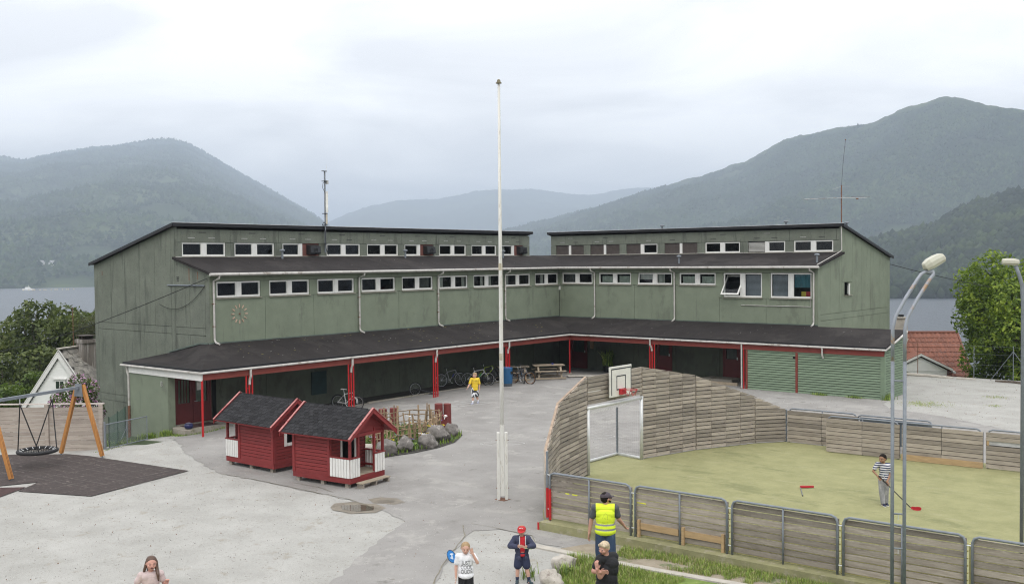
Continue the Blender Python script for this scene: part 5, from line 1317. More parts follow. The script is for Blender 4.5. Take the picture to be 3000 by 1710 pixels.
cf = thing('chain_link_fence', 'low green chain link fence between the plank fence and the green gable', 'fence', (-38.6, 21.3, -0.4))
ca, cb_ = Vector((-36.8,19.75,-0.2)), Vector((-40.9,22.7,-0.5)); cdv = (cb_-ca); cL = cdv.length; cdv.normalize()
mesh_wire(ca, cdv, cL, 1.25, 0.09).build('wire_mesh', mat('green_wire', (0.06,0.12,0.09), 0.6), cf, kind='stuff')
for s in (0.0, cL/2, cL): MB().tube([ca+cdv*s, ca+cdv*s+Vector((0,0,1.3))], 0.025, 6).build('post', mat('dark_green_metal', (0.04,0.07,0.05), 0.6), cf)

# ================================================================ TREES AND SHRUBS
def leaf_mats(nm, cols):
    out_ = []
    for i, c in enumerate(cols):
        mt = mat('%s_leaf_%s' % (nm, 'abc'[i]), c, 0.55, 9, 0.35, spec=0.3)
        b_ = mt.node_tree.nodes['Principled BSDF']
        t_ = mt.node_tree; tr = t_.nodes.new('ShaderNodeBsdfTranslucent'); tr.inputs[0].default_value = (c[0]*1.6, c[1]*1.7, c[2]*1.0, 1)
        mx = t_.nodes.new('ShaderNodeMixShader'); mx.inputs[0].default_value = 0.28
        o_ = [n for n in t_.nodes if n.type == 'OUTPUT_MATERIAL'][0]
        t_.links.new(b_.outputs[0], mx.inputs[1]); t_.links.new(tr.outputs[0], mx.inputs[2]); t_.links.new(mx.outputs[0], o_.inputs[0])
        out_.append(mt)
    return out_
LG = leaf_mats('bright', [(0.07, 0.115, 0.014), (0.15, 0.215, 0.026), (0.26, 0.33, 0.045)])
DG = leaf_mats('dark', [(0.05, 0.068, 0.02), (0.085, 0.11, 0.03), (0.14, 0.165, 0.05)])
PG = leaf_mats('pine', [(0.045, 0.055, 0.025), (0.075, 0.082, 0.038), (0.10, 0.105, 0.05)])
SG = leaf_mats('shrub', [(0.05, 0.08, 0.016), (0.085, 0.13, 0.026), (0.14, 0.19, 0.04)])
bark = mat('bark', (0.09, 0.07, 0.055), 0.95, 8, 0.35, bump=0.6)
def leaves(lobes, n, size, mats_, seed, name, parent, shell=0.62, gap=0.0, needle=False):
    g = np.random.default_rng(seed)
    lob = np.array([[*c, *r] for c, r in lobes]); vol = (lob[:,3]*lob[:,4]*lob[:,5])**(2/3.); pick = g.choice(len(lob), n, p=vol/vol.sum())
    d = g.normal(size=(n, 3)); d /= np.linalg.norm(d, axis=1)[:, None]
    rad = shell+(1-shell)*g.random(n)**0.6+g.normal(0, .07, n)
    P = lob[pick,:3]+d*lob[pick,3:]*rad[:,None]
    if gap:
        nzv = np.array([mnoise.noise(Vector(p)/(size*7)+Vector((seed, 0, 0))) for p in P]); k = nzv > -0.30+gap*0.5
        P, d, nzv = P[k], d[k], nzv[k]
    else: nzv = np.array([mnoise.noise(Vector(p)/(size*6)) for p in P])
    n = len(P)
    nrm = d*0.7+g.normal(0, .55, (n, 3))+np.array([0,0,.35]); nrm /= np.linalg.norm(nrm, axis=1)[:, None]
    a = np.cross(nrm, g.normal(size=(n,3))); a /= np.linalg.norm(a, axis=1)[:, None]; b_ = np.cross(nrm, a)
    s = size*(0.55+0.9*g.random(n))[:, None]
    wd = 0.16 if needle else 0.5
    V = np.stack([P-a*s, P+b_*s*wd+nrm*s*.12, P+a*s, P-b_*s*wd+nrm*s*.12], 1).reshape(-1, 3)
    F = np.arange(n*4).reshape(n, 4)
    me = bpy.data.meshes.new(name); me.from_pydata(V.tolist(), [], F.tolist())
    for x in mats_: me.materials.append(x)
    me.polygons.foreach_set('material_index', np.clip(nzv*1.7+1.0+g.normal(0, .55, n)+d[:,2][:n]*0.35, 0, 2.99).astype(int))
    o = bpy.data.objects.new(name, me); COL.objects.link(o)
    if parent is not None:
        o.parent = parent; o.matrix_local = WM[root_of(parent)].inverted()
    return o
def trunk(base, lobes, r0, parent, split=0.35):
    b = MB(); base = Vector(base); top_ = max((Vector(c) for c, r in lobes), key=lambda c: c.z)
    fork = base.lerp(Vector((base.x, base.y, top_.z)), split)
    b.tube([base-Vector((0,0,.4)), base.lerp(fork, .5)+Vector((.05,.03,0)), fork], [r0*1.2, r0, r0*.85], 9)
    for c, r in lobes:
        c = Vector(c); m_ = fork.lerp(c, .5)+Vector((0,0,-.12*(c-fork).length))
        b.tube([fork-Vector((0,0,.2)), m_, c], [r0*.5, r0*.32, r0*.12], 6)
        for k in range(3):
            e = c+Vector((rng.gauss(0,1)*r[0]*.5, rng.gauss(0,1)*r[1]*.5, rng.gauss(.3,.5)*r[2]*.6)); b.tube([m_.lerp(c,.6), e], [r0*.16, r0*.05], 5)
    return b.build('trunk', bark, parent)
def lobed(cx, cy, cz, R, H, n, seed, lr=0.42, zmin=-0.8):
    r_ = random.Random(seed); L = []
    for i in range(n):
        a = i*2.4+r_.uniform(-.4,.4); t = (i+.5)/n; z = -0.85+1.7*t; rr = math.sqrt(max(0.05, 1-z*z))*r_.uniform(.55,.8)
        k = lr*r_.uniform(.75, 1.25)
        L.append(((cx+R*rr*math.cos(a), cy+R*rr*math.sin(a), cz+H*z*.8), (R*k, R*k, H*k*0.85)))
    L.append(((cx,cy,cz),(R*.5,R*.5,H*.5)))
    return L
def tree(name, label, base, crown_c, R, H, n, size, mats_, seed, group=None, nl=11, cat='tree', r0=0.16, gap=0.25, shell=.55, needle=False, lr=.42):
    t = thing(name, label, cat, base, 0, group)
    L = lobed(*crown_c, R, H, nl, seed, lr)
    trunk(base, L, r0, t)
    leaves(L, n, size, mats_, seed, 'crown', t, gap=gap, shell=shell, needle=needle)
    return t
# big tree beyond the gravel yard, right
tree('leafy_tree', 'bright green leafy tree overhanging the gravel yard by the right lamp post', (-15.2,65.5,-2.2), (-14.9,65.3,2.9), 3.9, 4.9, 46000, 0.125, LG, 21, nl=22, r0=0.22, lr=.34)
tree('leafy_tree', 'green tree crown half hidden behind the right border lamp post', (-8.8,67.0,-2.0), (-9.2,67.0,3.0), 3.2, 4.4, 12000, 0.12, LG, 22, nl=14, r0=0.2, lr=.36)
# left group beyond the white house
gtre = 'trees below the school'
tree('broadleaf_tree', 'tall spreading green tree, highest of the clump left of the school', (-80,39,-11), (-79.5,38.6,0.7), 4.4, 3.7, 15000, 0.19, DG, 31, gtre, nl=16, r0=.28, gap=.42, shell=.55)
tree('broadleaf_tree', 'dark broadleaf tree cut by the photo\'s left border', (-84,32.5,-11.5), (-83.5,32.5,-0.8), 4.6, 3.9, 13000, 0.19, DG, 32, gtre, nl=15, r0=.26, gap=.42, shell=.55)
tree('broadleaf_tree', 'rounded green tree close behind the white house chimney', (-81,47.0,-12), (-80.5,46.6,-1.9), 2.9, 3.3, 8000, 0.16, DG, 33, gtre, nl=12, r0=.2, gap=.38, shell=.55)
tree('pine_tree', 'brownish green pine before the tall tree, left of the chimney', (-72.5,38.6,-9.5), (-72.3,38.4,0.1), 2.2, 3.6, 12000, 0.17, PG, 34, gtre, nl=14, r0=.2, gap=.05, shell=.4, needle=True, lr=.36)
tree('broadleaf_tree', 'low green tree between the pine and the left border', (-76,33.5,-10), (-75.5,33.6,-2.2), 3.1, 3.0, 9000, 0.17, DG, 35, gtre, nl=12, r0=.2, gap=.38, shell=.55)
tree('bush', 'bright leafy bush left of the white gable', (-62.5,29.3,-4.5), (-62.3,29.0,-1.5), 1.9, 1.9, 7000, 0.12, SG, 36, 'bushes by the white house', nl=10, cat='bush', r0=.08)
tree('bush', 'dark leafy bush behind the swing\'s near end, over the plank fence', (-61.5,25.6,-4.5), (-61.2,25.3,-1.6), 2.2, 1.9, 8000, 0.12, SG, 37, 'bushes by the white house', nl=10, cat='bush', r0=.08)
tree('bush', 'green bush at the photo\'s left border above the plank fence', (-62.5,21.8,-4.5), (-62.2,21.6,-1.2), 2.3, 2.1, 8000, 0.12, SG, 38, 'bushes by the white house', nl=10, cat='bush', r0=.08)
# purple rhododendron against the gable
rh = thing('rhododendron', 'purple flowering rhododendron between the white house and the green gable', 'bush', (-44.9,22.6,-1.6))
RL = lobed(-45.0,22.75,0.45,0.95,1.5,10,41)
trunk((-44.9,22.6,-1.6), RL, .05, rh)
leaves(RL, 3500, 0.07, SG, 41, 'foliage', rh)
pur = [mat('bloom_a', (0.45,0.20,0.40), .6, 20, .3), mat('bloom_b', (0.58,0.34,0.52), .6, 20, .3), mat('bloom_c', (0.36,0.13,0.30), .6, 20, .3)]
leaves(RL, 2000, 0.05, pur, 42, 'blossoms', rh, shell=.9)
tree('bush', 'small pink flowering shrub behind the swing\'s bracket', (-42.2,20.3,-1.2), (-42.2,20.3,0.9), .45, .75, 900, 0.06, [pur[1], SG[1], SG[2]], 44, cat='bush', r0=.03, nl=6)

# ================================================================ HOUSES
wall_white = mat('white_boards', (0.82,0.815,0.79), 0.65, 3, 0.05, stretch=(1,1,6))
def roof_tiles(o, du, dv, nu, nv, mt, parent, name, h=0.06, maxn=300, jag=0.0, stag=0.5):
    """Overlapping roof tiles over the parallelogram o + du + dv (dv runs up the slope)."""
    o, du, dv = Vector(o), Vector(du), Vector(dv); n = du.cross(dv).normalized()
    if n.z < 0: n = -n
    uu, vv = du.normalized(), dv.normalized(); w, l = du.length/nu, dv.length/nv
    key = 'tile_'+mt.name
    if key not in UNIT:
        b = MB(); vs = []; k = 6
        for i in range(k+1):
            x = -.5+i/k; z = 0.5*math.sin((x+.5)*PI)**2 if stag == 0 else 0.15*math.cos(x*3)
            vs += [(x,-.5-(0.16*math.cos(x*PI) if stag else 0),z+.5), (x,.62,z), (x,-.5-(0.16*math.cos(x*PI) if stag else 0),z-.25)]
        b.add(vs, [(3*i,3*i+3,3*i+4,3*i+1) for i in range(k)]+[(3*i+2,3*i+5,3*i+3,3*i) for i in range(k)])
        UNIT[key] = b.mesh('tile', mt)
    R3 = Matrix((uu, vv, n)).transposed()
    for j in range(nv):
        for i in range(nu):
            c = o+uu*w*(i+.5+(stag if j % 2 else 0))+vv*l*(j+.5)+n*(0.02+rng.uniform(0,jag))
            t = bpy.data.objects.new(name, UNIT[key]); COL.objects.link(t); t.parent = parent
            t.matrix_local = WM[root_of(parent)].inverted() @ Matrix.Translation(c) @ R3.to_4x4() @ Matrix.Rotation(rng.uniform(-jag,jag), 4, 'Z') @ Matrix.Diagonal((w*.98, l*1.1, h, 1))
# white house, left
wh = thing('white_house', 'white boarded house with steep slate roof and tall grey chimney beyond the plank fence', 'house', (-52.2,25.28,-4))
ap = Vector((-52.2,25.28,2.30)); d_ = Vector((-52.2,25.28,0)).normalized(); rr = Vector((-d_.y*-1, d_.x*-1, 0)); rr = Vector((d_.y, -d_.x, 0))
rdir = (rr*.6+d_*.8).normalized(); gdir = (rr*.8-d_*.6).normalized(); hw = 3.0; ez = ap.z-hw*1.33; dep = 7.5
def hp(s, z, dd=0.0): p = ap+gdir*s+rdir*dd; return Vector((p.x,p.y,z))
MB().prism([hp(-hw+.1,-4.5,.12), hp(hw-.1,-4.5,.12), hp(hw-.1,ez-.1,.12), hp(0,ap.z-.15,.12), hp(-hw+.1,ez-.1,.12)], rdir*(dep-.3)).build('wall', wall_white, wh)
for i in range(34):
    z0 = -2.6+i*0.15; z1 = z0+.16; s = min(hw-.1, (ap.z-.14-z1)/1.33)
    if s < .08: break
    MB().prism([hp(-s-.0,z0,.10), hp(s,z0,.10), hp(s,z0,.065), hp(-s,z0,.065)], Vector((0,0,.147))).build('board', wall_white, wh)
for sg in (-1,1):
    MB().prism([hp(sg*(hw+.35),ez-.45,.02), hp(0,ap.z+.02,.02), hp(0,ap.z+.24,.02), hp(sg*(hw+.35),ez-.23,.02)], rdir*.05).build('bargeboard', white_paint, wh)
    MB().prism([hp(sg*(hw+.22),ez-.50,-.06), hp(0,ap.z-.22,-.06), hp(0,ap.z+.06,-.06), hp(sg*(hw+.22),ez-.22,-.06)], rdir*.04).build('bargeboard', white_paint, wh)
    MB().prism([hp(sg*(hw+.3),ez-.30,.02), hp(0,ap.z+.10,.02), hp(0,ap.z+.17,.02), hp(sg*(hw+.3),ez-.23,.02)], rdir*dep).build('roof', mat('slate_deck', (0.12,0.11,0.10), .9), wh)
slate = mat('lichen_slate', (0.23,0.215,0.19), 0.9, 5, 0.35, objvar=0.25, stains=[((0.33,0.31,0.26), 4, 0.60, (1,1,1))])
o0 = hp(hw+.28,ez-.20,.05); roof_tiles(o0, rdir*5.2, hp(0,ap.z+.18,.05)-o0, 14, 20, slate, wh, 'slate', 0.03, jag=0.03)
MB().bar(hp(0,ap.z+.26,0), hp(0,ap.z+.26,dep), .26, .07).build('ridge_cap', pale_concrete, wh)
cc = ap+rdir*1.75+gdir*0.42
chm = mat('chimney_render', (0.20,0.175,0.155), .9, 3, .25, stretch=(3,3,.5), stains=[((0.40,0.38,0.35), 2.5, .58, (3,3,.25))])
ch = MB().box(cc.x-.36,cc.x+.36,cc.y-.36,cc.y+.36,1.1,2.75).build('chimney', chm, wh)
MB().box(cc.x-.42,cc.x+.42,cc.y-.42,cc.y+.42,2.752,2.95).build('chimney_collar', chm, ch)
MB().box(cc.x-.2,cc.x-.12,cc.y-.3,cc.y+.3,2.952,3.12).box(cc.x+.12,cc.x+.2,cc.y-.3,cc.y+.3,2.952,3.12).box(cc.x-.46,cc.x+.46,cc.y-.36,cc.y+.36,3.121,3.16).build('chimney_cap', mat('rusty_dark', (0.05,0.038,0.03), .9), ch)
MB().tube([cc+Vector((0,0,-1))+gdir*-.55+rdir*-.3, Vector((cc.x,cc.y,4.7))+gdir*-.55+rdir*-.3], .02, 5).build('aerial_rod', rust, wh)
wc0 = -0.55
w1 = MB().prism([hp(wc0-.06+.35,-.05,.0),hp(wc0+.56+.35,-.05,.0),hp(wc0+.56+.35,.92,.0),hp(wc0-.06+.35,.92,.0)], rdir*.06).build('window', white_paint, wh)
for a in (0,1):
    for c in (0,1):
        s0 = wc0+.35+.02+a*.25; z0 = .03+c*.43
        MB().add([hp(s0,z0,-.004),hp(s0+.21,z0,-.004),hp(s0+.21,z0+.38,-.004),hp(s0,z0+.38,-.004)], [(0,1,2,3)]).build('pane', mat('dark_pane', (0.03,0.045,0.035), .08), w1)
MB().prism([hp(wc0+.2,.93,-.05),hp(wc0+1.0,.93,-.05),hp(wc0+1.0,.99,-.05),hp(wc0+.2,.99,-.05)], rdir*.1).build('window_head', white_paint, wh)
sk0 = hp(hw*.55, ap.z-hw*.55*1.33+.26, 2.0); sk1 = hp(hw*.40, ap.z-hw*.40*1.33+.26, 2.0)
MB().prism([sk0,sk0+rdir*.42,sk1+rdir*.42,sk1], Vector((0,0,.06))).build('skylight', mat('skylight_pane', (0.45,0.48,0.5), .15), wh)
# small distant house roof with a chimney among the bushes
bh_ = thing('distant_house', 'grey roofed house with a pale chimney almost hidden by bushes at the left', 'house', (-76,29.5,-8))
MB().box(-78.5,-74.5,27.5,31.5,-10,-2.6).build('wall', wall_white, bh_)
r_b = MB().prism([(-79,27.2,-2.7),(-74,27.2,-2.7),(-76.5,27.2,-0.5)], (0,4.6,0)).build('roof', slate, bh_)
MB().box(-76.9,-76.2,29.0,29.7,-0.9,0.35).box(-76.62,-76.48,29.3,29.44,0.35,1.6).build('chimney', pale_concrete, r_b)
# red tiled house, right
rhs = thing('red_roof_house', 'white house with red pantile roof, dormer gable and concrete chimney below the yard', 'house', (-21,69,-3))
d_ = Vector((-22.2,72,0)).normalized(); rr = Vector((d_.y,-d_.x,0)); rdv = Vector((-20.87+24.6, 73.08-70.6, 0)).normalized(); sdv = Vector((rdv.y,-rdv.x,0))
rp = Vector((-20.75,73.15,1.66)); sl = 0.84; RL_ = 8.6; W2 = 5.4
pan = mat('red_pantile', (0.205,0.078,0.048), 0.75, 4, 0.2, objvar=0.16, stains=[((0.12,0.05,0.04), 5, .62, (1,1,1))])
def rq(s, dn): p = rp-rdv*s+sdv*dn; return Vector((p.x,p.y,1.66-dn*sl))
MB().prism([rq(0,0),rq(RL_,0),rq(RL_,W2),rq(0,W2)], (0,0,-.14)).prism([rq(0,0),rq(RL_,0),rq(RL_,0)-sdv*5.4-Vector((0,0,4.5)),rq(0,0)-sdv*5.4-Vector((0,0,4.5))], (0,0,-.14)).build('roof', pan, rhs)
roof_tiles(rq(RL_,4.9), rq(0,4.9)-rq(RL_,4.9), rq(RL_,0)-rq(RL_,4.9), 29, 14, pan, rhs, 'roof_tile', 0.09, stag=0)
MB().tube([rq(0,-.02)+Vector((0,0,.06)), rq(RL_,-.02)+Vector((0,0,.06))], .10, 7).build('ridge_tiles', pan, rhs)
MB().bar(rq(-.02,0), rq(-.02,W2), .10, .22).build('bargeboard', pan, rhs)
MB().prism([rq(.3,.3),rq(RL_-.3,.3),rq(RL_-.3,W2-.4),rq(.3,W2-.4)], (0,0,-4)).build('wall', wall_white, rhs)
dm = rq(3.35, 3.2); dm.z = 0.46             # dormer: apex at the front plane
dw, dz = 2.05, 1.12
def dq(s, z, b=0.0): p = dm-rdv*s*-1+sdv*b; return Vector((p.x,p.y,z))
dorm = MB().prism([dq(-dw+.35,-3.2),dq(dw-.35,-3.2),dq(dw-.35,-.55),dq(0,.30),dq(-dw+.35,-.55)], -sdv*2.6).build('dormer', wall_white, rhs)
for i in range(16):
    z0 = -1.9+i*.14; s = min(dw-.4, (.22-z0-.14)/.5)
    if s < .1: break
    MB().prism([dq(-s,z0,.005),dq(s,z0,.005),dq(s,z0+.132,.005),dq(-s,z0+.132,.005)], sdv*.025).build('board', wall_white, dorm)
for sg in (-1,1):
    MB().prism([dq(sg*dw,-.62,.12),dq(0,.40,.12),dq(0,.56,.12),dq(sg*dw,-.46,.12)], sdv*.05).build('bargeboard', white_paint, dorm)
    MB().prism([dq(sg*dw,-.47,.14),dq(0,.56,.14),dq(0,.60,.14),dq(sg*dw,-.43,.14)], -sdv*(1.9)).build('dormer_roof', pan, dorm)
    MB().prism([dq(sg*dw,-.72,.36),dq(sg*(dw+.10),-.72,.36),dq(sg*(dw+.10),-.60,.36),dq(sg*dw,-.60,.36)], -sdv*1.2).build('dormer_gutter', white_paint, dorm)
for s in (-1.55,-.35,.62):
    wq = MB().prism([dq(s-.02,-1.42,.03),dq(s+.34,-1.42,.03),dq(s+.34,-.86,.03),dq(s-.02,-.86,.03)], sdv*.03).build('window', white_paint, dorm)
    MB().prism([dq(s+.03,-1.37,.061),dq(s+.29,-1.37,.061),dq(s+.29,-.91,.061),dq(s+.03,-.91,.061)], sdv*.004).build('pane', mat('dark_pane', (0.03,0.045,0.035), .08), rhs and wq)
MB().prism([dq(-dw+.4,-.62,.035),dq(dw-.6,-.62,.035),dq(dw-.6,-.58,.035),dq(-dw+.4,-.58,.035)], sdv*.02).build('dormer_band', white_paint, dorm)
cp = rq(3.9,.55)
chr_ = MB().box(cp.x-.34,cp.x+.34,cp.y-.34,cp.y+.34,.5,2.75).build('chimney', pale_concrete, rhs)
MB().box(cp.x-.40,cp.x+.40,cp.y-.40,cp.y+.40,2.751,2.86).build('chimney_collar', pale_concrete, chr_)
MB().lathe([(.2,0),(.2,.14),(.24,.16)], (cp.x,cp.y,2.861), 10).build('chimney_pot', black_plastic, chr_)
MB().box(cp.x-.42,cp.x+.42,cp.y-.42,cp.y+.42,.45,1.35).build('chimney_flashing', pale_concrete, chr_)

# fence posts and wires along the yard's far edge
ef = thing('wire_fence', 'wire fence with slanting braced posts along the far edge of the gravel yard', 'fence', (-16,60.2,0.1))
for x, h, lx in ((-19.3,2.1,0),(-16.2,1.9,0),(-14.15,2.0,0),(-12.3,2.1,0),(-9.5,2.1,0)):
    MB().tube([(x,60.35,-.2),(x,60.35,h)], .02, 6).build('post', steel if x > -17 else rust, ef)
for x in (-15.35,-12.95): MB().tube([(x,60.35,.0),(-14.15,60.35,1.7)], .016, 6).build('brace', steel, ef)
for z in (.35,.9,1.5,1.95): MB().tube([(-21,60.35,z),(-16.2,60.35,z-.03),(-9,60.35,z)], .003, 4).build('wire', steel, ef)
lg_ = MB().tube([(-20.2,59.9,.12),(-18.5,60.0,.10),(-17.2,59.9,.05)], .10, 7).tube([(-17.0,59.9,.06),(-16.0,59.95,.05)], .08, 7)
top(lg_, 'edge_log', pale_concrete, 'pale edging log lying at the yard edge below the white dormer', 'log', base=(-19,59.9,0))
top(MB().tube([(-14.9,59.7,.05),(-13.9,59.6,.08),(-13.2,59.2,.06),(-12.0,58.6,.08)], .09, 7), 'edge_log', bark, 'dark root-like log at the yard edge under the leafy tree', 'log', base=(-13.5,59.3,0))

# ================================================================ GRASS, WEEDS, FLOWER BED, BOULDERS
def blades(spots, name, mats_, seed, kind='stuff', parent=None, wmul=1.0):
    """spots: (x, y, z, h) for each blade."""
    g = np.random.default_rng(seed); A = np.array(spots); n = len(A)
    ang = g.random(n)*2*PI; lean = g.random(n)*.65*A[:,3]; w = (0.004+0.005*g.random(n))*wmul*(0.6+A[:,3]*2)
    dx, dy = np.cos(ang), np.sin(ang)
    p = A[:,:3]; sx = np.stack([-dy*w, dx*w, np.zeros(n)], 1); up = np.stack([dx*lean*.35, dy*lean*.35, A[:,3]*.6], 1); tip = np.stack([dx*lean, dy*lean, A[:,3]], 1)
    V = np.stack([p-sx, p+sx, p+up+sx*.7, p+up-sx*.7, p+tip], 1).reshape(-1,3); k = np.arange(n)[:,None]*5
    F = [list(q) for q in (k+np.array([0,1,2,3]))]+[list(q) for q in (k+np.array([3,2,4]))]
    me = bpy.data.meshes.new(name); me.from_pydata(V.tolist(), [], F)
    for x in mats_: me.materials.append(x)
    mi = g.integers(0, len(mats_), n); me.polygons.foreach_set('material_index', np.concatenate([mi, mi]))
    o = bpy.data.objects.new(name, me); COL.objects.link(o)
    if kind: o['kind'] = kind
    if parent is not None: o.parent = parent; o.matrix_local = WM[root_of(parent)].inverted()
    return o
GB = [mat('grass_a', (0.135,0.215,0.028), .6, 5, .3), mat('grass_b', (0.205,0.30,0.042), .6, 5, .3), mat('grass_c', (0.30,0.38,0.08), .6, 5, .3), mat('grass_dry', (0.34,0.31,0.14), .7, 5, .2)]
def inpoly(x, y, P):
    c = False; j = len(P)-1
    for i in range(len(P)):
        if (P[i][1] > y) != (P[j][1] > y) and x < (P[j][0]-P[i][0])*(y-P[i][1])/(P[j][1]-P[i][1])+P[i][0]: c = not c
        j = i
    return c
LAWN = [(-13.9,18.75),(-13.0,18.85),(-11.6,19.0),(-9.9,19.2),(-4,19.8),(-3,17),(-6,12),(-11.5,13),(-12.7,15.8),(-13.2,17.4)]
STRIP = [(-13.4,20.25),(-12.0,20.42),(-8.3,20.55),(-4,20.7),(-4,20.0),(-9.4,19.62),(-12.2,19.4),(-13.2,19.6)]
sp = []
BLD = [(-13.45,17.95,.42),(-12.98,16.80,.42),(-13.70,16.72,.35)]
while len(sp) < 120000:
    if len(sp) > 119999: break
    x, y = rng.uniform(-14,-3), rng.uniform(11,20.8)
    if any((x-a)**2+(y-c)**2 < r*r for a, c, r in BLD): continue
    nzv = mnoise.noise(Vector((x*.9,y*.9,0)))+.5*mnoise.noise(Vector((x*2.6,y*2.6,4)))
    if inpoly(x, y, LAWN):
        if nzv < -.32+(0 if x < -11 else .12): continue
        e = math.exp(-((x+13.3)**2+(y-18.2)**2)/0.9)
        sp.append((x, y, gz(x,y)+.015, rng.uniform(.04,.11)*(1+max(0,nzv)*.7)+e*rng.uniform(.03,.26)))
    elif inpoly(x, y, STRIP):
        kk = (y-(19.4+(x+13.2)*.03))/0.95
        if nzv < -.06-(kk > .5)*.45: continue
        sp.append((x, y, gz(x,y)+.012, rng.uniform(.05,.14)))
blades(sp, 'grass', GB, 3)
# narrow concrete edging between lawn and soil strip
top(MB().prism([(-15.4,19.18,-.05),(-13.0,19.24,-.05),(-11.6,19.36,-.05),(-9.9,19.58,-.05),(-3,20.3,-.05),(-3,20.08,-.05),(-9.9,19.36,-.05),(-11.6,19.15,-.05),(-13.0,19.02,-.05),(-15.2,18.95,-.05)], (0,0,.085)),
    'edging_strip', pale_concrete, 'long narrow concrete edging strip between the lawn and the rink kerb', 'edging', base=(-12,19.2,0))
def weed_patch(pts, n, h0, h1, seed, label=None, zoff=0.0):
    r_ = random.Random(seed); s = []
    for i in range(n):
        k = r_.randrange(len(pts)-1); a = r_.random(); p, q = pts[k], pts[k+1]
        x = p[0]+(q[0]-p[0])*a+r_.gauss(0,.10); y = p[1]+(q[1]-p[1])*a+r_.gauss(0,.10)
        s.append((x, y, gz(x,y)+.005+zoff, r_.uniform(h0,h1)))
    return blades(s, 'weeds', [GB[0], GB[1], leafgreen, GB[2]], seed, wmul=1.8)
weed_patch([(-40.3,22.7),(-39.3,22.72),(-38.0,22.75),(-37.6,22.75)], 1500, .08, .28, 5)
weed_patch([(-37.7,22.95),(-36.7,22.9),(-36.7,25.0)], 500, .03, .10, 6)
weed_patch([(-39.6,20.6),(-38.0,21.8),(-37.7,22.2)], 700, .08, .3, 16)
weed_patch([(-20.3,47.75),(-19.7,47.75)], 260, .05, .16, 7); weed_patch([(-18.5,47.75),(-18.0,47.78)], 240, .05, .15, 8); weed_patch([(-16.75,47.8),(-16.7,48.4)], 260, .08, .35, 9)
weed_patch([(-36.7,20.2),(-35.8,18.7)], 120, .02, .06, 18)
def flat_tufts(c, rx, ry, n, seed):
    r_ = random.Random(seed); s = []
    for i in range(n):
        x, y = c[0]+r_.gauss(0,rx), c[1]+r_.gauss(0,ry); s.append((x,y,gz(x,y)+.004,r_.uniform(.02,.06)))
    blades(s, 'weeds', [GB[2], GB[1], GB[3]], seed, wmul=1.6)
flat_tufts((-14.9,47.6), .55, .5, 900, 11); flat_tufts((-12.9,51.8), .3, .3, 200, 12); flat_tufts((-12.2,48.8), .2, .2, 120, 13)
def boulder(c, r, seed, mt, label, group=None, flat=0.72):
    bm = bmesh.new(); bmesh.ops.create_icosphere(bm, subdivisions=4, radius=1.0)
    r_ = random.Random(seed); o3 = Vector((seed*3.7, seed*1.3, 0))
    cuts = [(Vector((r_.gauss(0,1), r_.gauss(0,1), r_.gauss(.2,.8))).normalized(), r_.uniform(.62,.85)) for _ in range(9)]
    for v in bm.verts:
        p = v.co.normalized(); k = 1.0
        for n_, dd in cuts:
            t = p.dot(n_)
            if t > dd: k = min(k, dd/t)
        k *= 1+.17*mnoise.noise(p*1.6+o3)+.085*mnoise.noise(p*4.5+o3)+.02*mnoise.noise(p*13+o3)
        v.co = p*k
        v.co.x *= r[0]; v.co.y *= r[1]; v.co.z *= r[2]
    me = bpy.data.meshes.new('boulder'); bm.to_mesh(me); bm.free(); me.materials.append(mt); me.polygons.foreach_set('use_smooth', [True]*len(me.polygons))
    o = bpy.data.objects.new('boulder', me); COL.objects.link(o); o.location = (c[0], c[1], gz(c[0],c[1])+r[2]*flat-.02); o.rotation_euler = (0,0,r_.uniform(0,3))
    WM[o.name] = Matrix.Translation(o.location)
    return tag(o, label, 'boulder', group)
gb_ = 'boulders edging the flower bed'
for i, (c, r, lb) in enumerate([((-26.55,24.75),(.40,.36,.35),'rounded grey boulder of the flower bed, nearest the playhouse porch'),
        ((-26.60,25.72),(.36,.34,.38),'pointed grey boulder second along the flower bed edge from the playhouse'),
        ((-26.40,26.70),(.40,.40,.33),'low layered boulder in the middle of the flower bed edge'),
        ((-26.85,27.75),(.52,.46,.41),'largest smooth grey boulder of the flower bed edge'),
        ((-27.35,28.90),(.36,.36,.34),'dark grey boulder at the far tip of the flower bed'),
        ((-28.6,30.0),(.30,.28,.30),'small pale boulder behind the flower bed\'s red posts'),
        ((-27.5,24.6),(.38,.3,.24),'pale flat stone seen through the playhouse porch')]):
    boulder(c, r, 50+i, boulder_grey if i < 5 else boulder_pale, lb, gb_)
boulder((-13.45,17.95), (.31,.28,.27), 71, boulder_pale, 'pale boulder with dark foot in the tall grass, the further of two', 'pale boulders by the lawn')
boulder((-12.98,16.80), (.30,.28,.27), 72, boulder_pale, 'pale round boulder at the photo\'s lower border beside the capped boy', 'pale boulders by the lawn')
boulder((-13.35,19.15), (.13,.11,.10), 73, boulder_pale, 'small white stone half sunk in the tall grass', 'pale boulders by the lawn')
weed_patch([(-13.25,17.55),(-13.1,17.75)], 160, .12, .34, 74)
weed_patch([(-13.9,17.2),(-13.75,17.0)], 40, .1, .35, 75)
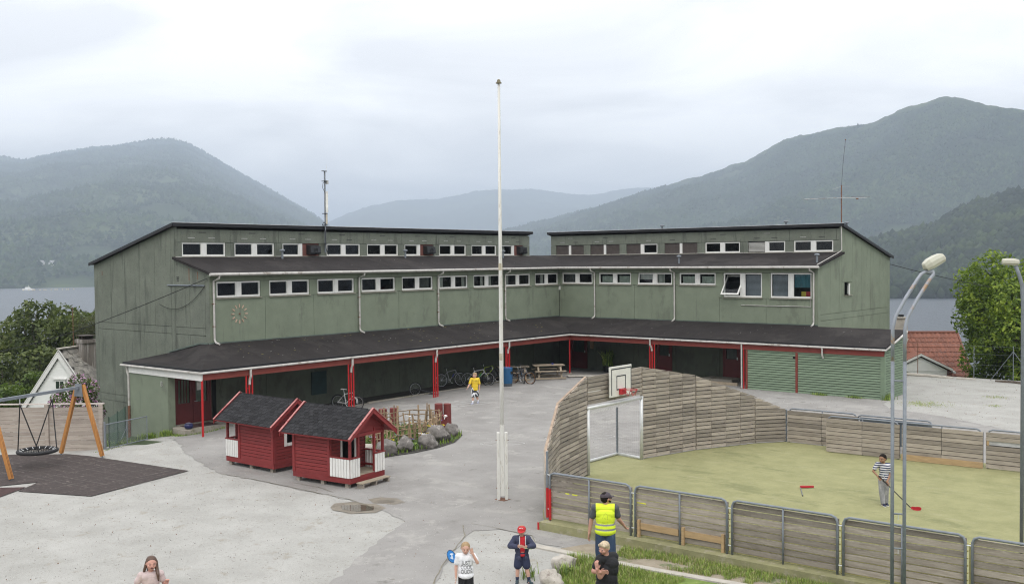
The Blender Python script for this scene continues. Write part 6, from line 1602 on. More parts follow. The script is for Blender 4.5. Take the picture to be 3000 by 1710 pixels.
# flower bed: soil, plants, wattle fence, red stumps
BED = [(-26.3,24.4),(-26.0,25.6),(-25.95,26.8),(-26.2,28.0),(-27.0,29.3),(-28.6,30.3),(-30.5,29.9),(-31.2,28.2),(-30.2,25.8),(-28.2,24.3)]
sheet('flower_bed_soil', BED, 0.03, soil)
r_ = random.Random(9); s = []
for i in range(4200):
    x, y = r_.uniform(-31.2,-26.2), r_.uniform(24.3,30.3)
    if inpoly(x, y, BED): s.append((x, y, gz(x,y)+.02, r_.uniform(.06,.22)))
blades(s, 'bed_plants', [GB[0], GB[1], leafgreen, mat('lime_leaf', (0.16,0.24,0.03), .6)], 10, wmul=2.6)
BL = [((x, y, gz(x,y)+.12), (.32,.32,.20)) for x, y in [(-27.0,25.0),(-26.9,25.6),(-26.75,26.2),(-26.8,26.9),(-27.0,27.5),(-27.3,28.2),(-27.8,28.8),(-27.6,26.4),(-28.0,27.3),(-28.4,28.4),(-28.2,25.4),(-29.0,26.6),(-29.2,27.8),(-30.0,28.3)]]
bo = leaves(BL, 16000, .055, [GB[0], leafgreen, MATS['lime_leaf']], 77, 'bed_foliage', None, shell=.3); bo['kind'] = 'stuff'
petals = {'white': mat('white_petal', (0.72,0.70,0.70), .6), 'yellow': mat('yellow_petal', (0.62,0.50,0.02), .6), 'violet': mat('violet_petal', (0.08,0.05,0.26), .6), 'lilac': mat('lilac_petal', (0.48,0.42,0.62), .6)}
stem_m = mat('stem', (0.10,0.17,0.03), .6)
eye_m = mat('flower_eye', (0.5,0.33,0.02), .6)
fl = 'pansies in the flower bed'
def flower(x, y, h, r, col, label):
    z = gz(x, y)
    t = thing('flower', label, 'flower', (x, y, z), 0, fl)
    MB().tube([(x,y,z),(x+.02,y,z+h*.6),(x,y,z+h)], .008, 5).build('stem', stem_m, t)
    b = MB(); n = 5
    for k in range(n):
        a = k*2*PI/n; c = Vector((x+math.cos(a)*r*.55, y+math.sin(a)*r*.55, z+h+.01))
        ring = [c+Vector((math.cos(j*PI/4)*r*.48, math.sin(j*PI/4)*r*.48, .02*math.cos(j*PI/4-a)))+Vector((0,0,.012*k)) for j in range(8)]
        b.add(ring, [tuple(range(8))])
    b.build('petals', petals[col], t); MB().lathe([(r*.22,0),(r*.1,.03)], (x,y,z+h+.05), 6).build('flower_eye', eye_m, t)
for x, y, h, r, c, lb in [(-27.6,27.0,.72,.14,'white','large white flower tied low on the wattle fence, middle of the bed'),(-27.3,27.9,.55,.12,'white','white flower right of the middle of the bed, above the layered boulder'),
        (-26.9,26.9,.40,.13,'white','white and lilac flower low above the layered boulder'),(-27.1,27.5,.60,.08,'yellow','small yellow flower in the middle of the bed'),
        (-26.9,27.25,.36,.09,'yellow','yellow flower just above the pointed boulder'),(-26.7,26.2,.34,.08,'violet','dark violet flower above the pointed boulder'),
        (-27.9,28.9,.55,.14,'violet','dark blue violet bloom at the foot of the front red stump'),(-27.5,24.95,.5,.14,'lilac','lilac flower seen through the playhouse porch'),
        (-27.3,26.0,.45,.09,'lilac','pale lilac flower behind the rounded boulder'),(-28.3,27.6,.85,.10,'white','white flower high on the far row of the wattle fence'),
        (-27.0,25.5,.38,.07,'yellow','yellow flower behind the rounded boulder'),(-27.2,28.4,.5,.07,'yellow','yellow flower near the right end of the wattle fence')]:
    flower(x, y, h, r, c, lb)
wf = thing('wattle_fence', 'crooked wattle fence of bare sticks woven round the flower bed', 'fence', (-28.2,27.2,0.1))
def stick(x, y, h, r, lean=.06):
    z = gz(x, y); a, c = rng.gauss(0,lean), rng.gauss(0,lean)
    MB().tube([(x,y,z),(x+a*.4+rng.gauss(0,.012),y+c*.4+rng.gauss(0,.012),z+h*.35),(x+a*.7+rng.gauss(0,.015),y+c*.7,z+h*.7),(x+a,y+c,z+h)], [r,r*.95,r*.85,r*.75], 6).build('stick', stick_wood, wf)
line1 = [(-27.6,24.9),(-27.45,25.6),(-27.25,26.4),(-27.2,27.2),(-27.4,28.0),(-27.75,28.8)]
line2 = [(-29.3,26.2),(-29.6,27.2),(-29.5,28.2),(-28.9,29.1),(-28.2,29.3)]
def along(L, t):
    t = t*(len(L)-1); i = min(int(t), len(L)-2); a = t-i; return (L[i][0]+(L[i+1][0]-L[i][0])*a, L[i][1]+(L[i+1][1]-L[i][1])*a)
for L, n, h in ((line1, 27, .78), (line2, 24, .88)):
    for i in range(n):
        x, y = along(L, (i+.5)/n); stick(x+rng.gauss(0,.03), y+rng.gauss(0,.03), h*rng.uniform(.85,1.35), rng.uniform(.030,.050))
    for z in (.42,.62,.80):
        for k in range(3):
            t0 = k/3-.02; pts = []
            for j in range(7):
                x, y = along(L, min(max(t0+j/6*.38,0),.999)); pts.append((x+(.04 if j%2 else -.04), y+rng.gauss(0,.02), gz(x,y)+z*h/.78+rng.gauss(0,.03)))
            MB().tube(pts, .021, 5).build('withy', stick_wood, wf)
rs_ = 'red painted stumps by the flower bed'
stump_m = mat('red_stump', (0.16,0.032,0.028), .8, 4, .2, stretch=(5,5,.6))
for x, y, h, r, lb in [(-28.55,29.55,1.12,.17,'taller red stump at the flower bed end, rear one of the pair'),(-28.35,29.85,1.10,.16,'tall red stump at the flower bed end, outer one of the pair'),
        (-28.05,29.35,.72,.17,'short red stump with a white ornament at the flower bed end'),(-31.2,28.9,.75,.18,'red stump behind the playhouse gable, left one of a pair'),(-30.85,29.2,.78,.17,'red stump behind the playhouse gable, right one of a pair'),
        (-28.3,25.0,.80,.17,'red stump seen through the playhouse porch, taller one'),(-28.0,25.6,.6,.15,'short red stump seen through the playhouse porch')]:
    z = gz(x, y); top(MB().lathe([(r,-.05),(r*1.02,h*.5),(r*.98,h-.01),(r*.9,h)], (0,0,0), 14), 'red_stump', stump_m, lb, 'stump', group=rs_).location = (x,y,z)
st = thing('flower_ornament', 'white star shaped flower ornament nailed on the short red stump', 'ornament', (-27.90,29.22,.75))
MB().add([(-27.88+.5*.0,29.16,.80),(-27.86,29.24,.82),(-27.78,29.26,.76),(-27.84,29.20,.72),(-27.86,29.14,.62),(-27.89,29.19,.71),(-27.97,29.2,.74),(-27.91,29.21,.80)], [tuple(range(8))]).build('petals', petals['white'], st)
MB().lathe([(.03,0),(.015,.02)], (-27.865,29.19,.75), 6).build('flower_eye', eye_m, st)

# ================================================================ BICYCLES, TABLES, BARREL AND SMALL THINGS UNDER THE CANOPY
tyre_m = black_rubber; rim_m = mat('rim_alloy', (0.45,0.46,0.47), .35, metal=.6); spoke_m = rim_m
def bike(loc, rz, frame_m, label, wr=0.32, lean=0.10, rim=rim_m, saddle_m=black_plastic, fork_m=None, guards=False, bottle=None):
    t = thing('bicycle', label, 'bicycle', loc, rz, 'bicycles under the canopy')
    t.rotation_euler = (lean, 0, rz); WM[t.name] = Matrix.Identity(4)      # parts below are given in the bicycle's own frame
    def bld(b, nm, mt, par=t): return b.build(nm, mt, par)
    wb = wr*3.15
    for x in (0, wb):
        wl = bld(MB().tube([(x+wr*math.cos(a*PI/14), 0, wr+wr*math.sin(a*PI/14)) for a in range(28)], .024, 7, True), 'wheel', tyre_m)
        bld(MB().tube([(x+(wr-.035)*math.cos(a*PI/14), 0, wr+(wr-.035)*math.sin(a*PI/14)) for a in range(28)], .011, 5, True), 'rim', rim, wl)
        b = MB()
        for a in range(14): b.tube([(x+.02*math.cos(a*PI/7), .02*(-1)**a, wr+.02*math.sin(a*PI/7)), (x+(wr-.04)*math.cos(a*PI/7+.2), 0, wr+(wr-.04)*math.sin(a*PI/7+.2))], .0022, 3)
        b.tube([(x,-.05,wr),(x,.05,wr)], .02, 7); bld(b, 'spokes', spoke_m, wl)
    bb_ = (wr*1.32,0,wr*.86); st_ = (wr*1.0,0,wr*2.35); hd = (wr*2.45,0,wr*2.45); hb = (wr*2.56,0,wr*2.05)
    b = MB(); b.tube([bb_,st_], .018, 7).tube([(st_[0],0,st_[2]-.06),hd], .019, 7).tube([bb_,hb], .022, 7).tube([hd,hb], .022, 7)
    for s in (-1,1): b.tube([bb_,(0,s*.05,wr)], .011, 5).tube([(st_[0],0,st_[2]-.09),(0,s*.05,wr)], .010, 5)
    bld(b, 'frame', frame_m)
    b = MB(); 
    for s in (-1,1): b.tube([(hb[0]+.01,s*.045,hb[2]-.02),(wb-.02,s*.05,wr*1.5),(wb,s*.05,wr)], .014, 6)
    b.tube([(hb[0]+.01,-.05,hb[2]-.02),(hb[0]+.01,.05,hb[2]-.02)], .016, 6); bld(b, 'fork', fork_m or frame_m)
    bld(MB().tube([st_,(st_[0]-.03,0,st_[2]+.14)], .013, 6), 'seat_post', alu)
    bld(MB().add([(st_[0]-.16,-.07,st_[2]+.15),(st_[0]-.16,.07,st_[2]+.15),(st_[0]+.02,.03,st_[2]+.16),(st_[0]+.14,.015,st_[2]+.15),(st_[0]+.14,-.015,st_[2]+.15),(st_[0]+.02,-.03,st_[2]+.16),
                  (st_[0]-.15,-.05,st_[2]+.20),(st_[0]-.15,.05,st_[2]+.20),(st_[0]+.02,.02,st_[2]+.19),(st_[0]+.13,.01,st_[2]+.18),(st_[0]+.13,-.01,st_[2]+.18),(st_[0]+.02,-.02,st_[2]+.19)],
                 [(0,1,2,3,4,5),(6,11,10,9,8,7)]+[(i,i+6,(i+1)%6+6,(i+1)%6) for i in range(6)]), 'saddle', saddle_m)
    bld(MB().tube([hd,(hd[0]-.02,0,hd[2]+.10),(hd[0]+.05,0,hd[2]+.13)], .014, 6).tube([(hd[0],-.30,hd[2]+.15),(hd[0]+.05,-.12,hd[2]+.13),(hd[0]+.05,.12,hd[2]+.13),(hd[0],.30,hd[2]+.15)], .012, 6), 'handlebar', black_plastic)
    b = MB(); b.tube([(bb_[0]+.085*math.cos(a*PI/9),.035,bb_[2]+.085*math.sin(a*PI/9)) for a in range(18)], .007, 4, True)
    b.tube([(bb_[0],-.06,bb_[2]),(bb_[0]+.10,-.06,bb_[2]-.13)], .010, 5).tube([(bb_[0],.06,bb_[2]),(bb_[0]-.10,.06,bb_[2]+.13)], .010, 5).tube([(bb_[0],-.07,bb_[2]),(bb_[0],.07,bb_[2])], .016, 6)
    b.box(bb_[0]+.06,bb_[0]+.14,-.15,-.06,bb_[2]-.145,bb_[2]-.12).box(bb_[0]-.14,bb_[0]-.06,.06,.15,bb_[2]+.12,bb_[2]+.145)
    b.tube([(bb_[0],.035,bb_[2]+.08),(0,.035,wr+.035)], .004, 3).tube([(bb_[0],.035,bb_[2]-.08),(0,.035,wr-.035)], .004, 3)
    bld(b, 'crankset', alu)
    if guards:
        for x, a0, a1 in ((0,.25,2.9),(wb,.6,2.2)):
            bld(MB().tube([(x+(wr+.035)*math.cos(a0+(a1-a0)*k/10),0,wr+(wr+.035)*math.sin(a0+(a1-a0)*k/10)) for k in range(11)], .016, 5), 'mudguard', black_plastic)
    if bottle is not None: bld(MB().tube([(bb_[0]+.18,0,bb_[2]+.18),(bb_[0]+.30,0,bb_[2]+.36)], .035, 8), 'bottle', bottle)
    return t
frm = lambda n, c: mat(n+'_frame', c, .35, 3, .05)
g_ = lambda x, y: gz(x, y)
# the two wheel-base points lie along +Y (north end first) for bikes parked along the wall
bike((-36.55,31.0,g_(-36.5,31.3)+.01), math.radians(20), frm('white', (0.70,0.70,0.69)), 'white bicycle with white saddle leaning on the triple red post behind the front playhouse', wr=.325, saddle_m=white_paint, guards=True, lean=-.05)
bike((-37.75,25.9+.9,g_(-37.5,26.5)), math.radians(70), frm('blue', (0.03,0.14,0.36)), 'blue framed bicycle by the wall, its bars showing over the playhouse roofs', wr=.33, lean=-.12)
bike((-37.95,39.55,g_(-37.9,39.7)), math.radians(68), frm('silver', (0.30,0.30,0.32)), 'silver and black bicycle with a blue bottle leaning on the dark wall', wr=.36, lean=-.14, bottle=mat('blue_bottle', (0.02,0.03,0.22), .4))
bike((-37.1,40.7,g_(-37.1,40.8)), math.radians(40), frm('pure_white', (0.74,0.74,0.74)), 'white framed bicycle with green bottle behind the boy in yellow', wr=.36, lean=-.10, bottle=mat('green_bottle', (0.05,0.30,0.08), .4), fork_m=frm('pure_white', (0.74,0.74,0.74)))
bike((-37.6,42.2,g_(-37.6,42.6)), math.radians(62), frm('lime', (0.35,0.48,0.02)), 'black bicycle with lime yellow frame tubes at the back of the rack', wr=.36, lean=-.16, rim=black_plastic, fork_m=black_plastic)
bike((-36.35,41.55,g_(-36.3,41.6)), math.radians(75), black_plastic, 'black bicycle half hidden behind the flagpole by the blue barrel', wr=.35, lean=-.05, rim=black_plastic)
bike((-35.7,42.95,g_(-35.7,43.0)), math.radians(10), frm('grey', (0.14,0.14,0.15)), 'dark bicycle with orange reflectors immediately behind the blue barrel', wr=.34, lean=.05, rim=mat('orange_rim', (0.30,0.12,0.02), .5))
bike((-35.85,43.75,g_(-35.5,43.8)), math.radians(-40), frm('charcoal', (0.06,0.06,0.07)), 'charcoal bicycle with a blue light, on its stand right of the barrel', wr=.34, lean=.06, bottle=mat('blue_lamp', (0.03,0.22,0.40), .4))
# one wheel with its hub lying by the kerb
wl = thing('bicycle_remains', 'loose front wheel and fork lying against the kerb between two red posts', 'bicycle wheel', (-36.8,36.5,gz(-36.8,36.5)))
c = Vector((-36.78,36.35,gz(-36.8,36.4)+.33))
tdir = Vector((.35,.94,0)).normalized()
MB().tube([c+tdir*.33*math.cos(a*PI/14)+Vector((0,0,.33*math.sin(a*PI/14))) for a in range(28)], .025, 7, True).build('tyre', black_rubber, wl)
MB().tube([c+tdir*.29*math.cos(a*PI/14)+Vector((0,0,.29*math.sin(a*PI/14))) for a in range(28)], .009, 5, True).build('rim', rim_m, wl)
b = MB()
for a in range(12): b.tube([c, c+tdir*.28*math.cos(a*PI/6)+Vector((0,0,.28*math.sin(a*PI/6)))], .0025, 3)
b.build('spokes', rim_m, wl); MB().lathe([(.13,-.02),(.13,.02)], c, 12).build('hub_disc', black_plastic, wl)
MB().tube([c, c+tdir*.45+Vector((.1,0,-.12)), c+tdir*.85+Vector((.25,0,-.27))], .03, 6).tube([c+tdir*.75+Vector((.1,-.1,-.28)), c+tdir*.9+Vector((.45,.1,-.30))], .02, 6).build('fork', black_plastic, wl)
# blue barrel bin
br = thing('barrel', 'blue plastic barrel used as a bin in front of the triple red post', 'barrel', (-35.15,41.78,gz(-35.2,41.9)))
zb = gz(-35.2,41.9)
MB().lathe([(.27,.16),(.285,.30),(.29,.6),(.285,.95),(.27,1.0),(.25,1.0)], (-35.15,41.78,zb), 20).build('drum', mat('barrel_blue', (0.012,0.085,0.20), .45, 3, .15), br, smooth=False)
MB().lathe([(.25,0),(.265,.02),(.275,.155)], (-35.15,41.78,zb), 20).build('drum_foot', mat('barrel_grey', (0.07,0.085,0.10), .5), br)
MB().tube([(-35.15+.28*math.cos(a*PI/10),41.78+.28*math.sin(a*PI/10),zb+1.0) for a in range(20)], .018, 6, True).build('rim', mat('barrel_rim', (0.02,0.13,0.36), .4), br)
MB().box(-34.93,-34.80,41.72,41.84,zb+.68,zb+.82).build('latch', black_plastic, br)
# picnic tables
def picnic(loc, rz, label):
    t = thing('picnic_table', label, 'picnic table', loc, rz, 'picnic tables under the canopy'); WM[t.name] = Matrix.Identity(4)
    for i in range(5): piece('table_board', bench_wood, (0, -.30+i*.15, .74), (1.8,.14,.04), t)
    for s in (-1,1):
        for k in (0,1): piece('bench_board', bench_wood, (0, s*(.62+k*.14), .45), (1.8,.13,.04), t)
    for x in (-.65,.65):
        for s in (-1,1): MB().bar((x,s*.72,.02),(x,s*.26,.72),.045,.10,up=(1,0,0)).build('leg', bench_wood, t)
        MB().bar((x+.05,-.78,.40),(x+.05,.78,.40),.045,.10).build('crosspiece', bench_wood, t); MB().bar((x+.05,-.32,.69),(x+.05,.32,.69),.045,.08).build('crosspiece', bench_wood, t)
    for s in (-1,1): MB().bar((-.9,s*.72,.05),(.9,s*.72,.05),.05,.10).build('runner', bench_wood, t)
    WM[t.name] = Matrix.Translation(loc) @ Matrix.Rotation(rz, 4, 'Z')
    return t
picnic((-35.35,45.7,.22), math.radians(48), 'weathered picnic table beside the inner single red post')
picnic((-36.6,44.0,.2), math.radians(48), 'picnic table deeper in the canopy shade, behind the other one')
top(MB().lathe([(.05,0),(.07,.05),(.065,.07)], (0,0,0), 10), 'blue_cup', mat('cup_blue', (0.06,0.08,0.35), .4), 'small blue cup left on the picnic table', 'cup').location = (-35.2,45.9,.98)
# leafy pot plant by the dark door
pp = thing('pot_plant', 'spiky green plant in a dark tub under the canopy beside the dark door', 'plant', (-34.3,50.15,.25))
MB().lathe([(.22,0),(.28,.38),(.25,.38)], (-34.3,50.15,.25), 14).build('tub', black_plastic, pp)
r_ = random.Random(4); blades([(-34.3+r_.gauss(0,.12), 50.15+r_.gauss(0,.12), .58, r_.uniform(.5,1.05)) for _ in range(160)], 'fronds', [GB[1], GB[2], leafgreen], 14, kind=None, parent=pp, wmul=2.6)
# wooden ramp by the inner post
top(MB().prism([(-34.95,46.9,.26),(-33.5,48.2,.25),(-33.1,47.7,.25),(-34.5,46.5,.25)], (0,0,.03)), 'ground_plate', pale_concrete, 'pale slab lying on the asphalt beside the inner red post', 'slab', base=(-34,47.3,.25))
# blue pot on the doorstep, black bin by the wall
pt = thing('pot', 'round dark blue pot on the step before the double red doors', 'pot', (-37.0,23.35,.118))
MB().lathe([(.11,0),(.17,.06),(.19,.14),(.16,.21),(.13,.22)], (-37.0,23.35,.118), 16).build('bowl', mat('cobalt_glaze', (0.015,0.02,0.09), .3), pt, smooth=True)
MB().lathe([(.13,.222),(.135,.235),(.04,.27)], (-37.0,23.35,.118), 14).build('lid', mat('pot_rim', (0.12,0.12,0.16), .4), pt)
bn = thing('waste_bin', 'black wheeled bin against the dark wall behind the rear playhouse roof', 'bin', (-38.0,27.0,.05))
MB().prism([(-38.25,26.75,.08),(-37.8,26.75,.08),(-37.75,26.75,.95),(-38.3,26.75,.95)], (0,.5,0)).build('bin_body', black_plastic, bn); MB().box(-38.32,-37.70,26.72,27.28,.952,1.0).build('lid', black_plastic, bn)
for y in (26.8,27.2): MB().tube([(-38.25,y-.03,.09),(-38.25,y+.03,.09)], .09, 10).build('wheel', black_rubber, bn)

# ================================================================ ANTENNAS, CABLES
am = thing('antenna_mast', 'telecom mast with white panel antennas strapped to the left clerestory wall', 'antenna', (-40.95,34.03,7.35))
MB().tube([(-40.93,34.03,7.5),(-40.93,34.05,9.2),(-40.93,34.06,11.72)], .042, 8).build('mast_pipe', steel, am)
MB().tube([(-40.90,34.14,9.56),(-40.90,34.14,10.66)], .075, 10).build('panel_antenna', mat('antenna_white', (0.78,0.77,0.72), .5), am)
MB().tube([(-40.90,34.12,8.98),(-40.90,34.12,9.50)], .05, 10).build('panel_antenna', mat('antenna_cream', (0.62,0.56,0.45), .5), am)
MB().box(-40.95,-40.85,34.13,34.24,11.05,11.24).build('antenna_box', mat('antenna_grey', (0.4,0.4,0.38), .5), am)
MB().tube([(-40.9,34.14,11.65),(-40.9,34.14,12.05)], .008, 5).build('whip', white_paint, am)
for z in (7.95, 8.9, 9.5, 11.18, 11.7): MB().box(-41.0,-40.86,33.90,34.16,z,z+.03).build('clamp', black_plastic, am)
MB().tube([(-40.88,34.02,10.6),(-40.88,33.86,10.85),(-40.88,33.9,11.1),(-40.88,34.05,11.15)], .012, 5).tube([(-40.88,34.12,8.95),(-40.88,33.90,9.05),(-40.88,33.82,8.95),(-40.88,34.0,8.62),(-40.86,34.02,7.8),(-40.84,34.1,7.42),(-40.9,34.22,7.38)], .016, 5).build('cable', black_rubber, am)
an = thing('tv_antenna', 'rusty pole with a long TV antenna boom and whip on the right wing corner', 'antenna', (-21.39,54.05,8.75))
MB().tube([(-21.39,54.05,8.7),(-21.39,54.05,10.95)], .03, 8).build('pole', rust, an)
MB().tube([(-23.50,54.02,10.29),(-21.39,54.02,10.25),(-19.97,54.02,10.20)], .013, 6).build('boom', alu, an)
for x in (-23.48,-23.0,-22.5,-22.2,-21.65,-21.3,-21.0,-20.65,-20.3,-20.0): MB().tube([(x,53.55,10.26),(x,54.5,10.26)], .006, 5).build('element', rust, an)
MB().tube([(-21.39,54.05,10.9),(-21.30,54.05,12.2),(-21.17,54.05,13.4)], .010, 5).build('whip', mat('dark_rod', (0.06,0.05,0.05), .6), an)
MB().lathe([(.01,0),(.04,.02),(.02,.06)], (-21.17,54.05,13.38), 7).build('whip_tip', rust, an)
MB().tube([(-21.85,54.05,10.75),(-21.39,54.05,10.88),(-20.9,54.05,10.86)], .006, 5).build('stay', alu, an)
MB().box(-20.55,-20.45,53.97,54.07,10.13,10.2).build('junction_box', rust, an)
def sag(a, c, s, n=14): a, c = Vector(a), Vector(c); return [a.lerp(c, i/n)-Vector((0,0,s*4*(i/n)*(1-i/n))) for i in range(n+1)]
top(MB().tube(sag((-38.45,25.30,6.33),(-48.1,24.3,3.75),.05)+sag((-48.1,24.3,3.75),(-60,21.0,1.6),.25)[1:], .018, 5), 'overhead_cable', black_rubber, 'black cable slung from the left gable corner down across the gable', 'cable', base=(-38.45,25.3,6.33))
top(MB().tube(sag((-38.65,25.32,6.0),(-42.3,25.30,5.12),.55), .012, 5), 'overhead_cable', black_rubber, 'thin slack loop of cable hanging on the left gable', 'cable', base=(-38.65,25.32,6.0))
top(MB().tube(sag((-21.3,61.5,6.55),(-7,66,4.1),.5), .02, 5), 'overhead_cable', black_rubber, 'black cable from the right gable eave towards the leafy tree', 'cable', base=(-21.3,61.5,6.5))

# ================================================================ THE FJORD: boat, buoys, far houses
bt = thing('boat', 'small white cabin boat moored at the far shore on the left', 'boat', (-1420,720,-30))
def at_az(px_, D, z):
    d = CAM_R*((px_-1500)/2942.)-CAM_U*((840-855)/2942.)+CAM_F; h = math.hypot(d.x,d.y); return Vector((d.x/h*D, d.y/h*D, z))
o = at_az(84, 1640, -30); bt.location = o; WM[bt.name] = Matrix.Translation(o); u_ = Vector((CAM_R.x,CAM_R.y,0)).normalized()
MB().prism([o-u_*8, o+u_*8, o+u_*9.5+Vector((0,0,2)), o-u_*8+Vector((0,0,2))], Vector((u_.y,-u_.x,0))*3.5).build('hull', white_paint, bt)
MB().prism([o-u_*5+Vector((0,0,2)), o+u_*3+Vector((0,0,2)), o+u_*2+Vector((0,0,4.3)), o-u_*4+Vector((0,0,4.3))], Vector((u_.y,-u_.x,0))*2.5).build('cabin', white_paint, bt)
MB().tube([o+Vector((0,0,4.3)), o+Vector((0,0,7))], .25, 5).build('mast', white_paint, bt)
by = bpy.data.objects.new('fish_pen_buoys', None); bpy.data.objects.remove(by)
for i in range(14):
    p = at_az(70+i*11+(3 if i % 3 else -2), 1600+7*(i % 2), -29.8); q = thing('buoy', ['first','second','third','fourth','fifth','sixth','seventh','eighth','ninth','tenth','eleventh','twelfth','thirteenth','fourteenth'][i]+' pale buoy along the fish farm line, counted from the white boat', 'buoy', p, 0, 'fish farm buoys')
    MB().lathe([(.5,-.5),(1.0,.2),(.6,1.0),(.1,1.4)], p, 8).build('float', mat('buoy_cream', (0.6,0.5,0.3), .6), q); MB().tube([p+Vector((0,0,1.4)), p+Vector((0,0,2.0))], .12, 5).build('buoy_ring', rust, q)
from mathutils.bvhtree import BVHTree
for i, (px_, D, z, c, lb) in enumerate([(155,1790,-12,(0.7,0.7,0.7),'white farmhouse on the far left shore above the fish farm'),(118,1800,-11,(0.6,0.6,0.58),'smaller pale barn left of the far white farmhouse')]):
    d = CAM_R*((px_-1500)/2942.)-CAM_U*((776-855)/2942.)+CAM_F
    hit = BVHTree.FromPolygons(mv1, [p_.vertices[:] for p_ in mtn1.data.polygons]).ray_cast(Vector((0,0,7)), d.normalized())
    p = hit[0] if hit[0] is not None else at_az(px_, D, 20); q = thing('far_house', lb, 'house', p)
    MB().box(p.x-6,p.x+6,p.y-5,p.y+5,p.z-8,p.z+4).build('wall', mat('far_wall_%s' % 'ab'[i], c, .8), q); MB().prism([(p.x-6.5,p.y-5.5,p.z+4),(p.x+6.5,p.y-5.5,p.z+4),(p.x,p.y-5.5,p.z+8)], (0,11,0)).build('roof', mat('far_roof', (0.25,0.25,0.26), .8), q)
for px_, D, c, lb in ((2615,972,(0.25,0.04,0.03),'red boathouse on the right far shore'),(2632,972,(0.14,0.07,0.04),'brown boathouse beside the red one on the right far shore'),(2650,975,(0.16,0.1,0.06),'low brown shed right of the two far boathouses')):
    p = at_az(px_, D, -29); q = thing('boathouse', lb, 'boathouse', p)
    MB().box(p.x-2.3,p.x+2.3,p.y-2.5,p.y+2.5,p.z-2,p.z+3).build('wall', mat('boathouse_%d' % px_, c, .8), q); MB().prism([(p.x-2.6,p.y-2.8,p.z+3),(p.x+2.6,p.y-2.8,p.z+3),(p.x,p.y-2.8,p.z+4.8)], (0,5.6,0)).build('roof', mat('far_roof', (0.25,0.25,0.26), .8), q)
# clean-up mowing: pale hayfields on the near hillside
# ---------------------------------------------------------------- haze over the fjord
hz = MB().box(-13500, 6500, -1200, 14500, -75, 660).build('haze', mat('haze_air', (1,1,1)), kind='stuff')
hm = hz.data.materials[0]; hn = hm.node_tree; hn.nodes.clear()
ho = hn.nodes.new('ShaderNodeOutputMaterial'); hv_ = hn.nodes.new('ShaderNodeVolumePrincipled')
hv_.inputs['Color'].default_value = (0.72, 0.84, 1.0, 1); hv_.inputs['Density'].default_value = 0.00024; hv_.inputs['Anisotropy'].default_value = 0.0
hn.links.new(hv_.outputs[0], ho.inputs['Volume'])

# loose stones, grit and dry leaves scattered over the gravel and asphalt
b = MB(); r2_ = random.Random(31); cols_ = [mat('grit_dark', (0.17,0.16,0.145), .95), mat('grit_pale', (0.52,0.50,0.46), .95), mat('dry_leaf', (0.20,0.11,0.06), .9)]
for i in range(5200):
    if i < 3600: x, y = r2_.uniform(-36,-12), r2_.uniform(9,22)
    elif i < 4300: x, y = r2_.uniform(-35,-20), r2_.uniform(22,46)
    else: x, y = r2_.uniform(-20,-6), r2_.uniform(43,60)
    s = r2_.uniform(.004,.012)*(1.5 if i > 3600 else 1); z = gz(x,y)+.02; b.cur = 0 if r2_.random() < .4 else (1 if r2_.random() < .9 else 2)
    if b.cur == 2: s *= 1.7
    a0 = r2_.random()*6
    b.add([(x+s*math.cos(a0+q*PI/2)*r2_.uniform(.6,1.3), y+s*math.sin(a0+q*PI/2)*r2_.uniform(.6,1.3), z-.015) for q in range(4)]+[(x,y,z+s*.6)], [(q,(q+1)%4,4) for q in range(4)])
b.build('grit', cols_, kind='stuff')

# ================================================================ PEOPLE
from mathutils.bvhtree import BVHTree
def cap_mesh(b, p0, p1, r0, r1, n=14):
    """Tapered limb with rounded ends."""
    p0, p1 = Vector(p0), Vector(p1); d = p1-p0; L = d.length
    if L < 1e-6: d = Vector((0,0,1))
    d.normalize(); u = d.orthogonal().normalized(); w = d.cross(u)
    rings = []
    for i in range(5): a = -PI/2+PI/2*i/4.0+.04; rings.append((p0+d*(r0*math.sin(a)), r0*max(.08, math.cos(a))))
    for i in range(5): a = PI/2*i/4.0-.04; rings.append((p1+d*(r1*math.sin(a)), r1*max(.08, math.cos(a))))
    vs = []; fs = []
    for c, r in rings:
        for k in range(n): vs.append(c+(u*math.cos(2*PI*k/n)+w*math.sin(2*PI*k/n))*r)
    for i in range(len(rings)-1):
        for k in range(n): fs.append((i*n+k, i*n+(k+1)%n, (i+1)*n+(k+1)%n, (i+1)*n+k))
    fs += [tuple(reversed(range(n))), tuple((len(rings)-1)*n+k for k in range(n))]
    b.add(vs, fs)
def ell_mesh(b, c, r, yaw=0.0, pitch=0.0, roll=0.0, n=18, m_=12):
    R3 = Matrix.Rotation(yaw, 3, 'Z') @ Matrix.Rotation(pitch, 3, 'X') @ Matrix.Rotation(roll, 3, 'Y'); c = Vector(c); vs = []; fs = []
    for i in range(m_+1):
        a = -PI/2+PI*i/m_; rr_ = max(.03, math.cos(a))
        for k in range(n): vs.append(c+R3 @ Vector((r[0]*rr_*math.cos(2*PI*k/n), r[1]*rr_*math.sin(2*PI*k/n), r[2]*math.sin(a))))
    for i in range(m_):
        for k in range(n): fs.append((i*n+k, i*n+(k+1)%n, (i+1)*n+(k+1)%n, (i+1)*n+k))
    fs += [tuple(reversed(range(n))), tuple(m_*n+k for k in range(n))]
    b.add(vs, fs)
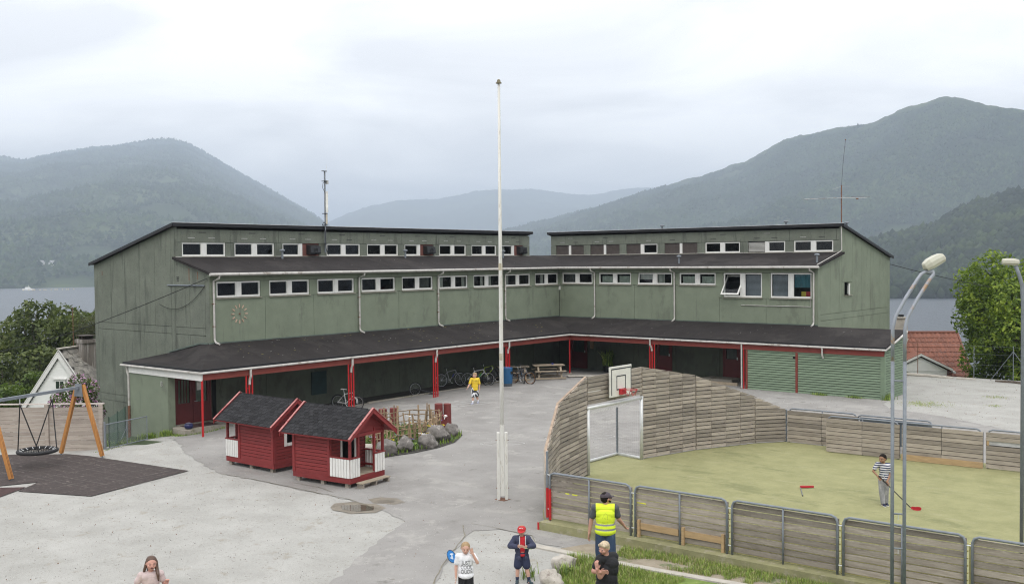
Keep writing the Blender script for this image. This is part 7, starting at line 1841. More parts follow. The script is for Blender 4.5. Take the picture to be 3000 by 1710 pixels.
def fuse(prims, grow, name, mts, parent, vox=0.007, smooth=3, zcut=None, cutfn=None, matfn=None, Mw=None, extra=0.0):
    b = MB()
    for p in prims:
        if p[0] == 'cap': cap_mesh(b, p[1], p[2], p[3]+grow, p[4]+grow)
        else: ell_mesh(b, p[1], tuple(x+grow for x in p[2]), *p[3:])
    me = b.mesh(name, mts)
    o = bpy.data.objects.new(name, me); COL.objects.link(o)
    md = o.modifiers.new('remesh', 'REMESH'); md.mode = 'VOXEL'; md.voxel_size = vox; md.use_smooth_shade = True
    if smooth: sm = o.modifiers.new('smooth', 'SMOOTH'); sm.factor = 0.5; sm.iterations = smooth
    dg = bpy.context.evaluated_depsgraph_get(); ev = o.evaluated_get(dg)
    m2 = bpy.data.meshes.new_from_object(ev); m2.name = name
    o.modifiers.clear(); o.data = m2; bpy.data.meshes.remove(me)
    m2.materials.clear()
    for x in (mts if isinstance(mts, (list, tuple)) else [mts]): m2.materials.append(x)
    if cutfn:
        bm = bmesh.new(); bm.from_mesh(m2); kill = [f for f in bm.faces if cutfn(f.calc_center_median())]
        bmesh.ops.delete(bm, geom=kill, context='FACES'); bm.to_mesh(m2); bm.free()
    if matfn:
        n = len(m2.polygons); cen = np.empty(n*3, np.float32); m2.polygons.foreach_get('center', cen); cen = cen.reshape(-1, 3)
        m2.polygons.foreach_set('material_index', np.array([matfn(c) for c in cen], np.int32))
    m2.polygons.foreach_set('use_smooth', np.ones(len(m2.polygons), bool))
    if parent is not None: o.parent = parent
    return o
def hand_prims(w, d, side, s, curl=0.5, spread=0.12):
    """Palm, four unequal bent fingers and a thumb. w wrist, d pointing direction, side: unit vector towards the thumb, s hand length."""
    w, d, side = Vector(w), Vector(d).normalized(), Vector(side); side = (side-d*side.dot(d)).normalized(); nn = d.cross(side).normalized()
    P = []; pl = s*.48
    for k in (-.30,-.10,.10,.28): P.append(('cap', w+side*(k*s*.45), w+d*pl+side*(k*s*.62), s*.10, s*.085))
    for k, L in ((-.34,.36),(-.12,.46),(.10,.50),(.31,.45)):
        b0 = w+d*pl+side*(k*s*.62); dd = (d+side*(k*spread*2)).normalized(); b1 = b0+dd*(L*s*.5)
        d2 = (dd*math.cos(curl*1.2)+nn*math.sin(curl*1.2)).normalized(); b2 = b1+d2*(L*s*.38)
        d3 = (dd*math.cos(curl*2.2)+nn*math.sin(curl*2.2)).normalized(); b3 = b2+d3*(L*s*.24)
        P += [('cap', b0, b1, s*.060, s*.055), ('cap', b1, b2, s*.055, s*.050), ('cap', b2, b3, s*.050, s*.044)]
    t0 = w+d*(s*.12)+side*(s*.18); t1 = t0+(d*.6+side*.75).normalized()*(s*.24); t2 = t1+(d*.95+side*.25+nn*curl*.5).normalized()*(s*.22)
    P += [('cap', t0, t1, s*.075, s*.062), ('cap', t1, t2, s*.060, s*.050)]
    return P
SKIN = {'pale': mat('skin_pale', (0.56, 0.33, 0.25), .55, 6, .06), 'rosy': mat('skin_rosy', (0.52, 0.27, 0.21), .55, 6, .08), 'tan': mat('skin_tan', (0.30, 0.16, 0.095), .55, 6, .08), 'adult': mat('skin_adult', (0.46, 0.25, 0.18), .55, 6, .08)}
eye_dark = mat('eye_dark', (0.02, 0.016, 0.015), .3); eye_white = mat('eye_white', (0.6, 0.58, 0.56), .4); lip = mat('lip', (0.32, 0.10, 0.09), .5); mouth_in = mat('mouth_inside', (0.08, 0.02, 0.02), .6)
def cloth(n, c, **k): return mat(n, c, .85, 14, .10, bump=.25, bscale=22, **k)
def person(label, loc, H, child, J, head=(0, 0, 0), yaw=0.0, skin='pale', hair_m=None, hair='short', z0=None, build=1.0, smile=False, handA=None, handB=None, longhair=False):
    """Figure in a frame facing -y; x to the viewer's right. J overrides joints given as fractions of the height."""
    x, y = loc[0], loc[1]; z = gz(x, y) if z0 is None else z0
    rz = math.atan2(-y, -x)+PI/2              # local -y towards the viewpoint
    Mw = Matrix.Translation((x, y, z)) @ Matrix.Rotation(rz, 4, 'Z')
    j = dict(hipA=(-.052,0,.50), hipB=(.052,0,.50), kneeA=(-.06,-.01,.275), kneeB=(.06,-.01,.275), ankA=(-.062,.01,.045), ankB=(.062,.01,.045), shA=(-.112,0,.805), shB=(.112,0,.805),
             elA=(-.15,.01,.63), elB=(.15,.01,.63), wrA=(-.155,-.03,.475), wrB=(.155,-.03,.475), chest=(0,0,.70), waist=(0,0,.60), pelvis=(0,0,.525), head=(0,-.005,.918 if child else .933), neck=(0,.005,.825))
    if child: j.update(shA=(-.108,0,.785), shB=(.108,0,.785), neck=(0,.005,.815), hipA=(-.05,0,.485), hipB=(.05,0,.485))
    j.update(J); j = {k: Vector(v)*H for k, v in j.items()}
    hs = H*(.082 if child else .069)
    B = build; r = lambda f: f*H*B
    arms = lambda s: [('cap', j['sh'+s], j['el'+s], r(.030), r(.025)), ('cap', j['el'+s], j['wr'+s], r(.026), r(.018))]
    upper = lambda s, k=1.0: [('cap', j['sh'+s], j['sh'+s].lerp(j['el'+s], k), r(.034), r(.034))]
    legs = lambda s: [('cap', j['hip'+s], j['knee'+s], r(.056), r(.038)), ('cap', j['knee'+s]+Vector((0,0.004*H,-.03*H)), j['knee'+s].lerp(j['ank'+s], .5), r(.036), r(.034)), ('cap', j['knee'+s].lerp(j['ank'+s], .4), j['ank'+s], r(.034), r(.022))]
    torso = [('ell', j['chest'], (r(.103), r(.070), r(.115)), yaw), ('ell', j['waist'], (r(.086), r(.064), r(.10)), yaw), ('ell', j['pelvis'], (r(.094), r(.072), r(.075)), yaw),
             ('cap', j['shA'], j['shB'], r(.040), r(.040)), ('cap', j['chest']-Vector((.05*H*math.cos(yaw), .05*H*math.sin(yaw), -.05*H)), j['chest']+Vector((.05*H*math.cos(yaw), .05*H*math.sin(yaw), .05*H)), r(.062), r(.062))]
    hy, hp_, hr = head; hc = j['head']
    R3 = Matrix.Rotation(hy, 3, 'Z') @ Matrix.Rotation(hp_, 3, 'X') @ Matrix.Rotation(hr, 3, 'Y'); hv_ = lambda a, b_, c: hc+R3 @ Vector((a*hs, b_*hs, c*hs))
    headp = [('ell', hv_(0,.12,.12), (hs*.80,hs*.93,hs*.88), hy, hp_, hr), ('ell', hv_(0,-.22,-.25), (hs*.66,hs*.66,hs*.72), hy, hp_, hr), ('ell', hv_(0,-.42,-.70), (hs*.34,hs*.34,hs*.26), hy, hp_, hr),
             ('cap', hv_(0,-.86,-.02), hv_(0,-1.0,-.22), hs*.08, hs*.12), ('ell', hv_(-.80,.05,-.10), (hs*.08,hs*.16,hs*.22), hy, hp_, hr), ('ell', hv_(.80,.05,-.10), (hs*.08,hs*.16,hs*.22), hy, hp_, hr),
             ('cap', hv_(-.3,-.76,.10), hv_(.3,-.76,.10), hs*.10, hs*.10), ('ell', hv_(-.36,-.62,-.28), (hs*.22,)*3), ('ell', hv_(.36,-.62,-.28), (hs*.22,)*3), ('ell', hv_(0,-.80,-.50), (hs*.26,hs*.12,hs*.11), hy, hp_, hr),
             ('cap', j['neck'].lerp(j['chest'], .25), hc+R3 @ Vector((0,.1*hs,-.55*hs)), r(.036), r(.033))]
    hl = H*(.098 if child else .105)
    hA = handA or dict(d=j['wrA']-j['elA'], side=(0,-1,0), curl=.45); hB = handB or dict(d=j['wrB']-j['elB'], side=(0,-1,0), curl=.45)
    hands = hand_prims(j['wrA'], hA['d'], hA['side'], hl, hA.get('curl', .45), hA.get('spread', .12))+hand_prims(j['wrB'], hB['d'], hB['side'], hl, hB.get('curl', .45), hB.get('spread', .12))
    body = torso+arms('A')+arms('B')+legs('A')+legs('B')+headp+hands
    for s in 'AB': body.append(('cap', j['ank'+s]+Vector((0,.01*H,-.018*H)), j['ank'+s]+Vector((0,-.030*H,-.026*H)), r(.022), r(.016)))
    o = fuse(body, 0, 'person', SKIN[skin], None, vox=.0062 if H < 1.6 else .0068, smooth=2)
    o.matrix_world = Mw; o.location = Mw.translation; o.rotation_euler = (0, 0, rz)
    WM[o.name] = Matrix.Identity(4); tag(o, label, 'person')
    b = MB()
    def tiny(nm, mt, prims):
        b = MB()
        for p in prims:
            if p[0] == 'cap': cap_mesh(b, *p[1:], n=8)
            else: ell_mesh(b, *p[1:], n=10, m_=6)
        q = bpy.data.objects.new(nm, b.mesh(nm, mt, True)); COL.objects.link(q); q.parent = o; return q
    for s in (-1,1):
        e = tiny('eye', eye_white, [('ell', hv_(s*.31,-.80,.02), (hs*.11,hs*.06,hs*.045), hy, hp_, hr)])
        q = tiny('iris', eye_dark, [('ell', hv_(s*.31,-.845,.02), (hs*.075,hs*.035,hs*.06), hy, hp_, hr)]); q.parent = e
        tiny('eyebrow', hair_m or eye_dark, [('cap', hv_(s*.17,-.87,.19), hv_(s*.46,-.78,.20), hs*.035, hs*.025)])
    if smile: tiny('mouth', mouth_in, [('ell', hv_(0,-.90,-.50), (hs*.22,hs*.08,hs*.09), hy, hp_, hr)])
    else: tiny('mouth', lip, [('cap', hv_(-.17,-.90,-.50), hv_(.17,-.90,-.50), hs*.04, hs*.04)])
    if hair:
        hp2 = [('ell', hv_(0,.20,.28), (hs*.84,hs*.90,hs*.84), hy, hp_, hr), ('ell', hv_(0,.45,-.05), (hs*.78,hs*.62,hs*.72), hy, hp_, hr)]
        if hair == 'tuft': hp2 += [('ell', hv_(.1,-.45,.78), (hs*.6,hs*.42,hs*.30), hy, hp_, .3), ('ell', hv_(-.3,-.55,.62), (hs*.4,hs*.3,hs*.3), hy, hp_, hr), ('ell', hv_(.5,-.35,.62), (hs*.35,hs*.4,hs*.32), hy, hp_, hr)]
        if hair == 'fringe': hp2 += [('ell', hv_(0,-.48,.60), (hs*.62,hs*.30,hs*.22), hy, hp_, hr)]
        if longhair: hp2 += [('cap', hv_(-.62,.15,.2), hv_(-.95,.15,-1.2), hs*.28, hs*.22), ('cap', hv_(.66,.10,.2), hv_(.84,-.35,-.9), hs*.30, hs*.28), ('cap', hv_(.84,-.35,-.9), hv_(.95,-.95,-1.5), hs*.28, hs*.24), ('cap', hv_(.95,-.95,-1.5), hv_(1.08,-1.05,-2.4), hs*.24, hs*.14), ('cap', hv_(0,.6,.0), hv_(0,.75,-1.3), hs*.5, hs*.5)]
        fr = R3 @ Vector((0,-1,0)); up_ = R3 @ Vector((0,0,1))
        lim = .46 if hair != 'fringe' else .42
        fuse(hp2, 0, 'hair', hair_m, o, vox=.006, smooth=2)
    return o, j, dict(torso=torso, arms=arms, upper=upper, legs=legs, r=r, hs=hs, hv=hv_, yaw=yaw, R3=R3, H=H)
def shirt(o, j, k, mt, sleeve=.62, hem=.47, grow=.012, name='shirt', boxy=0.0, matfn=None, cutfn=None, collar=True, full=False):
    H = k['H']; r = k['r']
    pr = list(k['torso'])
    pr.append(('ell', (j['pelvis'].x, j['pelvis'].y, hem*H+.04*H), (r(.098+boxy), r(.074+boxy*.7), r(.055)), k['yaw']))
    pr.append(('ell', (j['waist'].x, j['waist'].y, .58*H), (r(.094+boxy), r(.068+boxy*.6), r(.10)), k['yaw']))
    for s in 'AB':
        pr += k['upper'](s, min(1, sleeve))
        if full: pr += [('cap', j['el'+s], j['el'+s].lerp(j['wr'+s], full), r(.031), r(.028))]
    return fuse(pr, grow*H*.85, name, mt, o, vox=.0085, smooth=3, matfn=matfn, cutfn=(lambda c: c.z < hem*H or (cutfn is not None and cutfn(c))))
def pants(o, j, k, mt, down=1.0, grow=.012, name='trousers', matfn=None, loose=0.0):
    H = k['H']; r = k['r']; pr = [('ell', j['pelvis'], (r(.096), r(.074), r(.07)), k['yaw'])]
    for s in 'AB':
        kn, an, hp_ = j['knee'+s], j['ank'+s], j['hip'+s]
        if down <= .5:
            e = hp_.lerp(kn, down*2); pr += [('cap', hp_, e, r(.060), r(.054+loose))]
        else: pr += [('cap', hp_, kn, r(.060), r(.044+loose)), ('cap', kn, kn.lerp(an, (down-.5)*2), r(.044+loose), r(.034+loose))]
    return fuse(pr, grow*H*.6, name, mt, o, vox=.0085, smooth=3, matfn=matfn)
def shoes(o, j, k, mt, sole, dirs=((0,-1),(0,-1)), sock=None):
    H = k['H']; r = k['r']
    for s, d in zip('AB', dirs):
        d = Vector((d[0], d[1], 0)).normalized(); a = j['ank'+s]
        q = fuse([('cap', a+d*(-.012*H)+Vector((0,0,-.012*H)), a+d*(.02*H)+Vector((0,0,-.012*H)), r(.030), r(.030)), ('cap', a+d*(-.02*H)+Vector((0,0,-.026*H)), a+d*(.085*H)+Vector((0,0,-.028*H)), r(.026), r(.025))], 0, 'shoe', mt, o, vox=.006, smooth=1)
        b = MB(); c = a+Vector((0,0,-a.z)) if a.z < .06*H else a+Vector((0,0,-.052*H))
        n_ = Vector((-d.y,d.x,0)); pts = []
        for t, w in ((-.05,.016),(-.02,.026),(.05,.028),(.10,.024),(.115,.010)): pts.append((c+d*(t*H)+n_*(w*H*k['r'](1)/H), c+d*(t*H)-n_*(w*H*k['r'](1)/H)))
        b.prism([p[0] for p in pts]+[p[1] for p in reversed(pts)], (0,0,.010*H)); sq = bpy.data.objects.new('sole', b.mesh('sole', sole)); COL.objects.link(sq); sq.parent = q
        if sock: fuse([('cap', a+Vector((0,0,.0)), a.lerp(j['knee'+s], .26), r(.026), r(.030))], .001, 'sock', sock, o, vox=.007, smooth=1)
def cap_hat(o, k, mt, name='cap', brim_dir=-1):
    hv, hs, R3 = k['hv'], k['hs'], k['R3']
    b = MB(); vs = []; fs = []; n, m_ = 20, 7
    for i in range(m_+1):
        a = PI/2*i/m_
        for q in range(n): vs.append(hv(.92*math.cos(a)*math.cos(2*PI*q/n), .10+1.03*math.cos(a)*math.sin(2*PI*q/n), .30+.80*math.sin(a)))
    for i in range(m_):
        for q in range(n): fs.append((i*n+q, i*n+(q+1)%n, (i+1)*n+(q+1)%n, (i+1)*n+q))
    b.add(vs, fs)
    c = bpy.data.objects.new(name, b.mesh(name, mt, True)); COL.objects.link(c); c.parent = o
    b = MB(); pts = []
    for q in range(9):
        a = PI+PI*q/8; pts.append((hv(.80*math.cos(a), .0+.88*math.sin(a), .32), hv(.86*math.cos(a), -.05+1.62*math.sin(a), .20)))
    vs = [p for pr in pts for p in pr]+[p+R3 @ Vector((0,0,-.06*hs)) for pr in pts for p in pr]; M_ = 18
    b.add(vs, [(2*i,2*i+2,2*i+3,2*i+1) for i in range(8)]+[(M_+2*i+1,M_+2*i+3,M_+2*i+2,M_+2*i) for i in range(8)]+[(2*i+1,2*i+3,M_+2*i+3,M_+2*i+1) for i in range(8)])
    v = bpy.data.objects.new('visor', b.mesh('visor', mt)); COL.objects.link(v); v.parent = c
    return c
def print_on(o, garment, body, size, c, mt, side=-1, name='print', ext=.001, sx=1.0):
    """Lettering laid onto the cloth: each point is pushed onto the garment's surface."""
    me = text_mesh(body, size, ext) if isinstance(body, str) else body.mesh(name, mt)
    if isinstance(body, str): me.materials.append(mt)
    gm_ = garment.data; bv = BVHTree.FromPolygons([v.co[:] for v in gm_.vertices], [p.vertices[:] for p in gm_.polygons])
    for v in me.vertices:
        X, Z = c[0]+v.co.x*sx*(1 if side < 0 else -1), c[2]+v.co.y
        h = bv.ray_cast(Vector((X, side*1.0, Z)), Vector((0,-side,0)))
        v.co = (X, (h[0].y if h[0] is not None else c[1])+side*.0045, Z)
    q = bpy.data.objects.new(name, me); COL.objects.link(q); q.parent = garment
    return q

black_cloth = cloth('black_cloth', (0.012, 0.012, 0.014)); navy = cloth('navy_cloth', (0.022, 0.028, 0.065)); white_cl = cloth('white_tee', (0.74, 0.74, 0.76))
sole_w = mat('sole_white', (0.65, 0.65, 0.65), .6); sole_d = mat('sole_dark', (0.03, 0.03, 0.035), .6)
blond = mat('hair_blond', (0.32, 0.215, 0.11), .6, 40, .35, stretch=(1,1,.3)); blond_s = mat('hair_streaked', (0.46, 0.37, 0.25), .6, 30, .45, stretch=(1,1,.3)); brown_h = mat('hair_brown', (0.085, 0.045, 0.028), .5, 40, .35, stretch=(1,1,.25)); dark_h = mat('hair_dark', (0.012, 0.008, 0.006), .8, 40, .3, spec=.15)

# --- boy in the yellow T-shirt walking across the yard
o, j, k = person('boy in a big yellow T-shirt and dark shorts walking across the asphalt', (-32.3, 35.95), 1.50, True,
    dict(hipA=(-.045,0,.485), kneeA=(-.055,-.055,.27), ankA=(-.075,-.09,.045), kneeB=(.065,.03,.275), ankB=(.10,.10,.055), shA=(-.112,-.02,.79), shB=(.112,.02,.79), elA=(-.165,-.07,.645), wrA=(-.225,-.15,.545), elB=(.148,.03,.62), wrB=(.150,.0,.46)),
    head=(-.55, .1, 0), yaw=-.35, skin='pale', hair_m=blond, build=1.05, hair='fringe')
yel = cloth('yellow_tee', (0.72, 0.50, 0.035))
g = shirt(o, j, k, yel, sleeve=.8, hem=.435, grow=.012, boxy=.006)
tee_ink = mat('tee_ink', (0.16, 0.13, 0.10), .8); print_on(o, g, 'NO 1 DK', .075, (-.02,0,1.13), tee_ink, sx=.95); print_on(o, g, 'BEST', .035, (-.01,0,1.07), mat('tee_ink_pale', (0.80,0.74,0.55), .8))
bw = mat('shorts_white', (0.68, 0.68, 0.70), .85)
pants(o, j, k, [cloth('shorts_charcoal', (0.04,0.045,0.05)), bw], down=.52, loose=.014, name='shorts', matfn=lambda c: 1 if (c[1] < -.02 and mnoise.noise(Vector((c[0]*14, 2, c[2]*9))) > .05) else 0)
shoes(o, j, k, mat('sneaker_blue', (0.10,0.13,0.30), .6, 30, .9, col2=(0.7,0.7,0.72)), sole_w, dirs=((-.55,-1),(-.2,-1)), sock=white_cl)

# --- boy in the striped T-shirt with a floorball stick
o, j, k = person('boy in a navy and white striped T-shirt and grey jeans playing floorball on the turf', (-9.66, 27.45), 1.40, True,
    dict(shA=(-.128,-.02,.80), shB=(.095,.02,.785), elA=(-.20,-.05,.665), wrA=(-.105,-.135,.575), elB=(.118,-.02,.62), wrB=(.050,-.13,.485), head=(-.03,-.03,.918), hipA=(-.05,0,.485), kneeA=(-.045,-.03,.28), ankA=(-.02,-.045,.045), kneeB=(.03,.0,.275), ankB=(.035,.04,.045)),
    head=(-.5, .15, 0), yaw=-.3, skin='tan', hair_m=dark_h, z0=ZT, build=.92, handA=dict(d=(.5,-.2,-.6), side=(.7,0,.7), curl=.9), handB=dict(d=(.3,-.3,-.8), side=(.7,0,.6), curl=.9))
def stripes(name):
    mt = mat(name, (0.7,0.7,0.72), .85); t = mt.node_tree; n = t.nodes; l = t.links; bs = n['Principled BSDF']
    g_ = n.new('ShaderNodeTexCoord'); s_ = n.new('ShaderNodeSeparateXYZ'); l.new(g_.outputs['Object'], s_.inputs[0])
    a = n.new('ShaderNodeMath'); a.operation = 'MULTIPLY'; a.inputs[1].default_value = 1/.062; l.new(s_.outputs[2], a.inputs[0])
    f = n.new('ShaderNodeMath'); f.operation = 'FRACT'; l.new(a.outputs[0], f.inputs[0]); c = n.new('ShaderNodeMath'); c.operation = 'GREATER_THAN'; c.inputs[1].default_value = .52; l.new(f.outputs[0], c.inputs[0])
    mx = n.new('ShaderNodeMix'); mx.data_type = 'RGBA'; l.new(c.outputs[0], mx.inputs[0]); mx.inputs[6].default_value = (.68,.68,.70,1); mx.inputs[7].default_value = (.02,.03,.085,1); l.new(mx.outputs[2], bs.inputs['Base Color']); return mt
g = shirt(o, j, k, stripes('striped_cotton'), sleeve=.62, hem=.475, grow=.013)
sq_ = MB().add([(-.05,-.03,0),(.05,-.04,0),(.05,.03,0),(.01,.06,0),(-.04,.05,0)], [(0,1,2,3,4)]); print_on(o, g, sq_, .1, (-.035,0,.80), mat('tee_patch', (0.12,0.32,0.36), .8, 20, .6, col2=(0.6,0.45,0.4)))
pants(o, j, k, cloth('grey_jeans', (0.27,0.27,0.285), stains=[((0.42,0.42,0.43), 9, .58, (1,1,.5))]), down=.97, loose=.008)
shoes(o, j, k, navy, sole_w, dirs=((.5,-1),(.4,-1)))
rzs = math.atan2(-27.45, 9.66)+PI/2
Ms = Matrix.Translation((-9.66,27.45,ZT)) @ Matrix.Rotation(rzs, 4, 'Z')
a_, c_ = Ms @ Vector((-.10,-.21,.80)), Ms @ Vector((.66,-.30,.06))
hk = thing('floorball_stick', 'black floorball stick with red blade held by the boy in stripes', 'floorball stick', a_)
dd = (c_-a_).normalized(); MB().tube([a_-dd*.06, c_], .014, 8).build('shaft', black_plastic, hk); MB().tube([a_-dd*.06, a_+dd*.28], .017, 8).build('grip', black_rubber, hk)
red_bl = mat('blade_red', (0.42,0.012,0.025), .4)
def blade(o, X, U_, par):
    X, U_ = Vector(X), Vector(U_); n_ = X.cross(U_).normalized()
    pr_ = [(0,.05),(.05,.085),(.13,.085),(.22,.10),(.27,.085),(.285,.05),(.26,.01),(.18,-.012),(.08,-.005),(.02,.02)]
    MB().prism([o+X*a+U_*b_+n_*(.04*math.sin(a*6)) for a, b_ in pr_], n_*.012).build('blade', red_bl, par)
xr = (Ms.to_3x3() @ Vector((1,-.1,0))).normalized(); blade(c_-Vector((0,0,.05)), xr, (0,0,1), hk)
bt2 = thing('floorball_stick', 'broken short floorball stick with red blade lying on the turf', 'floorball stick', (-12.0,27.6,ZT))
p_, q_ = Vector((-11.83,27.07,ZT+.016)), Vector((-12.30,27.99,ZT+.016)); MB().tube([p_,q_], .013, 7).build('shaft', mat('shaft_grey', (0.16,0.17,0.19), .5), bt2); MB().tube([p_,p_.lerp(q_,.1)], .015, 7).build('end_cap', black_plastic, bt2)
MB().prism([q_+Vector(v) for v in ((0,0,0),(.14,.10,0),(.30,.26,0),(.27,.30,0),(.12,.18,0),(-.05,.06,0))], (0,0,.05)).build('blade', red_bl, bt2)

# --- boy with the red cap
o, j, k = person('small boy in red cap, navy hooded jacket and shorts holding his hands together', (-13.70, 16.72), 1.26, True,
    dict(shA=(-.115,0,.775), shB=(.108,0,.77), elA=(-.20,-.03,.655), wrA=(-.075,-.13,.665), elB=(.20,-.04,.655), wrB=(.10,-.14,.665), hipA=(-.055,0,.48), hipB=(.055,0,.48), kneeA=(-.075,-.01,.27), ankA=(-.085,.01,.045), kneeB=(.085,-.01,.27), ankB=(.12,-.01,.045), head=(.0,-.02,.91)),
    head=(-.15, .12, 0), yaw=-.05, skin='pale', hair_m=blond, handA=dict(d=(1,-.2,.25), side=(0,-.3,1), curl=.25, spread=.25), handB=dict(d=(-1,-.25,.05), side=(0,-.4,1), curl=.7))
ch_ = cap_hat(o, k, mat('cap_red', (0.52,0.02,0.022), .7))
hv = k['hv']; em = MB(); em.add([hv(.40*math.cos(a*PI/8), -.86+.20*abs(math.cos(a*PI/8))**2+.16*max(0, math.sin(a*PI/8)), .72+.24*math.sin(a*PI/8)) for a in range(16)], [tuple(range(16))])
q = bpy.data.objects.new('cap_badge', em.mesh('cap_badge', white_cl)); COL.objects.link(q); q.parent = ch_
red_tee = cloth('red_tee', (0.50,0.015,0.025)); g = shirt(o, j, k, red_tee, sleeve=.3, hem=.47, grow=.010)
print_on(o, g, 'SURF', .03, (.015,0,.70), mat('tee_ink_pale', (0.80,0.74,0.55), .8))
jk = cloth('hood_navy', (0.040,0.045,0.085))
H_ = 1.26
gj = shirt(o, j, k, [jk, mat('jacket_lining', (0.55,0.56,0.58), .8)], sleeve=1.0, hem=.41, grow=.020, name='jacket', boxy=.012, full=.82,
      cutfn=lambda c: c.y < -.02 and abs(c.x-.016) < .050+.02*(c.z-.7) and c.z > .2 and not (abs(c.z-.84) < .045 and c.y < -.135), matfn=lambda c: 1 if (c[1] < -.03 and .05 < abs(c[0]-.016) < .072 and c[2] > .78) else 0)
fuse([('cap', j['shA']+Vector((.04,.05,.02)), j['shB']+Vector((-.04,.05,.02)), .04, .04), ('ell', j['neck']+Vector((0,.07,-.03)), (.09,.05,.06))], .0, 'hood', jk, o, vox=.008)
pants(o, j, k, navy, down=.40, loose=.012, name='shorts')
shoes(o, j, k, mat('trainer_dark', (0.035,0.06,0.075), .7), sole_d, dirs=((-.1,-1),(.75,-1)), sock=navy)
MB_ = MB(); cap_mesh(MB_, (.06,-.20,.82), (.21,-.18,.79), .008, .008, 6); q = bpy.data.objects.new('held_twig', MB_.mesh('held_twig', mat('twig_green', (0.35,0.45,0.25), .7))); COL.objects.link(q)
q.matrix_world = Matrix.Translation((-13.70,16.72,gz(-13.7,16.72))) @ Matrix.Rotation(math.atan2(-16.72,13.70)+PI/2, 4, 'Z'); WM[q.name] = Matrix.Identity(4); tag(q, 'pale green twig in the hands of the boy with the red cap', 'twig')

# --- boy in the white T-shirt, hand to his head
o, j, k = person('blond boy in a white T-shirt with black lettering, hand held to his head', (-13.62, 14.83), 1.33, True,
    dict(shA=(-.112,0,.785), shB=(.112,0,.785), elA=(-.148,.01,.63), wrA=(-.150,-.02,.475), elB=(.175,-.06,.70), wrB=(.105,-.085,.845), head=(.0,-.02,.915)),
    head=(.05, .18, .03), yaw=.0, skin='pale', hair_m=blond, hair='short', handB=dict(d=(-.30,-.12,.92), side=(-.8,-.4,.1), curl=.15, spread=.25))
g = shirt(o, j, k, white_cl, sleeve=.60, hem=.455, grow=.014, boxy=.012)
ink_b = mat('shirt_ink', (0.02,0.02,0.025), .8); ink_g = mat('shirt_ink_grey', (0.14,0.13,0.16), .8)
print_on(o, g, 'JUST', .112, (.005,0,.935), ink_b, sx=.78); print_on(o, g, 'COOL', .112, (.012,0,.845), ink_g, sx=.74); print_on(o, g, 'DUDE', .112, (.018,0,.755), ink_b, sx=.74)
pants(o, j, k, black_cloth, down=.97, loose=.010); shoes(o, j, k, black_cloth, sole_d)

# --- girl with long hair and a yellow ball, cut by the lower border
o, j, k = person('girl with long brown hair and pale pink top holding a yellow ball', (-17.32, 10.06), 1.50, True,
    dict(shA=(-.112,0,.755), shB=(.112,0,.755), chest=(0,0,.685), neck=(0,.005,.80), elA=(-.19,.0,.63), wrA=(-.125,-.14,.555), elB=(.158,.01,.625), wrB=(.185,-.15,.66), head=(.01,-.02,.905)),
    head=(.12, .05, .08), yaw=.1, skin='rosy', hair_m=brown_h, hair='short', longhair=True, smile=True, build=0.98, handA=dict(d=(.2,-.8,-.1), side=(.5,.2,.8), curl=.35, spread=.2), handB=dict(d=(.1,-.3,.9), side=(-.8,-.3,.1), curl=1.2))
shirt(o, j, k, cloth('pink_top', (0.52,0.415,0.40)), sleeve=.55, hem=.46, grow=.014, boxy=.01); pants(o, j, k, navy, down=.97); shoes(o, j, k, black_cloth, sole_w)
Mg_ = Matrix.Translation((-17.32,10.06,gz(-17.32,10.06))) @ Matrix.Rotation(math.atan2(-10.06,17.32)+PI/2, 4, 'Z')
b = MB(); ell_mesh(b, (0,0,0), (.125,.125,.125), n=24, m_=16)
top(b, 'ball', mat('ball_yellow', (0.66,0.64,0.06), .55, 9, .1), 'yellow ball held by the long haired girl', 'ball', smooth=True).location = Mg_ @ Vector((-.17,-.36,.875))

# --- man in the high-visibility vest, seen from behind
o, j, k = person('man in yellow reflective vest and dark cap walking away, seen from behind', (-12.62, 18.34), 1.82, False,
    dict(shA=(-.122,0,.815), shB=(.122,0,.815), elA=(-.172,.02,.655), wrA=(-.195,.0,.505), elB=(.165,.03,.67), wrB=(.222,.10,.585), kneeA=(-.058,.01,.275), kneeB=(.06,-.02,.275), ankA=(-.06,-.01,.045), ankB=(.065,-.05,.05), head=(.012,.012,.935)),
    head=(PI-.95, -.05, 0), yaw=PI, skin='adult', hair_m=dark_h, build=1.06, handA=dict(d=(-.15,.05,-1), side=(.3,1,0), curl=.5), handB=dict(d=(.45,.35,-.7), side=(-.5,.8,0), curl=.8))
cap_hat(o, k, mat('cap_aubergine', (0.055,0.042,0.052), .8))
hv = k['hv']; b = MB(); cap_mesh(b, hv(-.62,-.72,.05), hv(-.05,-.98,.05), k['hs']*.14, k['hs']*.14, 8); cap_mesh(b, hv(.62,-.72,.05), hv(.05,-.98,.05), k['hs']*.14, k['hs']*.14, 8); cap_mesh(b, hv(-.84,.0,.1), hv(-.62,-.72,.07), k['hs']*.04, k['hs']*.04, 6); cap_mesh(b, hv(.84,.0,.1), hv(.62,-.72,.07), k['hs']*.04, k['hs']*.04, 6)
q = bpy.data.objects.new('sunglasses', b.mesh('sunglasses', black_plastic, True)); COL.objects.link(q); q.parent = o
fuse([('ell', hv(0,-.55,-.68), (k['hs']*.45,k['hs']*.42,k['hs']*.28), PI-.95), ('cap', hv(-.6,-.2,-.4), hv(-.3,-.6,-.7), k['hs']*.16, k['hs']*.18), ('cap', hv(.6,-.2,-.4), hv(.3,-.6,-.7), k['hs']*.16, k['hs']*.18)], 0, 'beard', dark_h, o, vox=.006)
shirt(o, j, k, cloth('grey_tee', (0.075,0.08,0.088)), sleeve=.62, hem=.50, grow=.008)
H_ = 1.82
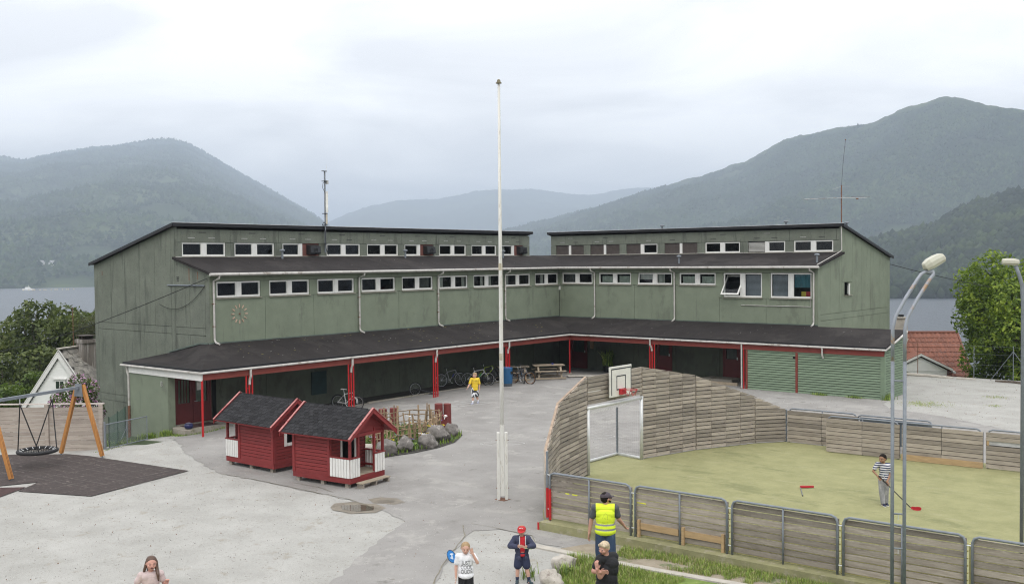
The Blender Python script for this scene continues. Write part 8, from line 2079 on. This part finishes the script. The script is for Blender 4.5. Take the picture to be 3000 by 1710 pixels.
hi_m = mat('hi_vis_yellow', (0.70,0.84,0.035), .75, 6, .05, bump=.3, bscale=9); refl = mat('reflective_band', (0.24,0.24,0.265), .45)
vst = shirt(o, j, k, [hi_m, refl], sleeve=.0, hem=.495, grow=.017, name='vest', boxy=.012, cutfn=lambda c: abs(c.x) > .205 and c.z > 1.28, matfn=lambda c: 1 if (.555*H_ < c[2] < .578*H_ or .612*H_ < c[2] < .635*H_) else 0)
b = MB()
def stroke(b, pts, w):
    for (x0_, y0_), (x1_, y1_) in zip(pts, pts[1:]):
        L_ = math.hypot(x1_-x0_, y1_-y0_) or 1; nx_, ny_ = -(y1_-y0_)/L_*w/2, (x1_-x0_)/L_*w/2
        b.add([(x0_+nx_,y0_+ny_,0),(x1_+nx_,y1_+ny_,0),(x1_-nx_,y1_-ny_,0),(x0_-nx_,y0_-ny_,0)], [(0,1,2,3)])
stroke(b, [(-.055,-.10),(-.055,.02),(-.03,.09),(.005,.115),(.04,.085),(.055,.02),(.055,-.10)], .006); stroke(b, [(-.03,.09),(.055,-.02)], .005); stroke(b, [(-.02,.02),(0,-.01),(.02,.02)], .005); stroke(b, [(-.07,-.115),(-.02,-.108),(.02,-.118),(.07,-.11)], .006)
print_on(o, vst, b, .1, (0,0,1.285), mat('vest_ink', (0.40,0.47,0.05), .8), side=-1, name='vest_print')
pants(o, j, k, cloth('denim', (0.030,0.055,0.11), stains=[((0.10,0.14,0.21), 6, .60, (1,1,.4))]), down=.66, loose=.014, name='jeans')
shoes(o, j, k, mat('boot_brown', (0.06,0.045,0.035), .7), sole_d, dirs=((-.1,1),(.2,1)), sock=cloth('sock_grey', (0.1,0.1,0.1)))
tb_ = fuse([('cap', j['elB'].lerp(j['wrB'], .86), j['elB'].lerp(j['wrB'], .94), .036, .036)], 0, 'wristwatch', black_plastic, o, vox=.006, smooth=1)

# --- woman in black, arms crossed, near the lower border
o, j, k = person('blonde short haired woman in black polo shirt with crossed arms', (-10.72, 15.62), 1.67, False,
    dict(shA=(-.07,-.05,.805), shB=(.075,.02,.815), elA=(-.145,-.085,.68), wrA=(-.075,-.155,.69), elB=(-.075,-.115,.625), wrB=(-.105,-.165,.725), chest=(.01,0,.70), head=(-.03,-.055,.935), neck=(-.01,-.02,.84)),
    head=(-.65, .22, .10), yaw=-.55, skin='rosy', hair_m=blond_s, hair='tuft', build=1.20, smile=True, handA=dict(d=(.9,-.1,.1), side=(0,-.3,.9), curl=.5), handB=dict(d=(-.15,.0,.95), side=(.7,-.6,.1), curl=.55), z0=gz(-10.72,15.62)+.01)
g = shirt(o, j, k, black_cloth, sleeve=.62, hem=.46, grow=.013, boxy=.008)
fuse([('cap', j['neck']+Vector((-.045,.0,-.03)), j['neck']+Vector((.045,.02,-.03)), .05, .05)], 0.004, 'collar', black_cloth, o, vox=.008)
pants(o, j, k, black_cloth, down=.97, loose=.01); shoes(o, j, k, black_cloth, sole_d)

# --- blue flying disc on its edge behind the boy in white
dc = thing('flying_disc', 'blue oval disc with white print and dark rim beside the boy in white', 'disc', (-15.93,16.86,gz(-15.93,16.86)+.14))
dirc = Vector((15.93,-16.86,3.0)).normalized(); sx_ = Vector((dirc.y,-dirc.x,0)).normalized()*-1; ux_ = dirc.cross(sx_)
if ux_.z < 0: ux_ = -ux_
cc = Vector((-15.93,16.86,gz(-15.93,16.86)+.145))
sx2 = (sx_*.94-ux_*.18); ux2 = (ux_*.98+sx_*-.16)
pt_ = lambda rx, ry, a, d=0: cc+sx2*rx*math.cos(a)+ux2*ry*math.sin(a)+dirc*d
MB().prism([pt_(.10,.14,a*PI/14) for a in range(28)], dirc*.02).build('disc_plate', mat('disc_blue', (0.03,0.19,0.50), .4), dc)
MB().tube([pt_(.102,.142,a*PI/14,.01) for a in range(28)], .011, 6, True).build('rim', mat('disc_rim', (0.01,0.02,0.05), .4), dc)
MB().prism([pt_(0,0,0,.0215)+sx2*a+ux2*b_ for a, b_ in ((-.03,.06),(.01,.075),(.05,.08),(.055,.055),(.025,.045),(.03,-.01),(.035,-.06),(.005,-.065),(-.05,-.04),(-.01,-.02),(0,.03),(-.035,.04))], dirc*.003).build('disc_print', mat('disc_print_white', (0.6,0.66,0.74), .5), dc)
